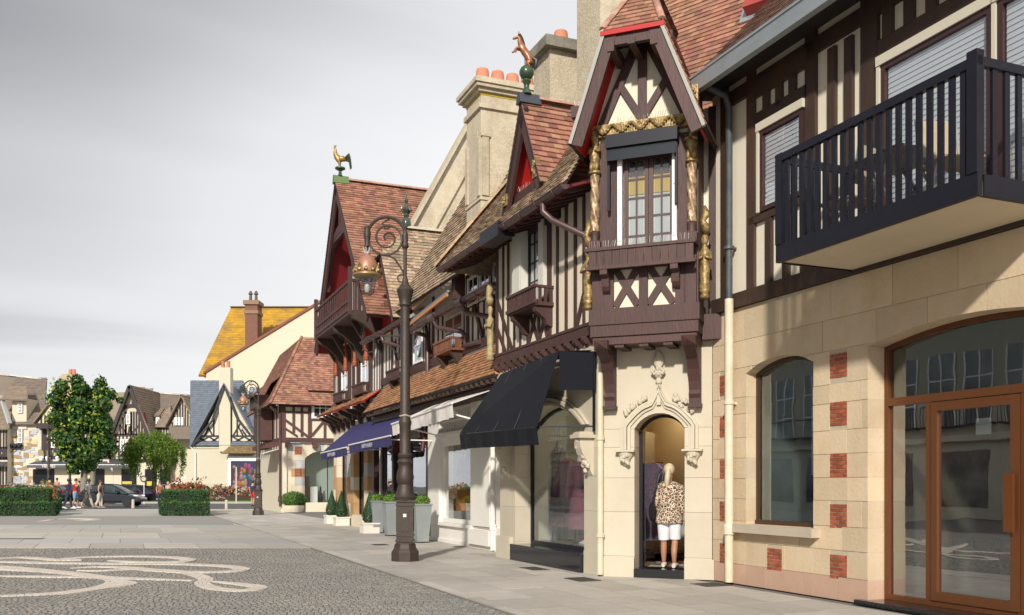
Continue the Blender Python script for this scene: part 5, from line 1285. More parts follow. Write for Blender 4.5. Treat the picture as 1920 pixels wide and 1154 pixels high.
for s_, ww, zz_ in ((1, 4.35, 6.30), (-1, 3.6, 6.25)):
    a = Vector((cx+s_*ww, zz_)); b_ = Vector((cx, za)); d_ = (b_-a).normalized(); nn = Vector((d_.y, -d_.x)); nn = nn if nn.y < 0 else -nn
    MB().prism([tuple(a+nn*.08), tuple(b_+nn*.08), tuple(b_+nn*.30+Vector((0, -.1))), tuple(a+nn*.30)], yv+.03, yv+.10).build('barge_board', TIMB, RH)
    MB().slab([(a.x+nn.x*.09, yv+.11, a.y+nn.y*.09), (a.x+nn.x*.09, y0, a.y+nn.y*.09), (b_.x+nn.x*.09, y0, b_.y+nn.y*.09), (b_.x+nn.x*.09, yv+.11, b_.y+nn.y*.09)], .01).build('red_soffit', mat('deep_red_soffit', (.20, .006, .008), .7), RH)
# inner arch frame of the gable, collar, king post
aa = arcpts(cx-1.9, cx+1.9, 7.4, 9.7, 16); ab = arcpts(cx-2.1, cx+2.1, 7.4, 9.95, 16); ar = MB()
for i in range(16): ar.prism([aa[i], aa[i+1], ab[i+1], ab[i]], yv+.12, yv+.24)
ar.build('gable_arch', TIMB, RH)
MB().box(cx-1.5, cx+1.5, yv+.13, yv+.23, 9.55, 9.7).build('collar', TIMB, RH)
MB().box(cx-.08, cx+.08, yv+.14, yv+.22, 9.7, za-.4).build('king_post', TIMB, RH)
MB().prism([(cx-3.1, 7.0), (cx+3.1, 7.0), (cx+.1, 11.1), (cx-.1, 11.1)], y0-.012, y0+.015).build('gable_boarding', mat('dark_red_boarding', (.12, .012, .012), .7), RH) if False else None
# balcony in the gable
yb_ = -1.72; zb_ = 6.72
bl = MB().box(cx-2.9, cx+2.6, yb_, y0-.07, zb_-.1, zb_).build('balcony', TIMB, RH)
MB().box(cx-2.9, cx+2.6, yb_-.03, yb_+.03, zb_+.86, zb_+.95).build('top_rail', TIMB, RH, bl)
MB().box(cx-2.9, cx+2.6, yb_-.03, yb_+.03, zb_+.001, zb_+.10).build('bottom_rail', TIMB, RH, bl)
MB().box(cx-2.9, cx+2.6, yb_-.025, yb_+.025, zb_+.28, zb_+.36).build('mid_rail', TIMB, RH, bl)
for i in range(20):
    x = cx-2.87+i*(5.44)/19; MB().box(x-.03, x+.03, yb_-.015, yb_+.015, zb_+.10, zb_+.86).build('baluster', TIMB, RH, bl)
for xs in (cx-2.9, cx+2.5):
    MB().box(xs, xs+.10, yb_+.031, y0-.07, zb_+.86, zb_+.94).build('side_rail', TIMB, RH, bl)
    MB().box(xs, xs+.12, yb_-.06, yb_+.06, zb_-.15, zb_+1.3).build('post', TIMB, RH, bl)
    for k in range(6):
        y = yb_+.18+k*.13; MB().box(xs+.02, xs+.08, y-.03, y+.03, zb_, zb_+.86).build('baluster', TIMB, RH, bl)
    MB().prismx([(y0-.05, zb_-1.25), (y0-.2, zb_-1.1), (y0-.3, zb_-.7), (y0-.65, zb_-.38), (yb_+.05, zb_-.25), (yb_+.0, zb_-.101), (y0-.05, zb_-.101)], xs, xs+.16).build('curved_bracket', TIMD, RH, bl)
MB().prismx([(y0-.05, zb_-1.25), (y0-.2, zb_-1.1), (y0-.3, zb_-.7), (y0-.65, zb_-.38), (yb_+.05, zb_-.25), (yb_+.0, zb_-.101), (y0-.05, zb_-.101)], cx-.1, cx+.06).build('curved_bracket', TIMD, RH, bl)
# windows with carved terracotta figures
TERR = mat('carved_terracotta_wood', (.36, .09, .035), .6, 0, (12, .5, (.22, .05, .02)), (25, .3))
for a, b in ((-33.05, -32.05), (-31.0, -30.0)):
    pass
for k, xw in enumerate((-33.6, -30.6)):
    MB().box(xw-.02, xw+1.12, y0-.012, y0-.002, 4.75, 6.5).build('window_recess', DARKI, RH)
    wv = window(RH, xw, xw+1.1, 4.77, 6.48, y0-.062, 2, 3, WHITE, GLASSD, fw=.06, bw=.035, dep=.045, panes=False)
    MB().box(xw+.06, xw+1.04, y0-.017, y0-.014, 4.9, 6.4).build('curtain', CURT, RH, wv)
    fbox(RH, xw-.2, xw+1.3, -1.0, y0-.05, 4.38, 4.72, TIMB, 9)
    for x in (xw-.25, xw+1.35):
        MB().box(x-.06, x+.06, y0-.12, y0-.02, 4.4, 6.9).build('post', TIMB, RH)
        saint(x, y0-.20, 5.55, 1.15).build('carved_figure', TERR, RH, smooth=2)
        MB().prismx([(y0-.2, 5.8), (y0-.7, 6.6), (y0-.7, 6.75), (y0-.6, 6.75), (y0-.2, 6.1)], x-.07, x+.07).build('brace', TIMB, RH)
# small tiled pents over the ground floor, modillions
for (a, b, yo, z0, z1) in ((-35.2, -32.2, -1.35, 3.98, 4.4), (-32.0, -28.0, -1.35, 3.98, 4.4)):
    pp_ = [(a, yo, z0), (b, yo, z0), (b-.3, y0, z1), (a+.3, y0, z1)]
    po = MB().slab(pp_, .05).build('pent_roof', REDP, RH); tiles(RH, 'roof_tiles', pp_, .18, .12, TILEC, under=po, t=.022)
    for i in range(4):
        x = a+.3+i*(b-a-.6)/3; MB().prismx([(y0, 3.35), (y0-.12, 3.45), (y0-.2, 3.7), (yo+.05, 3.86), (yo+.05, 3.94), (y0, 3.94)], x-.07, x+.07).build('curved_bracket', TIMD, RH)
for i in range(10):
    x = rx0+.2+i*.75; MB().box(x, x+.2, y0-.22, y0, 3.62, 3.82).build('joist_end', TIMB, RH)
MB().box(rx0, rx1, y0-.10, y0-.001, 3.83, 3.95).build('bressummer', TIMB, RH)
# ground floor: alternating stones with arched windows
BROWNST = mat('ochre_stone', (.46, .28, .13), .85, .1, (2, .4, (.38, .22, .10)))
GREYST = mat('pale_grey_stone', (.46, .46, .44), .85, .08, (2, .4, (.40, .40, .38)))
PALEST = mat('pale_cream_stone', (.68, .60, .46), .85, .06, (2, .4, (.60, .50, .36)))
ops = [(-34.6, -32.9), (-31.9, -30.4), (-29.9, -28.4)]
zc_ = [0, .35, .8, 1.25, 1.7, 2.15, 2.6, 3.1, 3.65]
random.seed(4)
for ci, (z0, z1) in enumerate(zip(zc_, zc_[1:])):
    xs = [rx0]
    for a, b in ops: xs += [a, b]
    xs.append(rx1)
    for k in range(0, len(xs), 2):
        a, b = xs[k], xs[k+1]
        cut = [a, lerp(a, b, .5 if ci % 2 else .62), b] if b-a > .55 else [a, b]
        for p, q in zip(cut, cut[1:]):
            if z0 < 2.6: MB().box(p+.003, q-.003, y0+random.uniform(-.004, .004), y0+.35, z0+.003, z1-.003).build('stone_block', random.choice((PALEST, PALEST, BROWNST, GREYST)) if ci else PALEST, RH)
for a, b in ops:
    Aq = arcpts(a, b, 2.6, 3.0, 10)
    MB().prism([(a, 2.603)]+Aq[1:-1]+[(b, 2.603), (b, 3.62), (a, 3.62)], y0, y0+.35).build('arch_stone', PALEST, RH)
    MB().box(a, b, y0-.05, y0+.35, .0015, .40).build('window_base', PALEST, RH)
    wv = MB().box(a, a+.06, y0+.2, y0+.26, .40, 2.6).box(b-.06, b, y0+.2, y0+.26, .40, 2.6).box((a+b)/2-.03, (a+b)/2+.03, y0+.2, y0+.26, .40, 2.9).build('display_window', NAVY, RH)
    MB().prism([(a+.001, .402), (b-.001, .402)]+[(p[0], p[1]-.002) for p in arcpts(a+.001, b-.001, 2.6, 2.99, 10)[::-1]], y0+.22, y0+.226).build('pane', GLASSD, RH, wv)
    MB().box(a-.2, b+.2, y0+1.2, y0+1.25, .3, 3.4).build('shop_wall', INTC, RH)
for k in range(0, 8, 2):
    a = ([rx0]+[v for o in ops for v in o]+[rx1])[k]; b = ([rx0]+[v for o in ops for v in o]+[rx1])[k+1]
    MB().box(a, b, y0, y0+.35, 2.602, 3.62).build('arch_stone', PALEST, RH)
# rest of the terrace behind (solid bodies so that nothing is see-through)
MB().box(-34.9, -28.0, .3, 6, 0, 6.6).build('house_body', CREAM, RH)
MB().box(-28.0, -17.2, 1.42, 6, 0, 6.2).build('house_body', CREAM, BH)
MB().box(-17.0, -13.2, .9, 5, 0, 6.2).build('house_body', CREAM, AH)
# ------------------------------------------------------------------ skinned bodies (people, animals): grown on a joint skeleton in a scratch scene
def skin_mesh(name, J, E_, m, sub=2, root=0, smooth=True, mats=None):
    """J: list of (x,y,z,r) or (x,y,z,rx,ry); E_: edges -> one continuous mesh"""
    me = bpy.data.meshes.new('tmp'); me.from_pydata([j[:3] for j in J], E_, [])
    ob = bpy.data.objects.new('tmp', me); sc2 = bpy.data.scenes.new('scratch'); sc2.collection.objects.link(ob)
    md = ob.modifiers.new('skin', 'SKIN'); md.use_smooth_shade = smooth
    if not me.skin_vertices: me.attributes.new('x', 'FLOAT', 'POINT')
    sv = me.skin_vertices[0].data
    for i, j in enumerate(J):
        sv[i].radius = (j[3], j[4] if len(j) > 4 else j[3]); sv[i].use_root = (i == root)
    s2 = ob.modifiers.new('sub', 'SUBSURF'); s2.levels = sub; s2.render_levels = sub
    vl = sc2.view_layers[0]; vl.update(); dg = vl.depsgraph
    out = bpy.data.meshes.new_from_object(ob.evaluated_get(dg)); out.name = name
    out.materials.clear(); out.materials.append(m)
    bpy.data.objects.remove(ob); bpy.data.scenes.remove(sc2); bpy.data.meshes.remove(me)
    out.polygons.foreach_set('use_smooth', [True]*len(out.polygons))
    return out
def part(me, name, T, under=None):
    o = bpy.data.objects.new(name, me); COL.objects.link(o); o.parent = under or T.o; return o

# ------------------------------------------------------------------ awnings
NVF = mat('navy_canvas', (.006, .0065, .011), .6, 0, (2, .4, (.011, .012, .018)), (80, .1), spec=.25)
T = Thing('navy_awning', 'dark navy canvas awning with box sides over the arched shop window', 'awning', ROW, (-15, -1.3, 2.8))
tl, tr_ = (-16.3, -1.50, 3.50), (-13.52, -1.62, 3.56); fl_, fr2 = (-17.15, -2.02, 2.41), (-13.48, -2.02, 2.335)
MB().slab([fl_, fr2, tr_, tl], .012).build('canopy', NVF, T)
MB().slab([tl, tr_, (-12.98, -1.31, 3.52), (-16.3, -1.31, 3.55)], .012).build('top_panel', NVF, T)
MB().slab([(-13.50, -1.62, 3.555), (-13.50, -1.62, 2.93), (-12.96, -1.25, 2.90), (-12.96, -1.25, 3.50)], .012).build('side_panel', NVF, T)
vl = MB(); n = 18
for i in range(n):
    t0, t1 = i/n, (i+1)/n; w0 = .018*math.sin(i*1.9); w1 = .018*math.sin((i+1)*1.9)
    a = Vector(fl_).lerp(Vector(fr2), t0); b = Vector(fl_).lerp(Vector(fr2), t1)
    vl.add([(a.x, a.y-.004, a.z-.01), (b.x, b.y-.004, b.z-.01), (b.x, b.y+w1+.03, b.z-.29), (a.x, a.y+w0+.03, a.z-.29)], [(0, 1, 2, 3)])
vl.build('valance', NVF, T, smooth=True)
for t in (.25, .5, .75):
    a = Vector(fl_).lerp(Vector(fr2), t); b = Vector(tl).lerp(Vector(tr_), t)
    MB().bar(a+Vector((0, -.006, .004)), b+Vector((0, -.006, .004)), .012, .004).build('seam', mat('navy_seam', (.10, .10, .12), .6), T)
MB().bar((-13.46, -1.98, 2.33), (-13.0, -1.24, 2.33), .025, .025).build('arm', NAVY, T)
MB().bar((-17.1, -1.98, 2.40), (-16.9, -1.24, 2.40), .025, .025).build('arm', NAVY, T)
MB().bar((-13.0, -1.26, 2.25), (-13.0, -1.26, 3.5), .03, .03).build('wall_rail', NAVY, T)
def awning(name, label, x0, x1, yw, zw, yf, zf, vh, m, ms, lean=0.0, text=None, arms=True):
    T = Thing(name, label, 'awning', ROW, ((x0+x1)/2, yw, zw-.5))
    MB().slab([(x0, yf, zf), (x1, yf, zf+lean), (x1, yw, zw), (x0, yw, zw)], .012).build('canopy', m, T)
    v = MB(); n = 26
    for i in range(n):
        xa, xb = lerp(x0, x1, i/n), lerp(x0, x1, (i+1)/n); za, zb2 = zf+lean*i/n, zf+lean*(i+1)/n
        wa, wb = .02*math.sin(i*1.7), .02*math.sin((i+1)*1.7); da, db = .012*math.sin(i*2.3), .012*math.sin((i+1)*2.3)
        v.add([(xa, yf-.004, za-.012), (xb, yf-.004, zb2-.012), (xb, yf+.02+wb, zb2-vh+db), (xa, yf+.02+wa, za-vh+da)], [(0, 1, 2, 3)])
    v.build('valance', m, T, smooth=True)
    MB().tube([(x0, yf-.01, zf-.005), (x1, yf-.01, zf+lean-.005)], .022, 8).build('front_bar', ms, T, smooth=True)
    if arms:
        for x in (x0+.25, x1-.25): MB().bar((x, yf+.02, zf-.04), (x+.1, yw+.02, zw-.95), .03, .03).build('arm', ms, T)
    return T
PUR = mat('royal_purple_canvas', (.027, .024, .105), .75, 0, (1.5, .5, (.040, .034, .14)), (60, .1))
WHC = mat('stained_white_canvas', (.74, .70, .66), .75, 0, (2, .4, (.62, .52, .50)), (50, .1))
awning('white_awning', 'faded white canvas awning above the white shop window', -21.5, -17.1, -.86, 3.47, -2.18, 2.86, .28, WHC, WHITE, lean=.14)
for x, xx in ((-17.2, -16.5),): pass
a1 = awning('purple_awning', 'larger purple awning over the dark wooden shop, behind the lamp post', -27.3, -22.6, -.80, 3.50, -1.9, 2.60, .25, PUR, mat('white_piping', (.7, .68, .66), .6), lean=.05)
a2 = awning('purple_awning', 'smaller purple awning farther along, by the cone topiaries', -31.5, -27.6, -.80, 3.45, -1.9, 2.50, .25, PUR, mat('white_piping', (.7, .68, .66), .6), lean=.05)
def text_mesh(s_, size, m, T, loc, rot, under=None, name='lettering'):
    c = bpy.data.curves.new('t', 'FONT'); c.body = s_; c.size = size; c.align_x = 'CENTER'; c.resolution_u = 2; c.extrude = .002
    ob = bpy.data.objects.new('t', c); sc2 = bpy.data.scenes.new('scratch'); sc2.collection.objects.link(ob); sc2.view_layers[0].update()
    me = bpy.data.meshes.new_from_object(ob.evaluated_get(sc2.view_layers[0].depsgraph)); bpy.data.objects.remove(ob); bpy.data.scenes.remove(sc2); bpy.data.curves.remove(c)
    me.materials.clear(); me.materials.append(m); o = bpy.data.objects.new(name, me); COL.objects.link(o); o.parent = under or T.o
    o.location = Vector(loc)-T.base; o.rotation_euler = rot; return o
PRT = mat('faded_white_print', (.45, .44, .50), .8)
text_mesh('RALPH LAUREN', .17, PRT, a1, (-25.0, -1.93, 2.44), (rad(90), 0, 0))
text_mesh('RALPH LAUREN', .17, PRT, a2, (-29.7, -1.93, 2.34), (rad(90), 0, 0))
# half-open white awning arms at the white shop's right
T = Thing('folded_white_awning', 'white folded awning cassette with arm next to the navy awning', 'awning', ROW, (-18, -.9, 3.0))
MB().box(-18.55, -17.3, -1.12, -.98, 3.10, 3.18).build('cassette', WHITE, T)
MB().slab([(-18.45, -1.30, 2.72), (-17.55, -1.30, 2.72), (-17.55, -1.22, 3.04), (-18.45, -1.22, 3.04)], .015).build('valance', WHITE, T)
MB().bar((-19.1, -1.5, 3.02), (-18.5, -.9, 2.55), .035, .035).build('arm', WHITE, T)

# ------------------------------------------------------------------ lamp posts
BRZ = mat('brown_lamp_paint', (.048, .034, .027), .55, 0, (7, .5, (.068, .050, .040)), (35, .2), metal=.2)
COPR = mat('salmon_copper_dome', (.42, .20, .13), .45, 0, (4, .4, (.34, .16, .10)), metal=.3)
OPAL = mat('opal_glass', (.75, .76, .77), .15, 0, spec=.6)
def lamp(label):
    T = Thing('street_lamp', label, 'street lamp', WLD, (0, 0, 0), group='ornate cast iron street lamps')
    b = MB().lathe([(.27, 0), (.27, .17), (.25, .20), (.22, .24), (.21, .30), (.19, .33)], (0, 0, 0), 8, off=math.pi/8).build('base', BRZ, T)
    p = MB().box(-.155, .155, -.155, .155, .33, 1.10)
    for z, w in ((.36, .175), (.46, .168), (1.02, .17), (1.10, .18)): p.box(-w, w, -w, w, z, z+.035)
    p = p.build('pedestal', BRZ, T)
    for sx, sy in ((0, -1), (0, 1), (-1, 0), (1, 0)):
        if sx == 0: MB().box(-.075, .075, sy*.156, sy*.166, .55, .98).build('panel', BRZ, T, p)
        else: MB().box(sx*.156, sx*.166, -.075, .075, .55, .98).build('panel', BRZ, T, p)
    MB().box(-.03, .03, -.172, -.167, .82, .88).build('sticker', mat('pale_sticker', (.6, .6, .6), .6), T, p)
    MB().lathe([(.20, 1.135), (.215, 1.19), (.17, 1.24), (.15, 1.34), (.125, 1.42), (.15, 1.46), (.165, 1.56), (.145, 1.66), (.12, 1.74), (.125, 1.80), (.15, 1.84), (.13, 1.88), (.095, 1.92)], seg=18).build('vase', BRZ, T, smooth=True)
    MB().lathe([(.12, 1.92), (.135, 1.97), (.10, 2.02), (.105, 2.5), (.118, 2.56), (.118, 2.60), (.095, 2.64), (.085, 4.72)], seg=16).build('shaft', BRZ, T, smooth=True)
    MB().tube([(.10*math.cos(a*.7), .10*math.sin(a*.7), 2.70+.012*math.sin(a*2.1)) for a in range(10)], .012, 5).build('cable_tie', mat('cord', (.5, .42, .3), .8), T)
    MB().lathe([(.085, 4.72), (.115, 4.76), (.10, 4.80), (.125, 4.90), (.15, 5.0), (.16, 5.04), (.12, 5.09), (.07, 5.16), (.05, 5.24), (.035, 5.30)], seg=14).build('capital', BRZ, T, smooth=True)
    MB().tube([(0, 0, 5.28), (0, 0, 6.15)], .034, 10).build('upper_rod', BRZ, T, smooth=True)
    MB().lathe([(.03, 0), (.06, .03), (.07, .07), (.05, .12), (.06, .2), (.05, .3), (.03, .36)], (0, 0, 5.80), 10).build('rod_collar', BRZ, T, smooth=True)
    # hoop with scrolls
    cx_, cz_, r = -.34, 6.02, .36
    MB().tube([(cx_+r*math.cos(rad(a)), 0, cz_+r*math.sin(rad(a))*1.05) for a in range(-5, 186, 8)], .034, 8).build('hoop_arm', BRZ, T, smooth=True)
    sp = [(cx_-r*.95+.03, 0, cz_-.08)]
    for i in range(40):
        a = rad(200+i*19); rr = .34*(1-i/46)**1.05; sp.append((cx_+.02*i/40+rr*math.cos(a), 0, cz_-.02+rr*math.sin(a)))
    MB().tube(sp, [.02]*len(sp), 6).build('scroll', BRZ, T, smooth=True)
    MB().tube([(cx_+.05, 0, cz_+.34), (cx_-.08, 0, cz_+.26), (cx_-.03, 0, cz_+.15), (cx_+.06, 0, cz_+.18), (cx_+.05, 0, cz_+.24)], .018, 6).build('scroll', BRZ, T, smooth=True)
    MB().tube([(cx_+.0, 0, cz_-.34), (cx_+.15, 0, cz_-.40), (-.06, 0, cz_-.60), (-.0, 0, cz_-.72)], .018, 6).build('scroll', BRZ, T, smooth=True)
    MB().tube([(-.02+.07*math.cos(rad(a))-.05, 0, cz_-.76+.07*math.sin(rad(a))) for a in range(0, 330, 20)], .014, 6).build('scroll', BRZ, T, smooth=True)
    MB().lathe([(.02, -.12), (.06, -.10), (.045, -.04), (.06, .06), (.07, .14), (.05, .22), (.06, .26), (.03, .28)], (cx_-r, 0, cz_-.08), 10).build('hoop_knuckle', BRZ, T, smooth=True)
    lx = cx_-r; lz = 5.26
    MB().tube([(lx, 0, cz_-.15), (lx, 0, lz+.5)], .022, 8).build('hanger', BRZ, T, smooth=True)
    ln = MB().lathe([(.25, .03), (.245, .07), (.20, .11), (.20, .20), (.17, .30), (.12, .37), (.07, .41), (.03, .43)], (lx, 0, lz), 20).build('lantern', COPR, T, smooth=True)
    MB().lathe([(.16, -.045), (.22, -.02), (.27, .03), (.265, .05), (.23, .07)], (lx, 0, lz), 20).build('brim', mat('dull_brass', (.26, .19, .09), .45, metal=.4), T, ln, smooth=True)
    cr_ = MB()
    for i in range(12):
        a = i*math.pi/6; cr_.tube([(lx+.235*math.cos(a-.2), .235*math.sin(a-.2), lz+.08), (lx+.25*math.cos(a), .25*math.sin(a), lz+.17+(.07 if i % 3 == 2 else 0)), (lx+.235*math.cos(a+.2), .235*math.sin(a+.2), lz+.08)], .018, 5)
        cr_.ball((lx+.245*math.cos(a), .245*math.sin(a), lz+.12), .032, 6)
    cr_.build('gilded_crown', GOLD, T, ln, smooth=True)
    cr_ = MB().lathe([(.04, 0), (.06, .03), (.05, .06)], (lx, 0, lz+.42), 10)
    for i in range(7): a = i*2*math.pi/7; cr_.tube([(lx+.045*math.cos(a), .045*math.sin(a), lz+.46), (lx+.085*math.cos(a), .085*math.sin(a), lz+.56)], [.02, .01], 5)
    cr_.build('top_coronet', mat('silver_coronet', (.55, .53, .48), .4, metal=.4), T, ln, smooth=True)
    MB().lathe([(.155, -.05), (.15, -.16), (.125, -.27), (.08, -.32), (.02, -.335)], (lx, 0, lz), 18).build('globe', glass('lantern_globe', (.78, .80, .80), .22), T, ln, smooth=True)
    MB().lathe([(.02, -.08), (.05, -.14), (.055, -.22), (.035, -.27), (.005, -.28)], (lx, 0, lz), 12).build('bulb', OPAL, T, ln, smooth=True)
    # sign bracket lower on the shaft
    br_ = MB().tube([(-.08, 0, 4.18), (-.60, 0, 4.19), (-.72, 0, 4.15), (-.78, 0, 4.05), (-.77, 0, 3.94), (-.68, 0, 3.87), (-.58, 0, 3.90), (-.54, 0, 3.99), (-.58, 0, 4.06)], .013, 6).build('sign_bracket', BRZ, T, smooth=True)
    MB().tube([(-.09, 0, 3.82), (-.30, 0, 4.0), (-.45, 0, 4.12), (-.50, 0, 4.10), (-.49, 0, 4.05)], .012, 6).build('bracket_brace', BRZ, T, br_, smooth=True)
    return T
lm = lamp('brown cast iron lamp post with gilded crown lantern, nearest the camera')
def put(o, x, y, rz=0, z=0): o.location = (x, y, z); o.rotation_euler = (0, 0, rz)
put(lm.o, -1.99, 17.38, rad(4))
for (x, y, rz, lb) in ((-12.1, 44.5, rad(4), 'crowned lamp post beside the round stone planters, middle distance'),
                       (WLD.at(91, 911, 72)[0], 72, rad(180), 'far lamp post at left with its lantern turned right, in front of the stone house'),
                       (WLD.at(131, 911, 80)[0], 80, rad(70), 'far lamp post half hidden by the left tree crown')):
    c = copy_tree(lm.o); put(c, x, y, rz); c['label'] = lb

# ------------------------------------------------------------------ rearing horse and rooster on the ridges
HB = mat('painted_bay_horse', (.30, .105, .030), .35, 0, (3, .5, (.20, .06, .02)))
BLK = mat('painted_black', (.02, .02, .025), .4)
GRN = mat('bottle_green_glaze', (.02, .055, .035), .3, 0, (9, .6, (.10, .12, .04)))
hx, hy, hz = dxc, dyv+.12, dzr+.12
T = Thing('horse_finial', 'painted brown rearing horse statue on a green ball above the tiled dormer', 'statue', ROW, (hx, hy, hz))
MB().lathe([(.09, 0), (.07, .06), (.045, .11), (.05, .17), (.08, .22), (.06, .26)], (hx, hy, hz), 12).build('pedestal', GRN, T, smooth=True)
MB().ball((hx, hy, hz+.37), .13, 14).build('ball', GRN, T, smooth=True)
# horse faces left (towards -x of the row); z up from the ball
g = hz+.48
J = [(.10, 0, .17, .085), (.04, 0, .28, .095), (-.04, 0, .40, .085), (-.12, 0, .52, .085), (-.155, 0, .62, .062), (-.175, 0, .74, .05), (-.19, 0, .83, .042), (-.26, 0, .80, .036), (-.31, 0, .775, .026), (-.34, 0, .76, .022),
     (.10, .06, .10, .055), (.02, .07, .05, .035), (.07, .07, -.03, .024), (.03, .07, -.06, .026),
     (.10, -.06, .10, .055), (.02, -.07, .05, .035), (.08, -.07, -.03, .024), (.04, -.07, -.06, .026),
     (-.15, .06, .50, .042), (-.26, .07, .52, .03), (-.31, .07, .44, .02), (-.36, .07, .42, .022),
     (-.15, -.06, .50, .042), (-.25, -.07, .49, .03), (-.27, -.07, .39, .02), (-.25, -.07, .35, .022)]
E_ = [(0, 1), (1, 2), (2, 3), (3, 4), (4, 5), (5, 6), (6, 7), (7, 8), (8, 9), (0, 10), (10, 11), (11, 12), (12, 13), (0, 14), (14, 15), (15, 16), (16, 17), (3, 18), (18, 19), (19, 20), (20, 21), (3, 22), (22, 23), (23, 24), (24, 25)]
hq = .62
J = [(hx+j[0]*hq*1.15-T.base[0], hy+j[1]*hq-T.base[1], g+j[2]*hq-T.base[2], j[3]*hq*1.3) for j in J]
part(skin_mesh('horse_body', J, E_, HB), 'horse_body', T)
MB().tube([(hx+.11, hy, g+.15), (hx+.165, hy, g+.10), (hx+.15, hy, g+.0), (hx+.12, hy, g-.05)], [.02, .035, .035, .01], 7).build('tail', BLK, T, smooth=True)
MB().tube([(hx-.115, hy, g+.56), (hx-.085, hy, g+.49), (hx-.06, hy, g+.41), (hx-.03, hy, g+.34)], [.015, .028, .03, .015], 7).build('mane', BLK, T, smooth=True)
for s_ in (-1, 1): MB().lathe([(.016, 0), (.01, .04), (.001, .06)], (hx-.135, hy+s_*.022, g+.545), 6).build('ear', HB, T)
T.o.rotation_euler.z = 0
# rooster
rxx, ryy, rzz = cx, -1.65+.18, 11.42+.15
T = Thing('rooster_finial', 'gilded rooster statue with green tail on the peak of the tall gable', 'statue', ROW, (rxx, ryy, rzz))
MB().lathe([(.10, 0), (.06, .06), (.045, .16), (.09, .20), (.17, .24), (.17, .28), (.06, .31)], (rxx, ryy, rzz), 12).build('pedestal', GRN, T, smooth=True)
ROO = mat('gilded_rooster', (.36, .24, .06), .4, 0, (6, .6, (.18, .10, .03)), metal=.4)
g = rzz+.42; q = .98
J = [(.10, 0, .10, .10), (.0, 0, .14, .13), (-.12, 0, .22, .115), (-.17, 0, .34, .075), (-.16, 0, .46, .05), (-.17, 0, .53, .048), (-.225, 0, .52, .022), (.17, 0, .16, .05),
     (-.02, .05, -.04, .035), (-.02, .05, -.20, .018), (-.02, -.05, -.04, .035), (-.02, -.05, -.20, .018)]
E_ = [(0, 1), (1, 2), (2, 3), (3, 4), (4, 5), (5, 6), (0, 7), (1, 8), (8, 9), (1, 10), (10, 11)]
J = [(rxx+j[0]*q-T.base[0], ryy+j[1]*q-T.base[1], g+j[2]*q-T.base[2], j[3]*q) for j in J]
part(skin_mesh('rooster_body', J, E_, ROO), 'rooster_body', T)
for k in range(7):
    a = k*.16-.3
    MB().tube([(rxx+.14, ryy+a*.1, g+.16), (rxx+.26+.05*math.cos(a), ryy+a*.15, g+.30-.035*k), (rxx+.34, ryy+a*.2, g+.16-.045*k), (rxx+.30, ryy+a*.18, g+.02-.03*k)], [.03, .036, .028, .008], 6).build('tail_feather', GRN, T, smooth=True)
MB().prism([(rxx-.20, g+.54), (rxx-.13, g+.55), (rxx-.12, g+.60), (rxx-.145, g+.59), (rxx-.16, g+.62), (rxx-.18, g+.59), (rxx-.21, g+.60)], ryy-.012, ryy+.012).build('comb', mat('red_comb', (.25, .04, .03), .5), T)

T.o.rotation_euler.z = 0
# ------------------------------------------------------------------ end house closing the row (timbered corner house, faces the camera)
DF = Frame(tuple(ROW.world(-50, -.3)[:2]), TH)
DH = Thing('end_house', 'timbered house with steep orange tiled roof and striped stone shop, closing the row', 'building', DF, (2, 0, 0))
TIMP = mat('reddish_brown_timber', (.095, .040, .034), .6, .1, (3, .5, (.06, .028, .026)))
PLAC = mat('ivory_plaster', (.64, .58, .46), .85, 0, (1.2, .3, (.64, .57, .44)))
wl_, wr_ = 1.17, 2.95
zc_ = [0, .5, .98, 1.42, 1.86, 2.30, 2.75, 3.25, 3.66]; random.seed(21)
for ci, (z0, z1) in enumerate(zip(zc_, zc_[1:])):
    spans = [(0, wl_), (wr_, 5.0)] if z0 < 3.2 else [(0, 1.2), (1.2, 2.0), (2.0, 3.0), (3.0, 5.0)]
    for a, b in spans:
        cut = [a, lerp(a, b, .55 if ci % 2 else .4), b]
        for p, q in zip(cut, cut[1:]):
            m = random.choice((PALEST, PALEST, BROWNST, GREYST, PALEST)) if ci else PALEST
            MB().box(p+.004, q-.004, random.uniform(-.004, .004), .3, z0+.004, z1-.004).build('stone_block', m, DH)
for z in (.6, 1.9, 3.05):
    pn = MB().box(.62, 1.02, -.012, .02, z, z+.42).build('brick_panel', mat('brick_joint', (.55, .47, .38), .95), DH)
    for r in range(5):
        for k in range(2+(r % 2)): MB().box(.625+k*(.195 if r % 2 == 0 else .13), .625+(k+1)*(.195 if r % 2 == 0 else .13)-.012, -.02, -.011, z+r*.084+.004, z+(r+1)*.084-.006).build('brick', BRICK, DH, pn)
Aw = arcpts(wl_, wr_, 2.85, 3.25, 12)
ars = MB().prism([(wl_, 2.85)]+Aw[1:-1]+[(wr_, 2.85), (wr_, 3.25), (wl_, 3.25)], -.008, .3).build('arch_head', PALEST, DH)
for i in range(1, 12):
    p = Aw[i]; MB().slab([(p[0]-.06, -.02, p[1]+.02), (p[0]+.08, -.02, p[1]+.02), (p[0]+(i-6)*.05+.10, -.02, 3.64), (p[0]+(i-6)*.05-.06, -.02, 3.64)], .01).build('voussoir', (GREYST, PALEST, BROWNST, PALEST)[i % 4], DH) if i % 2 else None
MB().box(wl_, wr_, -.25, .3, .0015, .5).build('window_base', PALEST, DH)
wv = MB().box(wl_, wl_+.05, .12, .18, .5, 2.9).box(wr_-.05, wr_, .12, .18, .5, 2.9).box(2.38, 2.42, .12, .18, .5, 3.1).build('display_window', NAVY, DH)
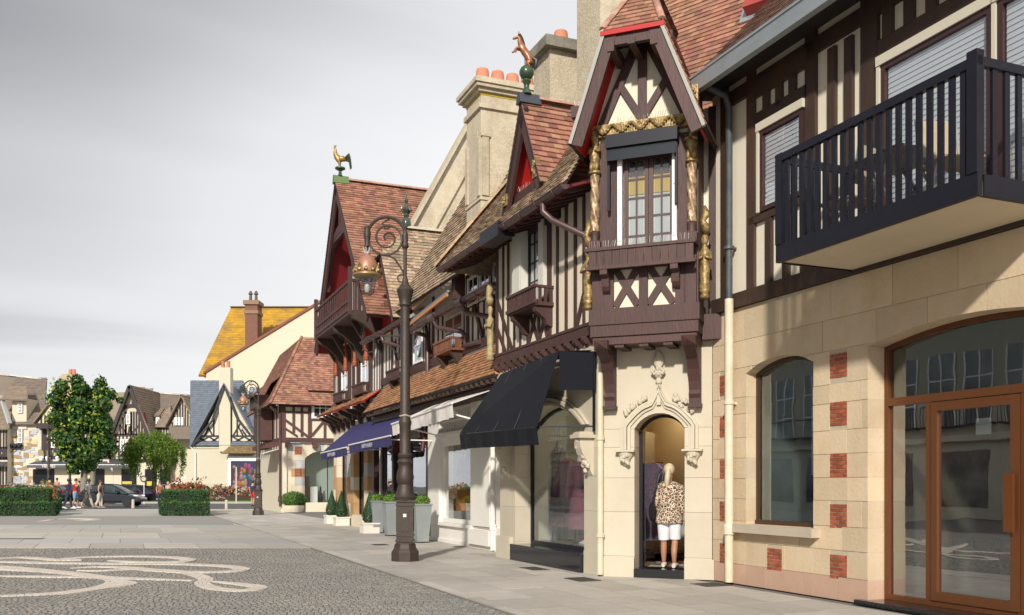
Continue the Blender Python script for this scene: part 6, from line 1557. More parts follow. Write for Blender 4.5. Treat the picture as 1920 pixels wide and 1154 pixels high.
MB().prism([(wl_+.001, .502), (wr_-.001, .502)]+[(p[0], p[1]-.003) for p in arcpts(wl_+.001, wr_-.001, 2.85, 3.24, 12)[::-1]], .14, .146).build('pane', GLASS, DH, wv)
MB().box(wl_-.3, wr_+.3, 1.2, 1.3, .4, 3.5).box(wl_-.3, wl_-.2, .32, 1.2, .4, 3.5).box(wl_-.2, wr_+.3, .32, 1.2, .40, .46).build('shop_wall', mat('mint_interior', (.40, .46, .40), .9), DH)
MB().box(1.55, 1.95, .6, .9, .46, 1.35).build('display_plinth', WHITE, DH)
MB().box(1.3, 1.5, .6, .8, .46, 1.9).build('display_board', TIMO, DH)
MB().lathe([(.10, 0), (.14, .3), (.06, .55), (.04, .9)], (2.15, .8, .46), 10).build('display_vase', NAVY, DH)
# timber storey
MB().box(-.1, 5.0, -.12, .3, 3.9, 5.75).build('upper_wall', PLAC, DH)
MB().box(-.14, 5.0, -.20, .1, 3.70, 3.93).build('bressummer', TIMP, DH)
for x in (.1, 1.55, 2.95): MB().box(x, x+.26, -.30, .0, 3.42, 3.70).build('corbel', TIMP, DH)
timbers(DH, [(0, 3.93, 0, 5.7, .26), (.55, 4.2, .55, 5.7, .13), (.98, 4.0, .98, 5.7, .13), (1.4, 3.93, 1.4, 5.7, .2), (2.2, 3.93, 2.2, 4.9, .13), (2.85, 3.93, 2.85, 5.7, .2), (3.3, 3.93, 3.3, 5.7, .13), (0, 5.6, 1.4, 5.6, .12), (0.1, 5.28, 1.35, 5.28, .10),
              (.12, 4.85, 1.3, 4.0, .13), (.12, 4.4, .75, 4.0, .11), (1.5, 4.05, 2.15, 4.85, .13), (2.25, 4.85, 2.8, 4.05, .13), (1.4, 4.92, 2.85, 4.92, .13), (2.9, 4.05, 3.25, 4.8, .1)], -.12, TIMP, d=.05)
wv = window(DH, 1.52, 2.62, 4.98, 6.08, -.24, 3, 2, WHITE, GLASSD, fw=.10, bw=.05, dep=.08)
MB().box(1.48, 2.66, -.20, .2, 4.95, 6.5).build('dormer_body', WHITEP, DH); MB().box(1.6, 2.54, -.206, -.2005, 5.05, 6.0).build('window_recess', DARKI, DH)
MB().box(1.50, 2.64, -.36, -.21, 6.16, 6.26).build('window_hood', mat('yellow_hood', (.55, .33, .05), .6), DH)
dr = [(1.25, -.50, 6.42), (2.95, -.50, 6.42), (2.75, .85, 7.7), (1.45, .85, 7.7)]
o = MB().slab(dr, .05).build('dormer_roof', SOF, DH); tiles(DH, 'roof_tiles', dr, .2, .14, TILE, under=o, t=.022)
# left return of the house along the street
MB().box(-.10, .2, -.118, 9, 0, 5.7).build('side_wall', PLAC, DH)
for i in range(9): MB().box(-.16, -.1001, .1+i*1.0, .26+i*1.0, 3.93, 5.7).build('timber', TIMP, DH)
MB().box(-.17, -.1001, .0, 9, 3.72, 3.92).build('timber', TIMP, DH)
for i in range(9): MB().box(-.62, -.1001, .2+i*.9, .36+i*.9, 3.48, 3.70).build('joist_end', TIMP, DH)
MB().box(-.85, -.17, 2.5, 5.0, 3.9, 5.7).build('oriel', TIMP, DH)
MB().slab([(-1.05, -.2, 3.05), (-1.05, 3.5, 3.05), (-.1, 3.5, 3.35), (-.1, -.2, 3.35)], .03).build('entrance_canopy', mat('white_canvas', (.62, .60, .56), .7), DH)
# roof: steep hip with bellcast eaves
ze_ = 5.62
fp = [(-.75, -.75, ze_), (5.2, -.75, ze_), (3.4, 1.4, 9.5), (1.25, 1.4, 9.5)]
o = MB().slab(fp, .06).build('roof', SOF, DH); tiles(DH, 'roof_tiles', fp, .2, .14, TILE, under=o, t=.024)
sp_ = [(-.75, 9, ze_), (-.75, -.75, ze_), (1.25, 1.4, 9.5), (1.25, 9, 9.5)]
o = MB().slab(sp_, .06).build('side_roof', SOF, DH); fix_normals(o); tiles(DH, 'roof_tiles', sp_, .2, .14, TILE, under=o, t=.024)
ridge(DH, (-.75, -.75, ze_+.04), (1.25, 1.4, 9.54), TILE, .08, .22, under=o, name='hip_tile')
MB().slab([(-1.5, 4.2, 6.2), (-1.5, .9, 6.2), (.3, 1.4, 7.6), (.3, 4.6, 7.6)], .12).build('side_gable_roof', mat('brown_verge', (.16, .08, .055), .8), DH)
MB().box(-1.2, -.1, 1.6, 4.0, 5.6, 6.3).build('oriel', TIMP, DH)
MB().box(5.0, 9.0, .6, 9, 0, 6.0).build('house_body', PLAC, DH)
MB().tube([(-.7, -.5, 5.5), (-.5, -.4, 5.3), (-.16, -.2, 5.2), (-.16, -.2, .3)], .06, 8).build('downpipe', TIMP, DH)

# ------------------------------------------------------------------ helper: facade pixels to a plane across the view
def WP(px, py, Y): return WLD.at(px, py, Y)
# white gable house
EY = 95
def e_(px, py): return WP(px, py, EY)
EH = Thing('slate_gable_house', 'cream brick house with blue slate roof, tall gable and central chimney', 'building', WLD, (e_(430, 911)[0], EY, 0))
EBR = mat('painted_cream_brick', (.58, .53, .41), .85, 0, (2, .3, (.57, .50, .37)))
SLATE = mat('blue_grey_slate', (.115, .135, .17), .6, .12, (5, .5, (.15, .17, .20)))
SLATL = mat('pale_slate', (.24, .27, .30), .6, .12, (5, .5, (.20, .22, .26)))
BLKT = mat('black_timber', (.018, .017, .018), .6, .1)
xl, xr = e_(358, 0)[0], e_(514, 0)[0]; zt_ = e_(0, 838)[1]
MB().box(xl+.3, xr+2, EY, EY+9, 0, zt_).build('wall', EBR, EH)
for k in range(22):
    z = .9+k*.26
    if z < zt_-.1: MB().box(xl+.9, e_(433, 0)[0], EY-.012, EY-.001, z, z+.235).build('brick_course', EBR, EH)
for z in (.55, 1.55): MB().box(xl+.3, xr, EY-.05, EY-.0125, z, z+.12).build('string_course', EBR, EH)
MB().box(xl+.25, xr+2, EY-.08, EY-.0005, zt_-.18, zt_+.02).build('cornice', EBR, EH)
ga, gl, gr = e_(423, 722), e_(360, 838), e_(492, 838)
MB().prism([(gl[0]+.5, zt_), (gr[0]-.3, zt_), (ga[0], ga[1]-.3)], EY, EY+.3).build('gable_wall', PLAC, EH)
gb_ = [((364, 835), (400, 790)), ((400, 790), (423, 724)), ((423, 724), (447, 785)), ((447, 785), (488, 838))]
for a, b in gb_:
    a, b = e_(*a), e_(*b); MB().bar((a[0], EY-.40, a[1]), (b[0], EY-.40, b[1]), .22, .16, up=(0, 1, 0)).build('barge_board', BLKT, EH)
def ebar(L, w=.16):
    for a, b in L:
        a, b = e_(*a), e_(*b); timbers(EH, [(a[0], a[1], b[0], b[1], w)], EY-.0, BLKT, d=.05)
ebar([((412, 750), (412, 835)), ((434, 750), (434, 835)), ((401, 785), (401, 818)), ((445, 785), (445, 818)), ((375, 818), (411, 818)), ((434, 818), (478, 818)), ((370, 833), (411, 833)), ((434, 833), (482, 833)),
      ((374, 818), (398, 790)), ((385, 818), (392, 798)), ((398, 816), (390, 800)), ((437, 818), (452, 792)), ((447, 800), (456, 818)), ((462, 818), (454, 806)), ((472, 818), (448, 788)),
      ((370, 832), (392, 819)), ((370, 819), (392, 832)), ((392, 832), (411, 819)), ((392, 819), (411, 832)), ((436, 832), (458, 819)), ((436, 819), (458, 832)), ((458, 832), (478, 819)), ((458, 819), (478, 832))])
c = MB().box(e_(412.5, 0)[0], e_(433.5, 0)[0], EY-.3, EY+.7, zt_-.5, e_(0, 690)[1]).build('chimney', EBR, EH)
for px in (417, 427): MB().lathe([(.22, 0), (.18, .5), (.20, .7)], (e_(px, 0)[0], EY+.2, e_(0, 690)[1]), 10).build('chimney_pot', POT, EH, c, smooth=True)
# slate roofs: left big slope (ridge across), right lower slope, gable slopes
zr_ = e_(0, 714)[1]
zb5 = WLD.at(0, 714, EY+4.5)[1]
pl_ = [(xl, EY-.3, zt_+.1), (gr[0]+.3, EY-.3, zt_+.1), (WLD.at(456, 0, EY+4.5)[0], EY+4.5, zb5), (WLD.at(357, 0, EY+4.5)[0], EY+4.5, zb5)]
ro = MB().slab(pl_, .08).build('roof', SLATE, EH)
tiles(EH, 'slates', pl_, .35, .28, SLATE, under=ro, t=.02)
pr_ = [(e_(440, 0)[0], EY+.6, zt_+.1), (xr+2.5, EY+.6, zt_+.1), (xr+2.5, EY+5.5, e_(0, 728)[1]+.6), (e_(440, 0)[0], EY+5.5, e_(0, 728)[1]+.6)]
ro = MB().slab(pr_, .08).build('roof', SLATL, EH); tiles(EH, 'slates', pr_, .35, .28, SLATL, under=ro, t=.02)
for s1, s2 in ((gl, -1), (gr, 1)):
    MB().slab([(s1[0], EY-.5, zt_+.0), (s1[0], EY+4, zt_+.0), (ga[0], EY+4, ga[1]+.1), (ga[0], EY-.5, ga[1]+.1)], .08).build('gable_roof', SLATE, EH)
MB().box(xl, xl+.12, EY-.35, EY+4.5, zt_-.05, zt_+.1).build('gutter', ZINC, EH)
MB().tube([(xl+.05, EY-.3, zt_), (xl+.5, EY-.15, zt_-.6), (xl+.5, EY-.15, .2)], .07, 8).build('downpipe', WHITE, EH)
# display window with striped poster-like goods and small tiled hood
a, b = e_(434, 865), e_(485, 916)
wv = MB().box(a[0]-.3, a[0], EY-.25, EY-.001, b[1]-.3, a[1]+.5).box(b[0], b[0]+.3, EY-.25, EY-.001, b[1]-.3, a[1]+.5).box(a[0], b[0], EY-.25, EY-.001, a[1], a[1]+.5).box(a[0], b[0], EY-.25, EY-.001, b[1]-.3, b[1]).build('display_window', WHITE, EH)
MB().box(a[0], b[0], EY-.10, EY-.0008, b[1], a[1]).build('window_backing', mat('dark_blue_backing', (.012, .014, .05), .5), EH, wv)
random.seed(8)
cols = [(.45, .05, .03), (.55, .16, .02), (.03, .12, .30), (.05, .30, .28), (.45, .35, .03), (.35, .05, .2), (.08, .25, .05), (.5, .25, .2)]
for i in range(40):
    x = lerp(a[0]+.15, b[0]-.15, random.random()); z = lerp(b[1]+.3, a[1]-.5, random.random()); c_ = random.choice(cols)
    MB().ball((x, EY-.12, z), random.uniform(.10, .24), 8, (1, .3, random.uniform(.7, 2.4))).build('coloured_display', mat('display_%.2f_%.2f_%.2f' % c_, tuple(v*.5+.01 for v in c_), .6), EH, wv, smooth=True)
hp = [(a[0]-.7, EY-1.0, a[1]+.75), (b[0]+.7, EY-1.0, a[1]+.75), (b[0]-.1, EY-.02, a[1]+1.75), (a[0]+.1, EY-.02, a[1]+1.75)]
o = MB().slab(hp, .06).build('window_hood', TILEB, EH); tiles(EH, 'hood_tiles', hp, .25, .18, mat('brown_moss_tile', (.17, .115, .06), .9, .2, (3, .6, (.30, .22, .06))), under=o, t=.02)
# white stair rail at the house's left
for i in range(5): MB().bar((xl-3.2+i*.1, EY-.5, .6+i*.32), (xl-.3, EY-.5, 2.2+i*.18), .08, .08).build('stair_rail', WHITE, EH) if i < 2 else None

# building with the lichen covered roof
FY = 112
def f_(px, py, Y=FY): return WLD.at(px, py, Y)
FH = Thing('lichen_roof_building', 'tall cream building with a huge orange lichen covered roof and brick chimney', 'building', WLD, (f_(500, 911)[0], FY, 0))
LICH = mat('orange_lichen_tiles', (.56, .30, .010), .9, .10, (.42, .95, (.17, .125, .07), (1, 1, 1.4)), (4, .3), noise2=(1.6, .6, (.36, .21, .03)))
e0, e1, r1, r0 = f_(372, 704), f_(720, 704), f_(720, 562, FY+9), f_(433, 578, FY+9)
rp4 = [(e0[0], FY, e0[1]), (e1[0], FY, e1[1]), (r1[0], FY+9, r0[1]), (r0[0], FY+9, r0[1])]
ro = MB().slab(rp4, .25).build('roof', LICH, FH); tiles(FH, 'roof_tiles', rp4, .5, .34, LICH, under=ro, t=.035)
MB().slab([(e0[0], FY+18, e0[1]), (e0[0], FY, e0[1]), (r0[0], FY+9, r0[1])], .2).build('hip_slope', LICH, FH)
ridge(FH, (r0[0], FY+9, r0[1]+.05), (r1[0], FY+9, r0[1]+.05), mat('brown_ridge', (.13, .09, .06), .9), .25, 1.1, under=ro)
w0, w1 = f_(398, 704), f_(600, 580); sl = (w1[1]-w0[1])/(w1[0]-w0[0]); xe = f_(720, 0)[0]
wallF = mat('warm_cream_render', (.62, .555, .42), .9, 0, (.25, .3, (.56, .49, .36)))
MB().prism([(w0[0], 0), (xe, 0), (xe, w0[1]+sl*(xe-w0[0])), (w0[0], w0[1])], FY-2.2, FY-.2).build('gable_wall', wallF, FH)
MB().prism([(w0[0]-.3, w0[1]-.15), (xe, w0[1]+sl*(xe-w0[0])+.0), (xe, w0[1]+sl*(xe-w0[0])+.32), (w0[0]-.3, w0[1]+.17)], FY-2.4, FY-.1).build('verge', mat('red_brown_verge', (.22, .075, .045), .8), FH)
MB().box(e0[0]+.8, w0[0], FY+.6, FY+3, 0, e0[1]-.3).build('wall', wallF, FH)
a, b = f_(463, 660, FY+1), f_(486, 566, FY+1)
c = MB().box(a[0], b[0], FY+.2, FY+2.2, a[1]-3, b[1]-.5).build('chimney', mat('brown_brick_stack', (.20, .095, .065), .9, 0, (3, .5, (.14, .07, .05)), (12, .4)), FH)
MB().box(a[0]-.12, b[0]+.12, FY+.08, FY+2.32, b[1]-1.6, b[1]-1.2).box(a[0]-.2, b[0]+.2, FY+.0, FY+2.4, b[1]-.5, b[1]).build('chimney_cap', mat('tan_brick_cap', (.26, .17, .10), .9), FH, c)
for k in (.3, .75): MB().lathe([(.22, 0), (.16, .8), (.3, .9), (.1, 1.3)], (lerp(a[0], b[0], k), FY+1, b[1]), 8).build('chimney_pot', mat('dark_pot', (.12, .09, .075), .8), FH, c)

# ------------------------------------------------------------------ houses across the far side of the square
GY = 106
def g_(px, py, Y=GY): return WLD.at(px, py, Y)
BRT = mat('brown_flat_tile', (.165, .130, .105), .9, .14, (.8, .5, (.205, .165, .13)), (12, .3))
BRL = mat('tan_flat_tile', (.25, .195, .145), .9, .14, (.8, .5, (.20, .155, .115)), (12, .3))
DKT = mat('aubergine_black_timber', (.030, .017, .017), .6, .1)
CRM = mat('far_cream_plaster', (.60, .53, .41), .85, 0, (1, .3, (.60, .52, .38)))
def slope(T, pts, m, w=.4, ex=.3, name='roof'):
    o = MB().slab(pts, .12).build(name, m, T); fix_normals(o); tiles(T, 'roof_tiles', pts, w, ex, m, under=o, t=.03); return o
def framing(T, L, Y, w=.2, d=.06):
    for q in L:
        a = g_(q[0], q[1], Y); b = g_(q[2], q[3], Y); timbers(T, [(a[0], a[1], b[0], b[1], q[4] if len(q) > 4 else w)], Y, DKT, d=d)
def gwin(T, x0, y0_, x1, y1_, Y, cols=2, rows=2, m=None):
    a = g_(x0, y0_, Y); b = g_(x1, y1_, Y)
    MB().box(a[0], b[0], Y-.075, Y-.065, b[1], a[1]).build('window_recess', DARKI, T)
    return window(T, a[0], b[0], b[1], a[1], Y-.16, cols, rows, m or WHITE, GLASSD, fw=.13, bw=.07, dep=.08, panes=False)
# stone patchwork house
G1 = Thing('patchwork_stone_house', 'far house of mixed blue grey and ochre stones with dormer under a long brown roof', 'building', WLD, (g_(40, 911)[0], GY, 0))
x0_, x1_, zt1 = g_(12, 0)[0], g_(83, 0)[0], g_(0, 797)[1]
MB().box(x0_, x1_, GY, GY+8, 0, zt1).build('wall', CRM, G1)
random.seed(31)
ST3 = [mat('blue_grey_stone', (.42, .45, .50), .85), mat('tan_brown_stone', (.34, .24, .13), .85, 0, (4, .5, (.26, .18, .10))), mat('pale_ochre_stone', (.62, .48, .28), .85)]
for i in range(120):
    px = random.uniform(13, 80); py = random.uniform(800, 915); w_ = random.uniform(.45, .75)
    if 33 < px < 46 and 800 < py < 832: continue
    if 60 < px and py > 868: continue
    a = g_(px, py); MB().box(a[0]-w_/2, min(a[0]+w_/2, x1_-.02), GY-.03-.0004*i, GY-.0, a[1]-.18, a[1]+.18).build('stone_block', ST3[(i % 5) % 3], G1)
gwin(G1, 34, 802, 43, 831, GY-.05, 2, 3)
ra = g_(-60, 700, GY+6); rb = g_(88, 714, GY+6)
slope(G1, [(g_(-60, 0)[0], GY-.5, zt1), (x1_+.3, GY-.5, zt1), (rb[0], GY+6, rb[1]), (ra[0], GY+6, ra[1]+.2)], BRT)
ridge(G1, (ra[0], GY+6, ra[1]+.25), (rb[0], GY+6, rb[1]+.05), mat('pale_ridge_mortar', (.5, .46, .38), .9, .3), .22, .8)
dm = MB().box(g_(24, 0)[0], g_(51, 0)[0], GY-.15, GY+3, zt1-.5, g_(0, 748)[1]).build('dormer', CRM, G1)
gwin(G1, 34, 755, 43, 775, GY-.16, 2, 3)
slope(G1, [(g_(0, 0)[0], GY-1.0, g_(0, 750)[1]), (g_(60, 0)[0], GY-1.0, g_(0, 752)[1]), (g_(33, 0)[0], GY+2, g_(0, 722)[1]), (g_(2, 0)[0], GY+2, g_(0, 722)[1])], BRL, name='dormer_roof')
ch = MB().box(g_(86, 0)[0], g_(103, 0)[0], GY+4, GY+6, 9, g_(0, 708)[1]).build('chimney', mat('pinkish_stack', (.50, .40, .32), .9), G1)
MB().box(g_(82, 0)[0], g_(108, 0)[0], GY+3.6, GY+6.4, g_(0, 707)[1], g_(0, 699)[1]).box(g_(85, 0)[0], g_(105, 0)[0], GY+3.8, GY+6.2, g_(0, 699)[1]+.001, g_(0, 694)[1]).build('chimney_cap', mat('ochre_cap', (.42, .36, .24), .9), G1, ch)
for px in (93, 100): MB().lathe([(.25, 0), (.2, .7)], (g_(px, 0)[0], GY+5, g_(0, 694)[1]), 8).build('chimney_pot', POT, G1, ch)
# small arched niche, framed picture
MB().prism(arcpts(g_(27, 0)[0], g_(42, 0)[0], g_(0, 887)[1], g_(0, 873)[1], 8), GY-.10, GY-.055).build('niche', WHITE, G1)
MB().box(g_(26, 0)[0], g_(40, 0)[0], GY-.12, GY-.08, g_(0, 908)[1], g_(0, 893)[1]).build('poster', mat('grey_photo_poster', (.45, .45, .48), .6, 0, (1.5, .8, (.15, .14, .15))), G1)
# iron sign on the corner
ir = MB().bar((g_(18, 0)[0], GY-.3, g_(0, 824)[1]), (g_(18, 0)[0], GY-.3, g_(0, 862)[1]), .14, .14).bar((g_(18, 0)[0], GY-.3, g_(0, 840)[1]), (g_(47, 0)[0], GY-.3, g_(0, 842)[1]), .10, .10)
for i in range(9): ir.ball((g_(22+i*2.4, 0)[0], GY-.3, g_(0, 836+2*math.sin(i*2))[1]), .22, 6)
ir.bar((g_(18, 0)[0], GY-.3, g_(0, 852)[1]), (g_(32, 0)[0], GY-.3, g_(0, 842)[1]), .08, .08)
ir.build('iron_sign', NAVY, G1)
# narrow house at the very left
G0 = Thing('left_edge_house', 'timbered house cut by the left edge with brown sloping roof', 'building', WLD, (g_(0, 911)[0], GY-1, 0))
Y = GY-1
MB().box(g_(-60, 0, Y)[0], g_(14, 0, Y)[0], Y, Y+.9, 0, g_(0, 803, Y)[1]).build('wall', CRM, G0)
framing(G0, [(1, 804, 1, 862), (7, 804, 7, 862), (12, 804, 12, 862), (-20, 860, 14, 860, .3), (-20, 840, 14, 840), (2, 842, 12, 858), (12, 842, 2, 858), (1, 875, 1, 915), (6, 875, 6, 915), (12, 875, 12, 915)], Y)
slope(G0, [(g_(-60, 0, Y)[0], Y-.6, g_(0, 806, Y)[1]), (g_(22, 0, Y)[0], Y-.6, g_(0, 806, Y)[1]), (g_(-4, 0, Y)[0], Y+4, g_(0, 742, Y)[1]), (g_(-60, 0, Y)[0], Y+4, g_(0, 742, Y)[1])], BRL)
MB().bar((g_(21, 0, Y)[0], Y-.3, g_(0, 795, Y)[1]), (g_(-3, 0, Y)[0], Y+.5, g_(0, 742, Y)[1]), .4, .3).build('lead_verge', mat('far_lead', (.40, .40, .38), .7), G0)
MB().slab([(g_(-60, 0, Y)[0], Y-1.3, g_(0, 872, Y)[1]), (g_(18, 0, Y)[0], Y-1.3, g_(0, 872, Y)[1]), (g_(15, 0, Y)[0], Y-.05, g_(0, 866, Y)[1]), (g_(-60, 0, Y)[0], Y-.05, g_(0, 866, Y)[1])], .04).build('awning', mat('slate_blue_canvas', (.07, .075, .10), .7), G0)
# timbered house behind the tree
G2 = Thing('timbered_row_house', 'far timbered house half hidden behind the left tree, with shop awning', 'building', WLD, (g_(140, 911)[0], GY, 0))
xa, xb = g_(83.3, 0)[0], g_(212, 0)[0]
MB().box(xa, xb, GY+.0, GY+8, 0, g_(0, 797)[1]).build('wall', CRM, G2)
framing(G2, [(81, 797, 81, 859, .35), (86, 797, 86, 859), (95, 797, 95, 859, .3), (112, 797, 112, 859), (120, 797, 120, 859), (128, 797, 128, 859), (80, 858, 212, 858, .4), (95, 843, 112, 843), (96, 857, 103, 845), (111, 857, 104, 845), (82, 815, 94, 857), (180, 797, 180, 859), (188, 797, 188, 859), (196, 797, 196, 859), (204, 797, 204, 859), (180, 858, 188, 840), (196, 858, 204, 840)], GY)
gwin(G2, 97, 808, 109, 840, GY, 2, 4)
slope(G2, [(g_(66, 0)[0], GY-.6, g_(0, 795)[1]), (g_(214, 0)[0], GY-.6, g_(0, 795)[1]), (g_(214, 0)[0], GY+5, g_(0, 735, GY+5)[1]), (g_(66, 0)[0], GY+5, g_(0, 741, GY+5)[1])], BRL)
gp = [(g_(78, 0)[0], g_(0, 795)[1]), (g_(135, 0)[0], g_(0, 795)[1]), (g_(107, 0)[0], g_(0, 752)[1])]
MB().prism(gp, GY-.9, GY-.6).build('gable_wall', CRM, G2)
for k in range(7): timbers(G2, [(lerp(gp[0][0], gp[1][0], (k+1)/8), gp[0][1], lerp(gp[0][0], gp[1][0], (k+1)/8), gp[0][1]+.9, .2)], GY-.9, DKT, d=.05)
MB().box(gp[0][0], gp[1][0], GY-1.2, GY-.5, gp[0][1]-.6, gp[0][1]).build('gable_beam', DKT, G2)
slope(G2, [(gp[0][0]-.4, GY+2, gp[0][1]), (gp[0][0]-.4, GY-1.3, gp[0][1]), (gp[2][0], GY-1.3, gp[2][1]+.2), (gp[2][0], GY+2, gp[2][1]+.2)], BRL, name='gable_roof')
slope(G2, [(gp[1][0]+.4, GY-1.3, gp[0][1]), (gp[1][0]+.4, GY+2, gp[0][1]), (gp[2][0], GY+2, gp[2][1]+.2), (gp[2][0], GY-1.3, gp[2][1]+.2)], BRL, name='gable_roof')
# ground floor shops: awnings, dark windows, posters
FAW = mat('slate_blue_canvas', (.07, .075, .10), .7)
def shop(T, p0, p1, glassy=True, word=None):
    a, b = g_(p0, 880), g_(p1, 921)
    o = MB().box(a[0], b[0], GY-.06, GY-.001, .25, a[1]).build('shop_window', mat('far_shop_glass', (.012, .013, .017), .25, spec=.3), T)
def faraw(T, p0, p1, word=None):
    a, b = g_(p0, 868)[0], g_(p1, 868)[0]; z0, z1 = g_(0, 878)[1], g_(0, 867)[1]
    o = MB().slab([(a, GY-1.4, z0+.35), (b, GY-1.4, z0+.35), (b-.3, GY-.05, z1+.1), (a+.3, GY-.05, z1+.1)], .05).build('awning', FAW, T)
    MB().box(a, b, GY-1.42, GY-1.36, z0, z0+.34).build('awning_valance', FAW, T, o)
    MB().box(a, b, GY-1.45, GY-1.421, z0+.31, z0+.38).build('awning_piping', WHITE, T, o)
    if word: text_mesh(word, .42, WHITE, T, ((a+b)/2, GY-1.44, z0+.03), (rad(90), 0, 0), o)
faraw(G2, 62, 144, 'HERMES'); shop(G2, 62, 102)
faraw(G2, 158, 206, 'HERMES'); shop(G2, 178, 196)
for px in (118, 215): MB().box(g_(px-3.5, 0)[0], g_(px+6, 0)[0], GY-.08, GY-.03, .55, 1.5).build('poster', mat('grey_photo_poster', (.45, .45, .48), .6), G2)
for px in (81, 93, 112): MB().lathe([(.2, 0), (.3, .3), (.2, .5)], (g_(px, 0)[0], GY-.4, g_(0, 864)[1]), 8).build('bracket_stone', WHITE, G2)
# big timbered gable house
G3 = Thing('arched_gable_house', 'far timbered house with tall pointed gable and arched brace, beside the weeping tree', 'building', WLD, (g_(249, 911)[0], GY, 0))
ap, fl3, fr3 = g_(249, 728), g_(207, 838), g_(292, 838)
MB().box(g_(212.3, 0)[0], g_(300, 0)[0], GY+.01, GY+8, 0, fl3[1]).build('wall', CRM, G3)
MB().prism([(fl3[0], fl3[1]), (fr3[0], fr3[1]), (ap[0], ap[1])], GY-.3, GY+.2).build('gable_wall', CRM, G3)
for a, b in (((205, 842), (249, 726)), ((292, 842), (249, 726))):
    p, q = g_(*a), g_(*b); MB().bar((p[0], GY-.9, p[1]), (q[0], GY-.9, q[1]), .36, .30, up=(0, 1, 0)).build('barge_board', DKT, G3)
p, q = g_(270, 775), g_(287, 836)
MB().bar((p[0], GY-.6, p[1]), (q[0], GY-.6, q[1]), .5, .45, up=(0, 1, 0)).build('red_soffit', mat('far_dark_red', (.12, .008, .012), .7), G3)
aa = arcpts(g_(233, 0)[0], g_(266, 0)[0], g_(0, 772)[1], g_(0, 764)[1], 8); ab = arcpts(g_(233, 0)[0]-.15, g_(266, 0)[0]+.15, g_(0, 772)[1], g_(0, 764)[1]+.35, 8); ar = MB()
for i in range(8): ar.prism([aa[i], aa[i+1], ab[i+1], ab[i]], GY-.5, GY-.3)
ar.build('gable_arch', DKT, G3)
L = [(249, 735, 249, 763, .25), (238, 762, 262, 762, .25), (208, 816, 290, 816, .3), (208, 838, 292, 838, .3)]
for px in range(226, 276, 5):
    lo = 816; hi = max(772, 735+abs(px-249)*2.7)
    if not 236 < px < 246 and hi < 812: L.append((px, lo, px, hi, .2))
L += [(225, 797, 238, 814), (262, 797, 246, 814), (241, 815, 243, 800), (236, 774, 236, 816, .22), (246, 774, 246, 816, .22)]
for px in range(210, 296, 7): L.append((px, 838, px, 818, .18))
framing(G3, [(q[0], q[1], q[2], q[3], q[4] if len(q) > 4 else .2) for q in L], GY-.3)
gwin(G3, 237, 777, 245, 796, GY-.31, 2, 2)
L = [(px, 840, px, 862, .2) for px in range(207, 300, 8)]+[(205, 864, 300, 864, .4), (208, 862, 222, 842), (296, 862, 280, 842)]
framing(G3, L, GY)
gwin(G3, 226, 824, 234, 846, GY-.31, 2, 3); gwin(G3, 236, 824, 244, 846, GY-.31, 2, 3)
slope(G3, [(fl3[0]-.4, GY+9, fl3[1]-.1), (fl3[0]-.4, GY-1.0, fl3[1]-.1), (ap[0], GY-1.0, ap[1]+.25), (ap[0], GY+9, ap[1]+.25)], BRL, name='gable_roof')
slope(G3, [(fr3[0]+.4, GY-1.0, fr3[1]-.1), (fr3[0]+.4, GY+9, fr3[1]-.1), (ap[0], GY+9, ap[1]+.25), (ap[0], GY-1.0, ap[1]+.25)], BRL, name='gable_roof')
slope(G3, [(g_(200, 0)[0], GY+1, g_(0, 800)[1]), (g_(249, 0)[0], GY+1, g_(0, 800)[1]), (g_(249, 0)[0], GY+6, g_(0, 728, GY+6)[1]), (g_(214, 0)[0], GY+6, g_(0, 731, GY+6)[1])], BRL)
ch = MB().box(g_(222, 0)[0], g_(234, 0)[0], GY+5, GY+6.5, 8, g_(0, 726)[1]).build('chimney', mat('ochre_cap', (.42, .36, .24), .9), G3)
for px in (226, 231): MB().lathe([(.25, 0), (.2, .6)], (g_(px, 0)[0], GY+5.7, g_(0, 726)[1]), 8).build('chimney_pot', POT, G3, ch)
shop(G3, 228, 256); shop(G3, 272, 292)
MB().box(g_(230, 0)[0], g_(248, 0)[0], GY-.12, GY-.07, g_(0, 908)[1], g_(0, 903)[1]).build('yellow_sign', mat('yellow_sign', (.55, .42, .02), .6), G3)
MB().box(g_(276, 0)[0], g_(290, 0)[0], GY-.12, GY-.07, g_(0, 911)[1], g_(0, 903)[1]).build('yellow_sign', mat('yellow_sign', (.55, .42, .02), .6), G3)
faraw(G3, 206, 256)
# right hand house of the far row: turret roof and red-lined gable
G4 = Thing('turret_roof_house', 'far brown roofed house with pointed turret roof and small gable beside the slate house', 'building', WLD, (g_(325, 911)[0], GY+3, 0))
Y = GY+3
MB().box(g_(290, 0, Y)[0], g_(375, 0, Y)[0], Y, Y+8, 0, g_(0, 806, Y)[1]).build('wall', CRM, G4)
slope(G4, [(g_(285, 0, Y)[0], Y-.5, g_(0, 812, Y)[1]), (g_(375, 0, Y)[0], Y-.5, g_(0, 812, Y)[1]), (g_(375, 0, Y)[0], Y+5, g_(0, 744, Y+5)[1]), (g_(250, 0, Y)[0], Y+5, g_(0, 736, Y+5)[1])], BRT)
ridge(G4, (g_(255, 0, Y+5)[0], Y+5, g_(0, 737, Y+5)[1]+.1), (g_(352, 0, Y+5)[0], Y+5, g_(0, 744, Y+5)[1]+.1), mat('pale_ridge_mortar', (.5, .46, .38), .9, .3), .22, .8)
ch = MB().box(g_(333, 0, Y)[0], g_(341, 0, Y)[0], Y+5, Y+6, 9, g_(0, 739, Y)[1]).build('chimney', POT, G4)
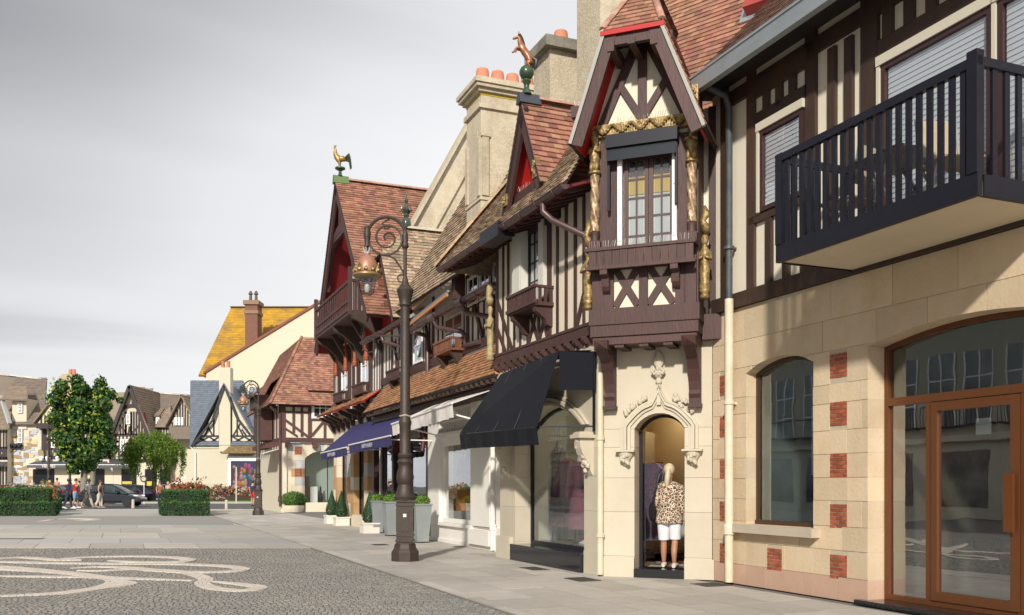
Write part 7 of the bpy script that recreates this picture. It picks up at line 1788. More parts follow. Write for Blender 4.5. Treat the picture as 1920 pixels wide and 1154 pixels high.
MB().box(g_(331, 0, Y)[0], g_(343, 0, Y)[0], Y+4.8, Y+6.2, g_(0, 743, Y)[1], g_(0, 740.5, Y)[1]).build('chimney_cap', mat('ochre_cap', (.42, .36, .24), .9), G4, ch)
tz, ta = g_(0, 803, Y)[1], g_(0, 757, Y)[1]; tx0, tx1, tm = g_(300, 0, Y)[0], g_(334, 0, Y)[0], g_(315, 0, Y)[0]
MB().box(tx0+.5, tx1-.5, Y-1.2, Y, tz-4, tz).build('turret', CRM, G4)
for k in range(4): timbers(G4, [(lerp(tx0+.6, tx1-.6, k/3), tz-4, lerp(tx0+.6, tx1-.6, k/3), tz, .18)], Y-1.2, DKT, d=.05)
timbers(G4, [(tx0+.5, tz-.9, tx1-.5, tz-.9, .14)], Y-1.2, DKT, d=.06)
slope(G4, [(tx0, Y-1.7, tz), (tx1, Y-1.7, tz), (tm, Y+.6, ta)], BRL, name='turret_roof')
slope(G4, [(tx1, Y-1.7, tz), (tx1, Y+2.5, tz), (tm, Y+.6, ta)], BRL, name='turret_roof')
slope(G4, [(tx0, Y+2.5, tz), (tx0, Y-1.7, tz), (tm, Y+.6, ta)], BRL, name='turret_roof')
ap, fl4, fr4 = g_(346, 745, Y-1), g_(322, 800, Y-1), g_(370, 800, Y-1)
MB().prism([(fl4[0], fl4[1]), (fr4[0], fr4[1]), ap], Y-1.6, Y-.9).build('gable_wall', CRM, G4)
for k in range(9):
    x = lerp(fl4[0], fr4[0], (k+1)/10); z = fl4[1]+(ap[1]-fl4[1])*(1-abs(x-ap[0])/(ap[0]-fl4[0])); timbers(G4, [(x, fl4[1], x, max(fl4[1]+.3, z-.2), .18)], Y-1.6, DKT, d=.05)
MB().box(fl4[0], fr4[0], Y-1.9, Y-.9, fl4[1]-1.5, fl4[1]-.05).build('gable_beam', BRT, G4)
for a in (328, 334, 340): gwin(G4, a, 783, a+4.5, 798, Y-1.62, 1, 2)
slope(G4, [(fl4[0]-.4, Y+4, fl4[1]), (fl4[0]-.4, Y-2.2, fl4[1]), (ap[0], Y-2.2, ap[1]+.2), (ap[0], Y+4, ap[1]+.2)], BRL, name='gable_roof')
slope(G4, [(fr4[0]+.4, Y-2.2, fr4[1]), (fr4[0]+.4, Y+4, fr4[1]), (ap[0], Y+4, ap[1]+.2), (ap[0], Y-2.2, ap[1]+.2)], BRL, name='gable_roof')
MB().slab([(fr4[0]+.2, Y-2.1, fr4[1]-.1), (fr4[0]+.2, Y-1.65, fr4[1]-.1), (ap[0]+.1, Y-1.65, ap[1]-.15), (ap[0]+.1, Y-2.1, ap[1]-.15)], .05).build('red_soffit', mat('far_dark_red', (.12, .008, .012), .7), G4)
slope(G4, [(g_(296, 0, Y)[0], Y-1.2, g_(0, 781, Y)[1]), (g_(288+18, 0, Y)[0], Y-1.2, g_(0, 781, Y)[1]), (g_(300, 0, Y)[0], Y+1.5, g_(0, 764, Y)[1]), (g_(292, 0, Y)[0], Y+1.5, g_(0, 764, Y)[1])], BRL, name='dormer_roof')
gwin(G4, 293, 783, 300, 796, Y-.9, 2, 2)
shop(G4, 300, 320)

# ------------------------------------------------------------------ house on the other side of the square, outside the picture: seen only as reflections in the glass
OH = Thing('opposite_house', 'pale shop house across the square, seen only reflected in the glass', 'building', ROW, (-30, -25, 0))
OST = mat('opposite_pale_stone', (.42, .39, .32), .85, 0, (.6, .3, (.34, .31, .25)))
oy = -25
MB().box(-75, -4, oy-6, oy, 0, 9.2).build('wall', OST, OH)
MB().box(-75, -4, oy, oy+.25, 3.3, 3.55).box(-75, -4, oy, oy+.3, 8.9, 9.2).build('cornice', OST, OH)
MB().slab([(-4, oy+.6, 9.2), (-75, oy+.6, 9.2), (-75, oy-4, 13.5), (-4, oy-4, 13.5)], .1).build('roof', BRT, OH)
for i in range(17):
    x = -73+i*4.1
    MB().box(x+.5, x+3.5, oy+.001, oy+.02, .5, 2.9).build('shop_window', mat('opposite_shop_glass', (.055, .055, .06), .12, 0, (.7, .8, (.26, .24, .21)), spec=.8), OH)
    for k in (0, 1):
        xx = x+.3+k*1.9
        MB().box(xx, xx+1.5, oy+.001, oy+.03, 4.0, 7.2).build('window', mat('opposite_glazing', (.10, .11, .13), .12, 0, (.9, .6, (.30, .32, .36)), spec=.8), OH)
        f = MB()
        for q in (0, .72, 1.42): f.box(xx+q, xx+q+.08, oy+.031, oy+.06, 4.0, 7.2)
        for q in (5.0, 6.1): f.box(xx, xx+1.5, oy+.03, oy+.055, q, q+.06)
        f.build('window_frame', WHITE, OH)
    MB().box(x+.1, x+3.9, oy+.3, oy+.34, 4.85, 4.9).box(x+.1, x+3.9, oy+.0, oy+.34, 3.9, 3.98).build('balcony_rail', NAVY, OH)
    for q in range(20): MB().box(x+.12+q*.195, x+.15+q*.195, oy+.31, oy+.33, 3.98, 4.85).build('baluster', NAVY, OH) if i > 8 else None
# ------------------------------------------------------------------ vegetation
def leaf_mat(name, c, var=.4, hue=.03, tr=.35):
    if name in MATS: return MATS[name]
    m = mat(name, c, .55, var, hue=hue); t = m.node_tree; N = t.nodes; L = t.links; p = N['Principled BSDF']
    out = [n for n in N if n.type == 'OUTPUT_MATERIAL'][0]; tl = N.new('ShaderNodeBsdfTranslucent'); mx = N.new('ShaderNodeMixShader'); mx.inputs[0].default_value = tr
    L.new(p.inputs['Base Color'].links[0].from_socket, tl.inputs[0]); L.new(p.outputs[0], mx.inputs[1]); L.new(tl.outputs[0], mx.inputs[2]); L.new(mx.outputs[0], out.inputs[0]); return m
def leaf(mb, c, s, n=None, asp=.6):
    n = n or Vector((random.gauss(0, 1), random.gauss(0, 1), random.gauss(.5, 1)))
    n = n.normalized() if n.length > 0 else Vector((0, 0, 1)); a = n.orthogonal().normalized(); a = (Matrix.Rotation(random.random()*6.28, 3, n) @ a); b = n.cross(a)
    c = Vector(c); k = n*(s*.18)
    mb.add([c-a*s, c+b*s*asp-k, c+a*s, c-b*s*asp-k], [(0, 1, 2, 3)])
def leaf_blob(mb, c, r, n, s, flat=(1, 1, 1), shell=.55):
    for i in range(n):
        d = Vector((random.gauss(0, 1), random.gauss(0, 1), random.gauss(0, 1))).normalized(); q = shell+(1-shell)*random.random()**.6
        p = Vector((c[0]+d.x*r*q*flat[0], c[1]+d.y*r*q*flat[1], c[2]+d.z*r*q*flat[2]))
        leaf(mb, p, s*random.uniform(.7, 1.3), d+Vector((random.gauss(0, .5), random.gauss(0, .5), random.gauss(.25, .5))))
BARK = mat('grey_mottled_bark', (.19, .17, .125), .95, 0, (3, .7, (.33, .31, .24)), (14, .5))
BARKD = mat('dark_bark', (.075, .058, .042), .95, 0, (4, .6, (.12, .10, .08)), (14, .5))
CHL = leaf_mat('chestnut_leaf', (.048, .122, .022), .55); CHY = leaf_mat('sunlit_tint_leaf', (.30, .38, .03), .3)
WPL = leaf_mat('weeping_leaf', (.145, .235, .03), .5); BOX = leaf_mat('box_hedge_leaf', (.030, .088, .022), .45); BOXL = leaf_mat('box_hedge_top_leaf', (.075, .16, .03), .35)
CONE = leaf_mat('spruce_leaf', (.025, .085, .025), .4); BALL = leaf_mat('privet_leaf', (.10, .20, .03), .35); FRSH = leaf_mat('fresh_shrub_leaf', (.16, .30, .04), .3)
def tree(name, label, x, y, h0, blobs, m, m2=None, tr=.22, n=420, s=.2, bark=BARK, group=None, forks=6):
    T = Thing(name, label, 'tree', WLD, (x, y, 0), group=group)
    zt = h0+1.2
    tk = MB().tube([(x, y, -.05), (x+.02, y, .4), (x, y, h0*.6), (x+.05, y, h0), (x, y, zt)], [tr*1.5, tr*1.1, tr, tr*.9, tr*.55], 12).build('trunk', bark, T, smooth=True)
    random.seed(int(abs(x)*10))
    for k in range(forks):
        b = blobs[k % len(blobs)]; MB().tube([(x, y, h0*.9), (lerp(x, b[0], .45), lerp(y, b[1], .4), lerp(h0, b[2], .55)), (b[0], b[1], b[2])], [tr*.5, tr*.32, tr*.1], 7).build('limb', bark, T, tk, smooth=True)
    mb = MB(); my = MB()
    for b in blobs:
        leaf_blob(mb, b[:3], b[3], int(n*b[3]**2), s, b[4] if len(b) > 4 else (1, 1, 1), .35)
        if m2: leaf_blob(my, (b[0]-.15, b[1]-.3, b[2]+.2), b[3]*1.0, int(n*b[3]**2*.075), s*.95, b[4] if len(b) > 4 else (1, 1, 1), .8)  # yellow leaves set up, left and forward paint sunlit highlights into the crown
    o = mb.build('crown', m, T, kind='stuff')
    if m2: my.build('sunlit_tint_leaves', m2, T, o, kind='stuff')
    return T
Y = 72; X = lambda px, Y: WLD.at(px, 911, Y)[0]
Z = lambda py, Y: WLD.at(960, py, Y)[1]
random.seed(77)
bl = []
for (px, py, r) in ((106, 720, .55), (116, 730, .75), (150, 716, .6), (146, 732, .9), (158, 728, .7), (192, 718, .55), (188, 733, .75), (206, 738, .6), (110, 752, .8), (126, 758, .9), (150, 757, 1.2), (180, 760, 1.1), (206, 762, .8), (220, 748, .35), (112, 785, .9), (130, 790, 1.0), (152, 790, 1.3), (182, 795, 1.2), (204, 795, .75), (116, 820, .9), (140, 826, 1.2), (170, 828, 1.2), (196, 832, .7), (128, 850, .8), (152, 856, 1.1), (180, 853, .8), (145, 876, .7), (166, 872, .7), (204, 815, .5), (104, 770, .5)):
    bl.append((X(lerp(158, px, .94), Y), Y+random.uniform(-1.0, 1.0), Z(py, Y), r*.88))
tree('chestnut_tree', 'tall dense dark green tree with sunlit leaves tinted yellow, at the left', X(157, Y), Y, 2.6, bl, CHL, CHY, .26, 520, .155)
random.seed(78); Y2 = 79
bl = [(X(px, Y2), Y2+random.uniform(-1, 1), Z(py, Y2), r) for px, py, r in ((175, 800, 1.2), (190, 790, 1.1), (185, 830, 1.2), (200, 842, .7), (178, 855, .9), (165, 775, 1.2))]
tree('chestnut_tree', 'pale trunked tree just right of and behind the tall left tree', X(173, Y2), Y2, 2.6, bl, CHL, None, .24, 200, .2, group=None)
# weeping tree: drooping strands
Y = 85; xw_, zw0 = X(288, Y), Z(812, Y)
T = Thing('weeping_tree', 'rounded weeping tree with hanging yellow green branches over the lawn', 'tree', WLD, (xw_, Y, 0))
tk = MB().tube([(xw_-.1, Y, -.05), (xw_, Y, 1.0), (xw_+.12, Y, 2.2), (xw_+.05, Y, 3.6), (xw_, Y, 4.6)], [.34, .24, .2, .16, .08], 10).build('trunk', BARKD, T, smooth=True)
random.seed(15); mb = MB()
for k in range(9):
    a = k*2*math.pi/9; MB().tube([(xw_, Y, 3.4), (xw_+1.0*math.cos(a), Y+1.0*math.sin(a), 4.9), (xw_+2.0*math.cos(a), Y+1.7*math.sin(a), 4.6)], [.09, .06, .02], 6).build('limb', BARKD, T, tk, smooth=True)
clumps = [(random.random()*6.283, 2.85*math.sqrt(random.random()), random.uniform(-.35, .3), random.uniform(.8, 1.35)) for _ in range(74)]
for k in range(700):
    ca0, cr0, dz0, lf = random.choice(clumps); cxk = cr0*math.cos(ca0)+random.gauss(0, .17); cyk = cr0*math.sin(ca0)+random.gauss(0, .17); rr = math.hypot(cxk, cyk); a = math.atan2(cyk, cxk); zt = 6.25-1.5*(min(rr, 3.1)/2.95)**2.0+dz0
    p = Vector((xw_+.1+cxk, Y+cyk*.9, zt)); ln = random.uniform(.8, 2.3)*(.45+.8*rr/2.95)*lf
    for i in range(int(ln/.08)):
        q = p+Vector((random.gauss(0, .05)+math.cos(a)*.16*math.sin(i*.12), random.gauss(0, .05), -i*.08)); leaf(mb, q, random.uniform(.07, .15), asp=.42)
mb.build('crown', WPL, T, kind='stuff')
# hedges and beds are laid out along the direction of the street, not across the view
def shear_children(T, yb):
    def go(o):
        for v in o.data.vertices: v.co.x -= .417*(v.co.y+T.base[1]-yb)
        for c in o.children: go(c)
    for c in T.o.children: go(c)
def hedge(name, label, boxes, m_side=BOX, m_top=BOXL, s=.055, dens=330, cat='hedge', flowers=None, group=None):
    xs = [b[0] for b in boxes]; T = Thing(name, label, cat, WLD, (boxes[0][0], boxes[0][2], 0), group=group)
    random.seed(int(abs(boxes[0][0])*7)+3)
    for (x0, x1, y0_, y1_, z0, z1) in boxes:
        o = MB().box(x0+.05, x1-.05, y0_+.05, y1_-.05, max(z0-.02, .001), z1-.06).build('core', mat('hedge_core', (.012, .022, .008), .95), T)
        mb = MB(); mt = MB()
        def lump(u, v): return .035*math.sin(u*7.1+v*3.3)+.03*math.sin(u*3.7-v*5.1)
        for i in range(int((x1-x0)*(z1-z0)*dens)):
            x = random.uniform(x0, x1); z = random.uniform(max(z0, .02), z1); leaf(mb, (x, y0_+random.uniform(-.02, .06)+lump(x, z), z), s*random.uniform(.7, 1.3), Vector((random.gauss(0, .6), -1, random.gauss(.3, .6))))
        for xe, sg in ((x0, -1), (x1, 1)):
            for i in range(int((y1_-y0_)*(z1-z0)*dens*.8)):
                y = random.uniform(y0_, y1_); z = random.uniform(max(z0, .02), z1); leaf(mb, (xe-sg*random.uniform(-.02, .06), y, z), s*random.uniform(.7, 1.3), Vector((sg, random.gauss(0, .6), random.gauss(.3, .6))))
        for i in range(int((x1-x0)*(y1_-y0_)*dens*1.1)):
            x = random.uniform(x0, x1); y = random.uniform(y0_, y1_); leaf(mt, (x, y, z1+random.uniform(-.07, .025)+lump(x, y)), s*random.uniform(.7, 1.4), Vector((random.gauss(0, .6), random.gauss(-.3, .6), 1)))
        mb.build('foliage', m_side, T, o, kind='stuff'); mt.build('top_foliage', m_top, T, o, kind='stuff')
    shear_children(T, boxes[0][2])
    return T
def g2(px, py): return WLD.gnd(px, py)
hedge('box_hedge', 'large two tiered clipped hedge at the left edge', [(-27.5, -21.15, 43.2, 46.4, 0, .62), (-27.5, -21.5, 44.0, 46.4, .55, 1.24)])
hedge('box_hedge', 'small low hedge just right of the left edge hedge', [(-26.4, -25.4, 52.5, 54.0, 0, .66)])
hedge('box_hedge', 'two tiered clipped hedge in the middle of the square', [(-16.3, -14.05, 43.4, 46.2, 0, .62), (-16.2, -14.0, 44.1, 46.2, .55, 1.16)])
FLO = [leaf_mat('orange_foliage', (.42, .15, .035), .35), leaf_mat('red_foliage', (.26, .045, .035), .35), leaf_mat('pink_flower', (.55, .22, .25), .3), leaf_mat('pale_flower', (.62, .52, .42), .25), leaf_mat('bed_green', (.08, .16, .03), .35)]
def bed(label, x0, x1, y0_, y1_, z1, mix, dens=150, s=.09, name='flower_bed'):
    T = Thing(name, label, 'flower bed', WLD, ((x0+x1)/2, y0_, 0)); random.seed(int(abs(x0)*5))
    MB().box(x0, x1, y0_, y1_, .001, z1*.45).build('soil', mat('dark_soil', (.05, .035, .025), .95), T)
    L = [MB() for _ in FLO]
    for i in range(int((x1-x0)*(y1_-y0_)*dens)):
        x = random.uniform(x0, x1); y = random.uniform(y0_, y1_); k = random.choice(mix); z = z1*(.35+.65*random.random())*(1+.25*math.sin(x*2.1)*math.sin(y*3))
        for _ in range(3): leaf(L[k], (x+random.gauss(0, .05), y+random.gauss(0, .05), z+random.gauss(0, .05)), s*random.uniform(.6, 1.2))
    for k, b in enumerate(L):
        if b.f: b.build(('orange_leaves', 'red_leaves', 'pink_flowers', 'pale_flowers', 'green_leaves')[k], FLO[k], T, kind='stuff')
    shear_children(T, y0_)
bed('orange and yellow flowering bed behind the left edge hedge', -26.9, -24.0, 49.0, 51.5, 1.3, [0, 0, 4, 4, 3], 130)
bed('red leaved shrubs behind the hedge in the middle of the square', -17.3, -15.6, 47.5, 49.5, 1.5, [1, 1, 0, 4], 140)
bed('mixed pink and cream flower bed under the slate gable house window', X(392, 86), X(490, 86), 84, 90, 1.15, [0, 2, 3, 4, 4, 1, 3], 60, .14)
bed('low row of pink and red flowers on the lawn edge', X(392, 80), X(425, 80), 79.5, 81, .45, [2, 1, 3, 4], 60, .10)
# lawn
MB().box(-45, -17.2, 76, 92, -.03, .012).alone('lawn_ground', mat('lawn_soil', (.07, .13, .025), .95, 0, (2, .5, (.11, .18, .03))), None, None, kind='structure')
gr_ = MB(); random.seed(2)
for i in range(9000):
    x = random.uniform(-45, -17.3); y = random.uniform(76, 86); h = random.uniform(.05, .12); a = random.random()*3.14
    gr_.add([(x-.05*math.cos(a), y-.05*math.sin(a), .01), (x+.05*math.cos(a), y+.05*math.sin(a), .01), (x+random.gauss(0, .03), y, h)], [(0, 1, 2)])
gr_.alone('lawn_grass', leaf_mat('grass_blade', (.13, .26, .03), .3), 'short green lawn grass in front of the slate gable house', 'grass', kind='stuff')
MB().box(-60, 30, 54.2, 54.5, -.05, .03).alone('kerb', SLABG, None, None, kind='structure')
MB().box(-60, -14, 75.4, 76, -.05, .10).alone('kerb', SLABG, None, None, kind='structure')
MB().box(-120, 30, 93, 107, -.055, -.02).alone('far_pavement', FARP, None, None, kind='structure')
# zinc planters with box bushes
ZPL = mat('galvanised_planter', (.36, .39, .39), .5, .05, (2, .6, (.26, .29, .30)), (9, .1), metal=.45)
def zinc(px, py, label):
    x, y = ROW.gnd(px, py); y = max(y, -1.35); T = Thing('zinc_planter', label, 'planter', ROW, (x, y, 0), group='tall zinc planters with clipped bushes')
    a, b, h = .145, .205, .92
    MB().add([(x-a, y-a, .03), (x+a, y-a, .03), (x+a, y+a, .03), (x-a, y+a, .03), (x-b, y-b, h), (x+b, y-b, h), (x+b, y+b, h), (x-b, y+b, h)], [(3, 2, 1, 0), (0, 1, 5, 4), (1, 2, 6, 5), (2, 3, 7, 6), (3, 0, 4, 7), (4, 5, 6, 7)]).build('pot', ZPL, T)
    MB().box(x-b-.02, x+b+.02, y-b-.02, y+b+.02, h, h+.04).build('rim', ZPL, T)
    for sx in (-1, 1):
        for sy in (-1, 1): MB().box(x+sx*.11-.03, x+sx*.11+.03, y+sy*.11-.03, y+sy*.11+.03, 0, .03).build('foot', DARKM, T)
    mb = MB(); random.seed(int(px)); leaf_blob(mb, (x, y, h+.11), .23, 700, .03, (1, 1, .6), .3); mb.build('bush', FRSH, T, kind='stuff')
zinc(707, 1000, 'tall zinc planter left of the lamp post, farthest of the three'); zinc(733, 1005, 'tall zinc planter directly left of the lamp post'); zinc(790, 1018, 'tall zinc planter right of the lamp post')
WBX = mat('white_planter_paint', (.72, .68, .60), .6, 0, (3, .4, (.6, .55, .46)))
def cone(px, py, label, h=.95):
    x, y = ROW.gnd(px, py); T = Thing('white_planter', label, 'planter', ROW, (x, y, 0), group='white box planters with cone topiary')
    MB().box(x-.24, x+.24, y-.24, y+.24, .0015, .26).build('box', WBX, T); MB().box(x-.26, x+.26, y-.26, y+.26, .261, .31).build('rim', WBX, T)
    mb = MB(); random.seed(int(px))
    for i in range(1700):
        t = random.random()**1.5; a = random.random()*6.28; r = .20*(1-t)*random.uniform(.75, 1.15)+.015; leaf(mb, (x+r*math.cos(a), y+r*math.sin(a), .52+t*h*.72), .028, Vector((math.cos(a), math.sin(a), .4)))
    leaf_blob(mb, (x, y, .47), .215, 900, .028, (1, 1, .9), .8); mb.build('topiary', CONE, T, kind='stuff')
    MB().tube([(x, y, .3), (x, y, 1.0)], .02, 6).build('stem', BARKD, T)
cone(640, 986, 'white box with cone topiary, nearer of the pair below the smaller purple awning'); cone(622, 982, 'white box with cone topiary, farther of the pair below the smaller purple awning'); cone(693, 1000, 'white box with cone topiary squeezed behind the zinc planters')
def ballp(px, py, label, w=1.45):
    x, y = WLD.gnd(px, py); T = Thing('stone_planter', label, 'planter', WLD, (x, y, 0), group='low stone planters with round bushes')
    MB().lathe([(w*.40, 0), (w*.44, .18), (w*.46, .34), (w*.42, .36)], (x, y+.5, 0), 16).build('stone_bowl', PALEST, T)
    mb = MB(); random.seed(int(px)); leaf_blob(mb, (x, y+.5, .68), w*.52, 3200, .045, (1, 1, .62), .8); mb.build('bush', BALL, T, kind='stuff')
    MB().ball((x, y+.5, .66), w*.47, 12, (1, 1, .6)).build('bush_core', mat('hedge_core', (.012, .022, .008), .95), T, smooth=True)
ballp(544, 961, 'low stone planter with wide round bush in front of the end house window'); ballp(503, 953, 'low stone planter with round bush beside the second lamp post', 1.25)
# bollards, post, street sign
STN = mat('pale_stone_bollard', (.52, .48, .40), .8, 0, (5, .4, (.42, .38, .31)))
for px, py, lb in ((188.5, 952.5, 'pale bollard beside the woman in the dark top'), (249.5, 953.5, 'pale bollard in front of the grey car front wheel'), (424.5, 955, 'pale bollard between the middle hedge and the second lamp post')):
    x, y = WLD.gnd(px, py); T = Thing('bollard', lb, 'bollard', WLD, (x, y, 0), group='pale stone bollards')
    MB().lathe([(.09, 0), (.09, .50), (.085, .53), (.02, .56)], (x, y, 0), 12).build('shaft', STN, T, smooth=True); MB().lathe([(.11, 0), (.11, .03)], (x, y, 0), 12).build('foot_ring', STN, T)
x, y = WLD.gnd(443, 945); MB().tube([(x, y, 0), (x, y, 2.75)], .05, 8).ball((x, y, 2.77), .06, 8).alone('pale_post', mat('pale_post', (.62, .56, .42), .7), 'slim pale post in front of the display window of the slate house', 'post', WLD, (x, y, 0))
x, y = X(270, 70), 70
T = Thing('round_sign', 'white and dark round hanging sign on a thin post right of the grey car', 'sign', WLD, (x, y, 0)); MB().tube([(x, y, 0), (x, y, 2.4)], .03, 6).build('post', WHITE, T)
MB().lathe([(.26, 0), (.26, .06)], (0, 0, 0), 16).build('board', BLKT, T).rotation_euler = (rad(90), 0, 0)
MB().lathe([(.17, 0), (.17, .07)], (0, 0, 0), 16).build('disc', mat('white_sign', (.5, .47, .33), .6), T).rotation_euler = (rad(90), 0, 0)
for o in T.o.children:
    if o.name.startswith(('board', 'disc')): o.location = (0, 0, 1.9); o.data.transform(Matrix.Translation((x, y, 0)))

# ------------------------------------------------------------------ cars
GLS = mat('car_glass', (.035, .05, .055), .05, spec=.8); TYR = mat('tyre', (.02, .02, .021), .8); RIM = mat('alloy', (.5, .5, .5), .3, metal=.7)
def car(label, px, Y, color, heading=0, L=4.05, h=1.5, group='cars on the far street', van=False, name='car', zoff=0):
    """hatchback, nose towards +x before turning"""
    m = mat('car_paint_%.3f_%.3f_%.3f' % color, color, .25, metal=.45, coat=1)
    x0 = X(px, Y); T = Thing(name, label, 'car', WLD, (0, 0, 0), group=group)
    # stations along the length: x, z bottom, z belt, half width
    ST = [(-2.02, .48, .86, .60), (-1.95, .30, .96, .74), (-1.6, .24, 1.0, .84), (-.9, .22, .98, .87), (0, .22, .94, .88), (.8, .22, .90, .87), (1.35, .24, .84, .84), (1.75, .28, .74, .77), (1.97, .34, .62, .66), (2.03, .42, .55, .5)]
    b = MB(); n = 12; vs = []
    for x, zb, zt, w in ST:
        for k in range(n):
            a = k*2*math.pi/n+math.pi/n; ca_, sn = math.cos(a), math.sin(a); f = lambda v: math.copysign(abs(v)**.45, v)
            vs.append((x*L/4.05, f(ca_)*w, (zb+zt)/2+f(sn)*(zt-zb)/2))
    b.add(vs, [(i*n+k, i*n+(k+1) % n, (i+1)*n+(k+1) % n, (i+1)*n+k) for i in range(len(ST)-1) for k in range(n)]+[tuple(range(n))[::-1], tuple(range((len(ST)-1)*n, len(ST)*n))])
    body = b.build('body', m, T, smooth=True)
    # greenhouse
    G = [(-1.85, .96, .97, .70), (-1.55, .99, 1.36, .66), (-1.2, 1.0, 1.44, .65), (-.4, .98, h, .64), (.2, .95, h-.03, .63), (.75, .92, 1.22, .65), (1.30, .86, .88, .70)]
    def house(mm, sc, zmin, name, grow=0):
        b = MB(); vs = []; n = 8
        for x, zb, zt, w in G:
            vs += [(x, -w*1.13*sc, zb-.03), (x, -w*1.06*sc, lerp(zb, zt, .5)), (x, -w*.96*sc, lerp(zb, zt, .88)), (x, -w*.7*sc, zt*sc if sc < 1 else zt+grow), (x, w*.7*sc, zt+grow), (x, w*.96*sc, lerp(zb, zt, .88)), (x, w*1.06*sc, lerp(zb, zt, .5)), (x, w*1.13*sc, zb-.03)]
        b.add(vs, [(i*n+k, i*n+k+1, (i+1)*n+k+1, (i+1)*n+k) for i in range(len(G)-1) for k in range(n-1)]); return b.build(name, mm, T, smooth=True)
    gh = house(GLS, 1, 0, 'greenhouse')
    rf = MB(); vs = []; GG = G[1:5]
    for x, zb, zt, w in GG: vs += [(x, -w*.99, lerp(zb, zt, .88)+.012), (x, -w*.7, zt+.012), (x, w*.7, zt+.012), (x, w*.99, lerp(zb, zt, .88)+.012)]
    rf.add(vs, [(i*4+k, i*4+k+1, (i+1)*4+k+1, (i+1)*4+k) for i in range(3) for k in range(3)]); rf.build('roof', m, T, smooth=True)
    for s_ in (-1, 1):
        for (xa, za, wa), (xb_, zb2, wb) in (((1.28, .90, .745), (.2, h-.05, .60)), ((-.35, .98, .735), (-.30, h-.03, .60)), ((-1.72, .98, .75), (-1.3, 1.40, .62)), ((.45, .95, .735), (.42, 1.30, .66))):
            MB().bar((xa, s_*wa, za), (xb_, s_*wb, zb2), .045, .05).build('pillar', m, T)
        MB().box(.55, .75, s_*.80 if s_ > 0 else -1.0, 1.0 if s_ > 0 else -.80, .95, 1.09).build('mirror', m, T)
        hd = MB().ball((1.72, s_*.60, .70), .2, 8, (1.1, .5, .45)).build('headlight', mat('headlight', (.75, .78, .8), .1), T, smooth=True)
        MB().ball((-1.95, s_*.62, .88), .13, 8, (.6, .7, 1.3)).build('tail_light', mat('tail_light', (.35, .01, .01), .2), T, smooth=True)
        for xq in (-.25, .6): MB().box(xq-.12, xq+.05, s_*.885-.01, s_*.885+.01, .83, .86).build('door_handle', m, T)
        MB().box(-1.0, 1.0, s_*.87-.012, s_*.87+.012, .27, .32).build('sill_trim', TYR, T)
        for xq in (-1.25, 1.28):
            w = MB().lathe([(.20, -.09), (.30, -.09), (.32, -.06), (.32, .06), (.30, .09), (.20, .09)], (0, 0, 0), 20).build('wheel', TYR, T, smooth=True)
            w.location = (xq, s_*.80, .32); w.rotation_euler = (rad(90), 0, 0)
            r = MB().lathe([(.19, -.06), (.21, .085), (.19, .085), (.17, .05), (.05, .045), (.05, .08), (.01, .08)], (0, 0, 0), 16)
            for q in range(5): a = q*2*math.pi/5; r.bar((.04*math.cos(a), .04*math.sin(a), .07), (.19*math.cos(a), .19*math.sin(a), .08), .05, .02)
            r = r.build('rim', RIM, T, w); r.rotation_euler = (math.pi, 0, 0) if s_ > 0 else (0, 0, 0)
    MB().box(1.99, 2.04, -.35, .35, .33, .43).build('number_plate', WHITE, T)
    MB().box(1.9, 2.0, -.5, .5, .46, .56).build('grille', TYR, T)
    T.o.location = (x0, Y, zoff); T.o.rotation_euler = (0, 0, heading); return T
car('dark grey hatchback driving right behind the walking people', 212, 63, (.045, .050, .065), L=4.2, h=1.52)
car('dark blue parked hatchback at the far left edge', 12, 74, (.03, .035, .06), rad(200), name='car')
car('white parked car behind the left edge hedge', 40, 71, (.62, .62, .60), rad(185))
car('dark parked car behind the couple at left', 80, 76, (.03, .032, .034), rad(180))
car('red topped parked car behind the man in the navy jacket', 122, 78, (.16, .02, .022), rad(175))
car('deep purple parked car beyond the bonnet of the grey car', 246, 84, (.035, .02, .09), rad(150), h=1.5)
car('white car mostly hidden behind the weeping tree trunk', 300, 88, (.60, .60, .60), rad(190))

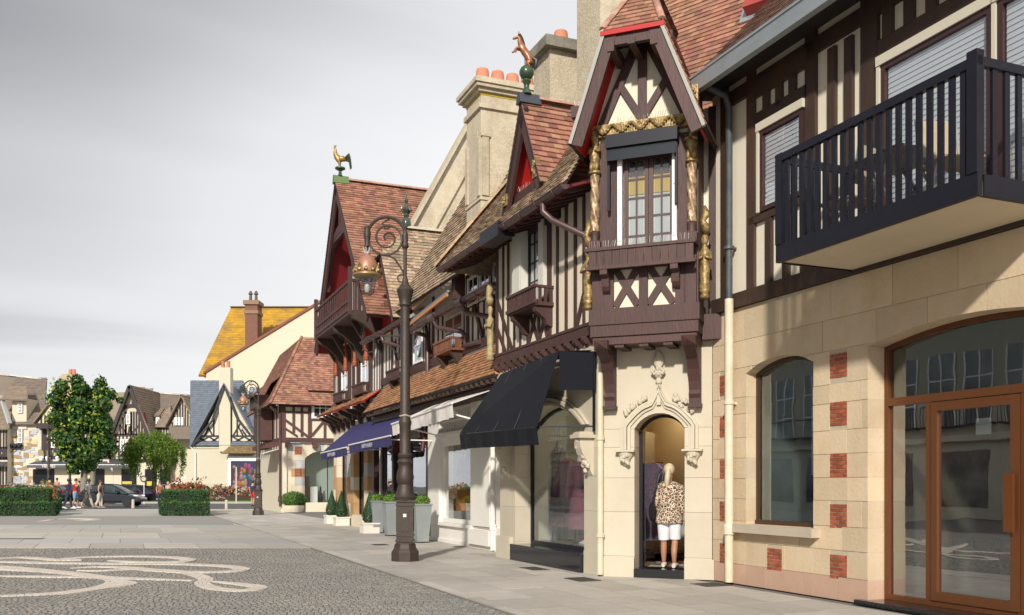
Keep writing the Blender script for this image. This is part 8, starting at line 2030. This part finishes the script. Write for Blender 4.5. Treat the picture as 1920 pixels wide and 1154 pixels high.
# ------------------------------------------------------------------ people
SKN = mat('skin_fair', (.52, .29, .20), .55, 0, (6, .3, (.46, .24, .165))); SKD = mat('skin_dark', (.12, .062, .042), .5)
def person(label, pose, pos, rz, h=1.72, skin=SKN, top=None, legs=None, shoes=None, hair=None, hairlen=.0, sleeve=.5, leglen=1.0, hat=None, bag=None, female=False, sub=2, loose=1.0, zbase=0, extra=None):
    """faces local +x; pose: stride, arm angles"""
    T = Thing('person', label, 'person', WLD, (0, 0, 0)); k = h/1.75
    st = pose.get('stride', .0); lean = pose.get('lean', 0)
    hipw, shw = (.10, .175) if female else (.095, .20)
    J = []; E_ = []
    def add(x, y, z, r, par=None, r2=None):
        J.append((x*k, y*k, z*k, r*k, (r2 or r)*k)); i = len(J)-1
        if par is not None: E_.append((par, i))
        return i
    pel = add(0, 0, .93, .115, None, .14); wst = add(lean*.3, 0, 1.10, .105, pel, .125); ch = add(lean*.7, 0, 1.30, .115, wst, .155); nk0 = add(lean, 0, 1.46, .062, ch); nk = add(lean*1.1+.01, 0, 1.53, .052, nk0)
    hd0 = add(lean*1.2+.03, 0, 1.60, .078, nk); hd1 = add(lean*1.25+.02, 0, 1.67, .092, hd0); hd2 = add(lean*1.25+.0, 0, 1.73, .06, hd1)
    nose = None
    limbs = {}
    for s_, nm in ((1, 'l'), (-1, 'r')):
        f = st*(1 if s_ > 0 else -1)
        hp = add(0, s_*hipw, .86, .095, pel); kn = add(f*.42+(.05 if f < 0 else .03), s_*hipw, .48+(.0 if f > 0 else .01), .062, hp); cf = add(f*.62-(.05 if f < 0 else -.0), s_*hipw, .28, .058, kn)
        an = add(f*.85-(.02 if f < 0 else 0), s_*hipw, .09+(.05 if f < -.1 else 0), .036, cf); to = add(f*.85+.15, s_*hipw*1.15, .03, .035, an)
        limbs['leg'+nm] = (hp, kn, cf, an, to)
        sh = add(lean*.9, s_*shw, 1.42, .062, ch)
        A = pose.get('arm'+nm, (.0, .1, .05))           # elbow offset fwd, hand fwd, hand up
        el_ = add(lean*.9+A[0], s_*(shw+.05), 1.42-.27*A[3] if len(A) > 3 else 1.15, .046, sh); wr = add(lean*.9+A[1], s_*(shw+(.03 if len(A) < 5 else A[4])), A[2] if A[2] > .3 else .92+A[2], .032, el_)
        up = 1 if A[2] > 1.2 else -1
        pm = add(lean*.9+A[1]+.015, s_*(shw+(.03 if len(A) < 5 else A[4])), (A[2] if A[2] > .3 else .92+A[2])+up*.06, .03, wr)
        z0 = (A[2] if A[2] > .3 else .92+A[2])+up*.06; xh = lean*.9+A[1]+.015; yh = s_*(shw+(.03 if len(A) < 5 else A[4]))
        for q, (dx, ln) in enumerate(((-.028, .065), (-.009, .08), (.011, .075), (.03, .06))):
            fa = add(xh+dx, yh, z0+up*(.035+ln*.4), .0085, pm); add(xh+dx+.008, yh-s_*.012, z0+up*(.035+ln), .0075, fa)
        ta = add(xh+.04, yh-s_*.01, z0+up*.0, .010, pm); add(xh+.055, yh-s_*.015, z0+up*.035, .0085, ta)
        limbs['arm'+nm] = (sh, el_, wr, pm)
    body = part(skin_mesh('body', J, E_, skin, sub), 'body', T)
    def shell(name, ids, edges, grow, m, under=None):
        mp = {i: n for n, i in enumerate(ids)}
        o = part(skin_mesh(name, [(J[i][0], J[i][1], J[i][2], J[i][3]+grow.get(i, grow['d'])*k, J[i][4]+grow.get(i, grow['d'])*k) for i in ids], [(mp[a], mp[b]) for a, b in edges], m, sub), name, T); return o
    def mid(i, j, t): 
        J.append(tuple(lerp(J[i][q], J[j][q], t) for q in range(5))); return len(J)-1
    if top:
        J.append((J[pel][0], J[pel][1], J[pel][2]-.10*k, J[pel][3]*1.05, J[pel][4]*1.08)); lowp = len(J)-1; ids = [lowp, pel, wst, ch, nk0]; ed = [(lowp, pel), (pel, wst), (wst, ch), (ch, nk0)]
        for nm in 'lr':
            sh, el_, wr, pm = limbs['arm'+nm]; 
            if sleeve <= 0: continue
            ids.append(sh); ed.append((ch, sh))
            if sleeve >= 1: e2 = mid(el_, wr, min(.9, sleeve-1+.0)) if sleeve < 2 else wr; ids += [el_, e2]; ed += [(sh, el_), (el_, e2)]
            else: e2 = mid(sh, el_, sleeve); ids.append(e2); ed.append((sh, e2))
        shell('shirt', ids, ed, {'d': .018*loose, nk0: -.004, pel: .030*loose, lowp: .034*loose}, top)
    if legs:
        upw = mid(pel, wst, .8); ids = [pel, upw]; ed = [(pel, upw)]
        for nm in 'lr':
            hp, kn, cf, an, to = limbs['leg'+nm]; ids.append(hp); ed.append((pel, hp))
            if leglen >= 1: ids += [kn, cf, an]; ed += [(hp, kn), (kn, cf), (cf, an)]
            else: e2 = mid(hp, kn, leglen/.6 if leglen < .6 else 1); ids.append(e2); ed.append((hp, e2))
        shell('trousers' if leglen >= 1 else 'shorts', ids, ed, {'d': .022*loose}, legs)
    if shoes:
        for nm in 'lr':
            an, to = limbs['leg'+nm][3:]; a, t_ = J[an], J[to]
            MB().tube([(a[0]-.07*k, a[1], max(.03, a[2]-.05*k)), (a[0]+.02, a[1], max(.04, a[2]-.03*k)), (t_[0], t_[1], .035*k), (t_[0]+.06*k, t_[1], .03*k)], [.035*k, .05*k, .046*k, .02*k], 8).build('shoe', shoes, T, smooth=True)
    hx_, hz_ = J[hd1][0], J[hd1][2]
    if hair:
        b = MB().ball((hx_-.02*k, 0, hz_+.025*k), .107*k, 14, (1.0, .92, 1.05))
        if hairlen: b.tube([(hx_-.08*k, 0, hz_+.02*k), (hx_-.12*k, 0, hz_-.08*k), (hx_-.11*k, 0, hz_-.08*k-hairlen*k)], [.05*k, .055*k, .02*k], 8)
        b.build('hair', hair, T, smooth=True)
    fx = J[hd0][0]+.075*k
    MB().ball((hx_+.092*k, 0, hz_-.035*k), .018*k, 6, (1, .8, 1.4)).build('nose', skin, T, body, smooth=True)
    for s_ in (-1, 1):
        MB().ball((hx_+.083*k, s_*.032*k, hz_), .009*k, 6).build('eye', BLK, T, body)
        MB().ball((hx_-.005*k, s_*.088*k, hz_-.02*k), .02*k, 6, (1, .4, 1.4)).build('ear', skin, T, body, smooth=True)
    MB().ball((hx_+.083*k, 0, hz_-.072*k), .016*k, 6, (.4, 1.2, .35)).build('mouth', mat('lips', (.32, .11, .09), .5), T, body)
    if hat: MB().lathe([(.105*k, 0), (.11*k, .04*k), (.09*k, .08*k), (.02*k, .10*k)], (hx_-.01*k, 0, hz_+.04*k), 12).box(hx_+.05*k, hx_+.19*k, -.07*k, .07*k, hz_+.045*k, hz_+.06*k).build('cap', hat, T, smooth=True)
    if extra: extra(T, J, limbs, k)
    T.o.location = (*pos, zbase); T.o.rotation_euler = (0, 0, rz); return T
def cloth(n, c): return mat('cloth_'+n, c, .85, 0, (4, .3, tuple(v*.7 for v in c)), (30, .1))
def gp(px, Y): return (X(px, Y), Y)
def bagx(T, J, L, k): MB().ball((-.12, -.20, 1.02), .15, 10, (.8, .4, 1.2)).tube([(0, -.15, 1.48), (-.08, -.21, 1.2), (-.12, -.2, 1.1)], .015, 5).build('shoulder_bag', NAVY, T, smooth=True)
def camx(T, J, L, k): MB().box(.18, .26, -.08, .08, 1.60, 1.70).tube([(.26, 0, 1.65), (.33, 0, 1.65)], .035, 8).build('camera', BLK, T)
person('man in navy jacket and dark cap walking right beside the low hedge', {'stride': .25, 'lean': .05, 'arml': (-.05, -.08, .02), 'armr': (.08, .16, .05)}, gp(127, 56), rad(8), 1.78, SKD, cloth('navy', (.025, .025, .07)), cloth('dark_jeans', (.03, .035, .06)), mat('white_shoes', (.65, .65, .65), .6), BLK, sleeve=1.85, hat=BLK, sub=1)
person('person in red shirt holding up a camera with both hands', {'stride': .12, 'lean': .04, 'arml': (.16, .16, 1.66, .5, -.10), 'armr': (.16, .16, 1.66, .5, -.10)}, gp(141, 57.5), rad(5), 1.80, SKN, cloth('red', (.55, .02, .015)), cloth('light_blue', (.18, .34, .45)), mat('white_shoes', (.65, .65, .65), .6), BLK, leglen=.58, sub=1, extra=camx)
person('man in white shirt and beige trousers striding right', {'stride': .36, 'lean': .06, 'arml': (.05, .18, .18), 'armr': (-.08, .02, .05)}, gp(164, 58.5), rad(3), 1.80, SKD, cloth('white', (.62, .58, .52)), cloth('beige', (.50, .44, .35)), mat('tan_shoes', (.30, .22, .14), .6), BLK, sleeve=1.4, sub=1)
person('woman in black sleeveless top and wide cream trousers walking right', {'stride': .16, 'lean': .05, 'arml': (.04, .12, .0), 'armr': (-.02, .05, .0)}, gp(186, 58), rad(5), 1.72, SKN, cloth('black', (.012, .012, .014)), cloth('cream_wide', (.58, .52, .43)), mat('tan_shoes', (.30, .22, .14), .6), mat('brown_hair', (.05, .028, .018), .6), .18, 0, female=True, sub=1, loose=1.5, extra=bagx)
person('man in white shirt and sunglasses behind the left hedge', {'stride': .1}, gp(81, 60), rad(-80), 1.78, SKN, cloth('white', (.62, .58, .52)), cloth('beige', (.50, .44, .35)), BLK, mat('brown_hair', (.05, .028, .018), .6), sub=1)
person('blonde woman beside the man in white behind the left hedge', {'stride': .1}, gp(93, 60), rad(-85), 1.70, SKN, cloth('olive_top', (.28, .27, .17)), cloth('beige', (.50, .44, .35)), BLK, mat('blonde_hair', (.55, .40, .16), .6), .2, .3, female=True, sub=1)
person('man in dark cap standing behind the red topped car', {}, gp(107, 82), rad(-90), 1.78, SKN, cloth('pink_shirt', (.50, .24, .20)), cloth('dark_jeans', (.03, .035, .06)), BLK, BLK, hat=BLK, sub=1, zbase=.25)
person('person in navy top and red shorts behind the second lamp post', {'stride': .05, 'arml': (.0, .05, .0)}, gp(474, 64), rad(75), 1.74, SKN, cloth('navy', (.025, .025, .07)), cloth('red_shorts', (.60, .035, .02)), BLK, BLK, leglen=.5, hat=BLK, sub=1)
person('person in brown top standing left of the middle hedge, by the weeping tree', {}, gp(300, 66), rad(-60), 1.70, SKN, cloth('rust', (.30, .10, .05)), cloth('dark_jeans', (.03, .035, .06)), BLK, mat('brown_hair', (.05, .028, .018), .6), sub=1)
person('person in pale pink top beyond the middle hedge, right of the weeping tree trunk', {}, gp(315, 70), rad(-100), 1.66, SKN, cloth('pale_pink', (.55, .34, .28)), cloth('beige', (.50, .44, .35)), BLK, mat('blonde_hair', (.55, .40, .16), .6), female=True, sub=1)
# the shopper stepping into the doorway
LEO = mat('leopard_print', (.62, .47, .33), .8)
t = LEO.node_tree; N = t.nodes; Lk = t.links; p = N['Principled BSDF']; tcn = N.new('ShaderNodeTexCoord')
v1 = N.new('ShaderNodeTexVoronoi'); v1.feature = 'DISTANCE_TO_EDGE'; v1.inputs['Scale'].default_value = 24; v2 = N.new('ShaderNodeTexVoronoi'); v2.inputs['Scale'].default_value = 24
nz = N.new('ShaderNodeTexNoise'); nz.inputs['Scale'].default_value = 22; mxv = N.new('ShaderNodeMix'); mxv.data_type = 'RGBA'; mxv.inputs[0].default_value = .035
Lk.new(tcn.outputs['Object'], mxv.inputs[6]); Lk.new(nz.outputs['Color'], mxv.inputs[7]); Lk.new(mxv.outputs[2], v1.inputs['Vector']); Lk.new(mxv.outputs[2], v2.inputs['Vector'])
cr1 = N.new('ShaderNodeValToRGB'); cr1.color_ramp.interpolation = 'CONSTANT'; cr1.color_ramp.elements[0].color = (.66, .52, .38, 1); cr1.color_ramp.elements[1].position = .085; cr1.color_ramp.elements[1].color = (.03, .018, .014, 1)
e3 = cr1.color_ramp.elements.new(.30); e3.color = (.30, .14, .06, 1)
Lk.new(v1.outputs['Distance'], cr1.inputs[0]); Lk.new(cr1.outputs[0], p.inputs['Base Color'])
WSH2 = cloth('white_shorts', (.70, .69, .72)); PLAT = mat('platinum_hair', (.50, .43, .30), .5, 0, (20, .5, (.48, .38, .2), (1, 1, .15)), (60, .3, (1, 1, .1)))
def woman_extra(T, J, L, k):
    q = k
    b = MB().lathe([(.205, .775), (.20, .86), (.185, .98), (.17, 1.10), (.168, 1.22), (.18, 1.33), (.19, 1.40), (.165, 1.45), (.10, 1.485), (.055, 1.50)], (0, 0, 0), 22, .82, 1.16); b.v = [(v[0]*q+.006*math.sin(v[1]*60), v[1]*q, v[2]*q) for v in b.v]
    for nm in 'lr':
        sh, el_, wr, pm = [Vector(J[i][:3]) for i in L['arm'+nm]]
        b.tube([sh+Vector((0, 0, .0)), sh.lerp(el_, .5), el_, el_.lerp(wr, .55), el_.lerp(wr, .8)], [.078*q, .07*q, .064*q, .066*q, .072*q], 12)
    b.build('blouse', LEO, T, smooth=True)
    b = MB().lathe([(.10, .76), (.165, .80), (.17, .88), (.15, .98)], (0, 0, 0), 20, .85, 1.08); b.v = [(v[0]*q, v[1]*q, v[2]*q) for v in b.v]
    for nm in 'lr':
        hp, kn = [Vector(J[i][:3]) for i in L['leg'+nm][:2]]
        b.tube([hp+Vector((0, 0, .04)), hp.lerp(kn, .3), hp.lerp(kn, .7), hp.lerp(kn, .98)], [.09*q, .108*q, .10*q, .097*q], 14)
    b.build('shorts', WSH2, T, smooth=True)
    MB().tube([(J[6][0]-.10, 0, J[6][2]+.02), (J[6][0]-.145, 0, J[6][2]-.07), (J[6][0]-.15, .01, J[6][2]-.16), (J[6][0]-.14, .015, J[6][2]-.27)], [.04, .045, .042, .012], 10).build('ponytail', PLAT, T, smooth=True)
    MB().tube([(J[6][0]-.125, -.03, J[6][2]-.045), (J[6][0]-.125, .03, J[6][2]-.045)], .03, 8).build('hair_tie', BLK, T)
    MB().tube([(-.06, .14, 1.44), (-.13, .19, 1.2), (-.08, .235, .98)], .018, 6).tube([(.05, .14, 1.44), (.06, .2, 1.2), (.02, .24, 1.0)], .018, 6).build('bag_strap', NAVY, T, smooth=True)
    MB().ball((-.03, .25, .86), .15, 12, (1.0, .38, 1.05)).build('handbag', NAVY, T, smooth=True)
    wr = J[L['armr'][3]]; MB().box(wr[0]-.03, wr[0]+.05, wr[1]-.04, wr[1]+.02, wr[2]-.12, wr[2]-.03).build('purse', LEO, T)
wp = CHA.world(.135, .30)
person('woman in leopard print blouse and white shorts with blonde ponytail entering the doorway', {'stride': .06, 'arml': (-.02, .08, .10), 'armr': (-.01, .04, .0)}, (wp.x, wp.y), CHA.a+rad(92), 1.56, mat('skin_tanned', (.36, .17, .10), .5, 0, (5, .3, (.40, .17, .09))), None, None, mat('pale_sandals', (.62, .57, .5), .6), PLAT, 0, 1.75, .52, female=True, loose=1.9, zbase=.136, extra=woman_extra)

# ------------------------------------------------------------------ goods in the shops
PAT = [mat('dress_'+n, c, .85, 0, (42, .8, d)) for n, c, d in (('floral_red', (.11, .014, .025), (.03, .03, .07)), ('floral_blue', (.03, .035, .12), (.35, .30, .38)), ('violet', (.05, .02, .08), (.28, .12, .20)), ('black', (.02, .02, .025), (.10, .05, .09)), ('orange', (.60, .22, .02), (.5, .16, .02)), ('magenta', (.14, .012, .04), (.30, .16, .20)))]
def garment(T, x, y, z, w, h, m, ax='x', name='garment'):
    b = MB(); n = 7; R = []
    for i, t in enumerate((0, .08, .3, .6, 1.0)):
        ww = w*(.28 if i == 0 else .5 if i == 1 else .42 if i == 2 else .48 if i == 3 else .58); R.append((ww, z-h*t))
    vs = []
    for r, zz in R:
        for k_ in range(10):
            a = k_*2*math.pi/10; dx, dy = r*math.cos(a), .05*math.sin(a)+.012*math.sin(a*3); vs.append((x+dx, y+dy, zz) if ax == 'x' else (x+dy, y+dx, zz))
    b.add(vs, [(i*10+k_, i*10+(k_+1) % 10, (i+1)*10+(k_+1) % 10, (i+1)*10+k_) for i in range(4) for k_ in range(10)]); return b.build(name, m, T, smooth=True)
# rails inside the doorway
T = Thing('clothes_rail', 'clothes rail full of dark dresses just inside the doorway, left', 'clothes rail', CHA, (-.30, 1.2, .135))
for y in (.75, 1.75): MB().tube([(-.30, y, .135), (-.30, y, 1.82)], .018, 8).build('upright', mat('brass_rail', (.30, .22, .12), .35, metal=.6), T)
MB().tube([(-.30, .7, 1.80), (-.30, 1.8, 1.80)], .015, 8).build('rail', mat('brass_rail', (.30, .22, .12), .35, metal=.6), T)
random.seed(6)
for i in range(9): garment(T, -.30, .80+i*.115, 1.76, .45, random.uniform(1.0, 1.3), PAT[(3, 1, 3, 0)[i % 4]])
T = Thing('clothes_rail', 'long clothes rail of dark garments along the shop back wall', 'clothes rail', CHA, (.2, 2.9, .135))
MB().tube([(-.7, 2.95, 1.72), (.8, 2.95, 1.72)], .018, 8).build('rail', DARKM, T)
for i in range(13): garment(T, -.6+i*.11, 2.95, 1.66, .5, random.uniform(.9, 1.35), PAT[(3, 0, 3, 2, 3, 5)[i % 6]], 'y')
for x in (-.68, .78): MB().tube([(x, 2.95, .135), (x, 2.95, 1.72)], .018, 8).build('upright', DARKM, T)
# mannequins in the windows
def mannequin(label, fr, x, y, z, ms, legs=True, h=1.55):
    T = Thing('mannequin', label, 'mannequin', fr, (x, y, z), group='dressed mannequins in shop windows'); q = h/1.55
    MB().lathe([(.16, 0), (.16, .02), (.02, .03), (.015, .75*q)], (x, y, z), 12).build('stand', DARKM, T)
    MB().lathe([(.10, .70*q), (.15, .82*q), (.115, 1.02*q), (.15, 1.22*q), (.16, 1.34*q), (.06, 1.42*q), (.045, 1.5*q), (.05, 1.53*q)], (x, y, z), 14, 1, .65).build('torso', mat('linen_torso', (.5, .44, .36), .8), T, smooth=True)
    MB().lathe([(.26, .28*q), (.22, .6*q), (.17, .98*q)], (x, y, z), 14, 1, .75).build('skirt', ms[0], T, smooth=True)
    MB().lathe([(.175, .97*q), (.165, 1.08*q), (.175, 1.25*q), (.185, 1.36*q), (.08, 1.44*q)], (x, y, z), 14, 1, .72).build('bodice', ms[1], T, smooth=True)
    for s_ in (-1, 1): MB().tube([(x+s_*.16, y, z+1.36*q), (x+s_*.24, y-.02, z+1.18*q), (x+s_*.25, y-.05, z+1.02*q)], [.07, .075, .06], 8).build('sleeve', ms[1], T, smooth=True)
mannequin('mannequin in orange skirt and patterned top in the white shop window', ROW, -21.55, -.36, .48, (PAT[4], PAT[1]), h=1.75)
mannequin('mannequin in dark floral dress deeper in the white shop window', ROW, -21.75, -.1, .48, (PAT[2], PAT[1]))
mannequin('mannequin in red floral dress in the arched awning shop window', ROW, -15.62, -.46, .34, (PAT[0], PAT[5]), h=1.7)
mannequin('mannequin in checked black and pale dress behind the red floral one', ROW, -16.5, -.2, .34, (PAT[0], mat('dress_checked', (.05, .05, .06), .85, 0, (30, .9, (.5, .45, .4)))), h=1.95)
mannequin('mannequin in magenta dress at the right of the arched awning shop window', ROW, -14.85, -.58, .34, (PAT[5], PAT[0]), h=1.6)
T = Thing('display_table', 'low display table with handbag in the arched awning shop window', 'table', ROW, (-15.2, -.4, .34))
MB().box(-15.85, -15.3, -.70, -.38, .98, 1.0).build('tabletop', DARKM, T)
for x in (-15.8, -15.35):
    for y in (-.66, -.42): MB().box(x-.012, x+.012, y-.012, y+.012, .34, .98).build('leg', DARKM, T)
T = Thing('handbag', 'small black handbag on the low display table', 'handbag', ROW, (-15.2, -.45, 1.0))
MB().box(-15.70, -15.42, -.60, -.46, 1.001, 1.18).build('pouch', BLK, T); MB().tube([(-15.66, -.53, 1.18), (-15.56, -.53, 1.32), (-15.46, -.53, 1.18)], .012, 6).build('handle', BLK, T)
T = Thing('no_entry_sticker', 'small round red no entry sticker on the arched shop window', 'sign', ROW, (-13.95, -.9, 1.95))
MB().lathe([(.085, 0), (.085, .004)], (0, 0, 0), 20).build('disc', mat('sign_red', (.5, .01, .02), .5), T).rotation_euler = (rad(90), 0, 0)
MB().box(-14.01, -13.89, -.908, -.9045, 1.94, 1.965).build('bar', WHITE, T)
for i, (x, c_) in enumerate(((-14.35, (.7, .68, .64)), (-14.08, (.62, .6, .56)))): 
    MB().tube([(x-.14, -.74, .40), (x, -.74, .41), (x+.14, -.74, .39)], [.03, .055, .03], 8).alone('shoe', mat('white_shoe', (.7, .68, .64), .5), ('white shoe on the shop floor, left one of two, behind the arched window', 'white shoe on the shop floor, right one of two, behind the arched window')[i], 'shoe', ROW, (x, -.74, .35), smooth=True)

T = Thing('clothes_rail', 'clothes rail of red and violet garments along the back of the arched awning shop', 'clothes rail', ROW, (-16.2, .3, .34))
MB().tube([(-17.0, .3, 1.75), (-15.2, .3, 1.75)], .015, 8).build('rail', DARKM, T)
for x in (-17.0, -15.2): MB().tube([(x, .3, .34), (x, .3, 1.75)], .015, 8).build('upright', DARKM, T)
for i in range(12): garment(T, -16.9+i*.145, .3, 1.71, .36, random.uniform(.7, 1.1), PAT[(0, 5, 2, 1, 0, 3)[i % 6]])
T = Thing('hanging_dress', 'orange and blue dress hung high in the white shop window', 'dress', ROW, (-20.9, -.45, 1.5))
garment(T, -20.9, -.45, 2.15, .42, .85, PAT[1]); MB().tube([(-20.9, -.45, 2.15), (-20.9, -.45, 2.36)], .006, 5).build('hanger', DARKM, T)
# ceiling lamps that light the shop displays
LMP = mat('shop_ceiling_lamp', (1, .9, .75), .5, emit=((1, .86, .66), 7.0))
T = Thing('ceiling_lamp', 'long ceiling lamp inside the arched awning shop', 'lamp', ROW, (-14.8, -.2, 3.2)); MB().box(-16.0, -13.6, -.35, -.15, 3.22, 3.26).build('diffuser', LMP, T); MB().box(-16.05, -13.55, -.38, -.12, 3.262, 3.29).build('housing', WHITE, T)
T = Thing('ceiling_lamp', 'long ceiling lamp inside the white shop', 'lamp', ROW, (-21, .2, 3.2)); MB().box(-22.3, -19.8, .1, .3, 3.22, 3.26).build('diffuser', LMP, T); MB().box(-22.35, -19.75, .07, .33, 3.262, 3.29).build('housing', WHITE, T)
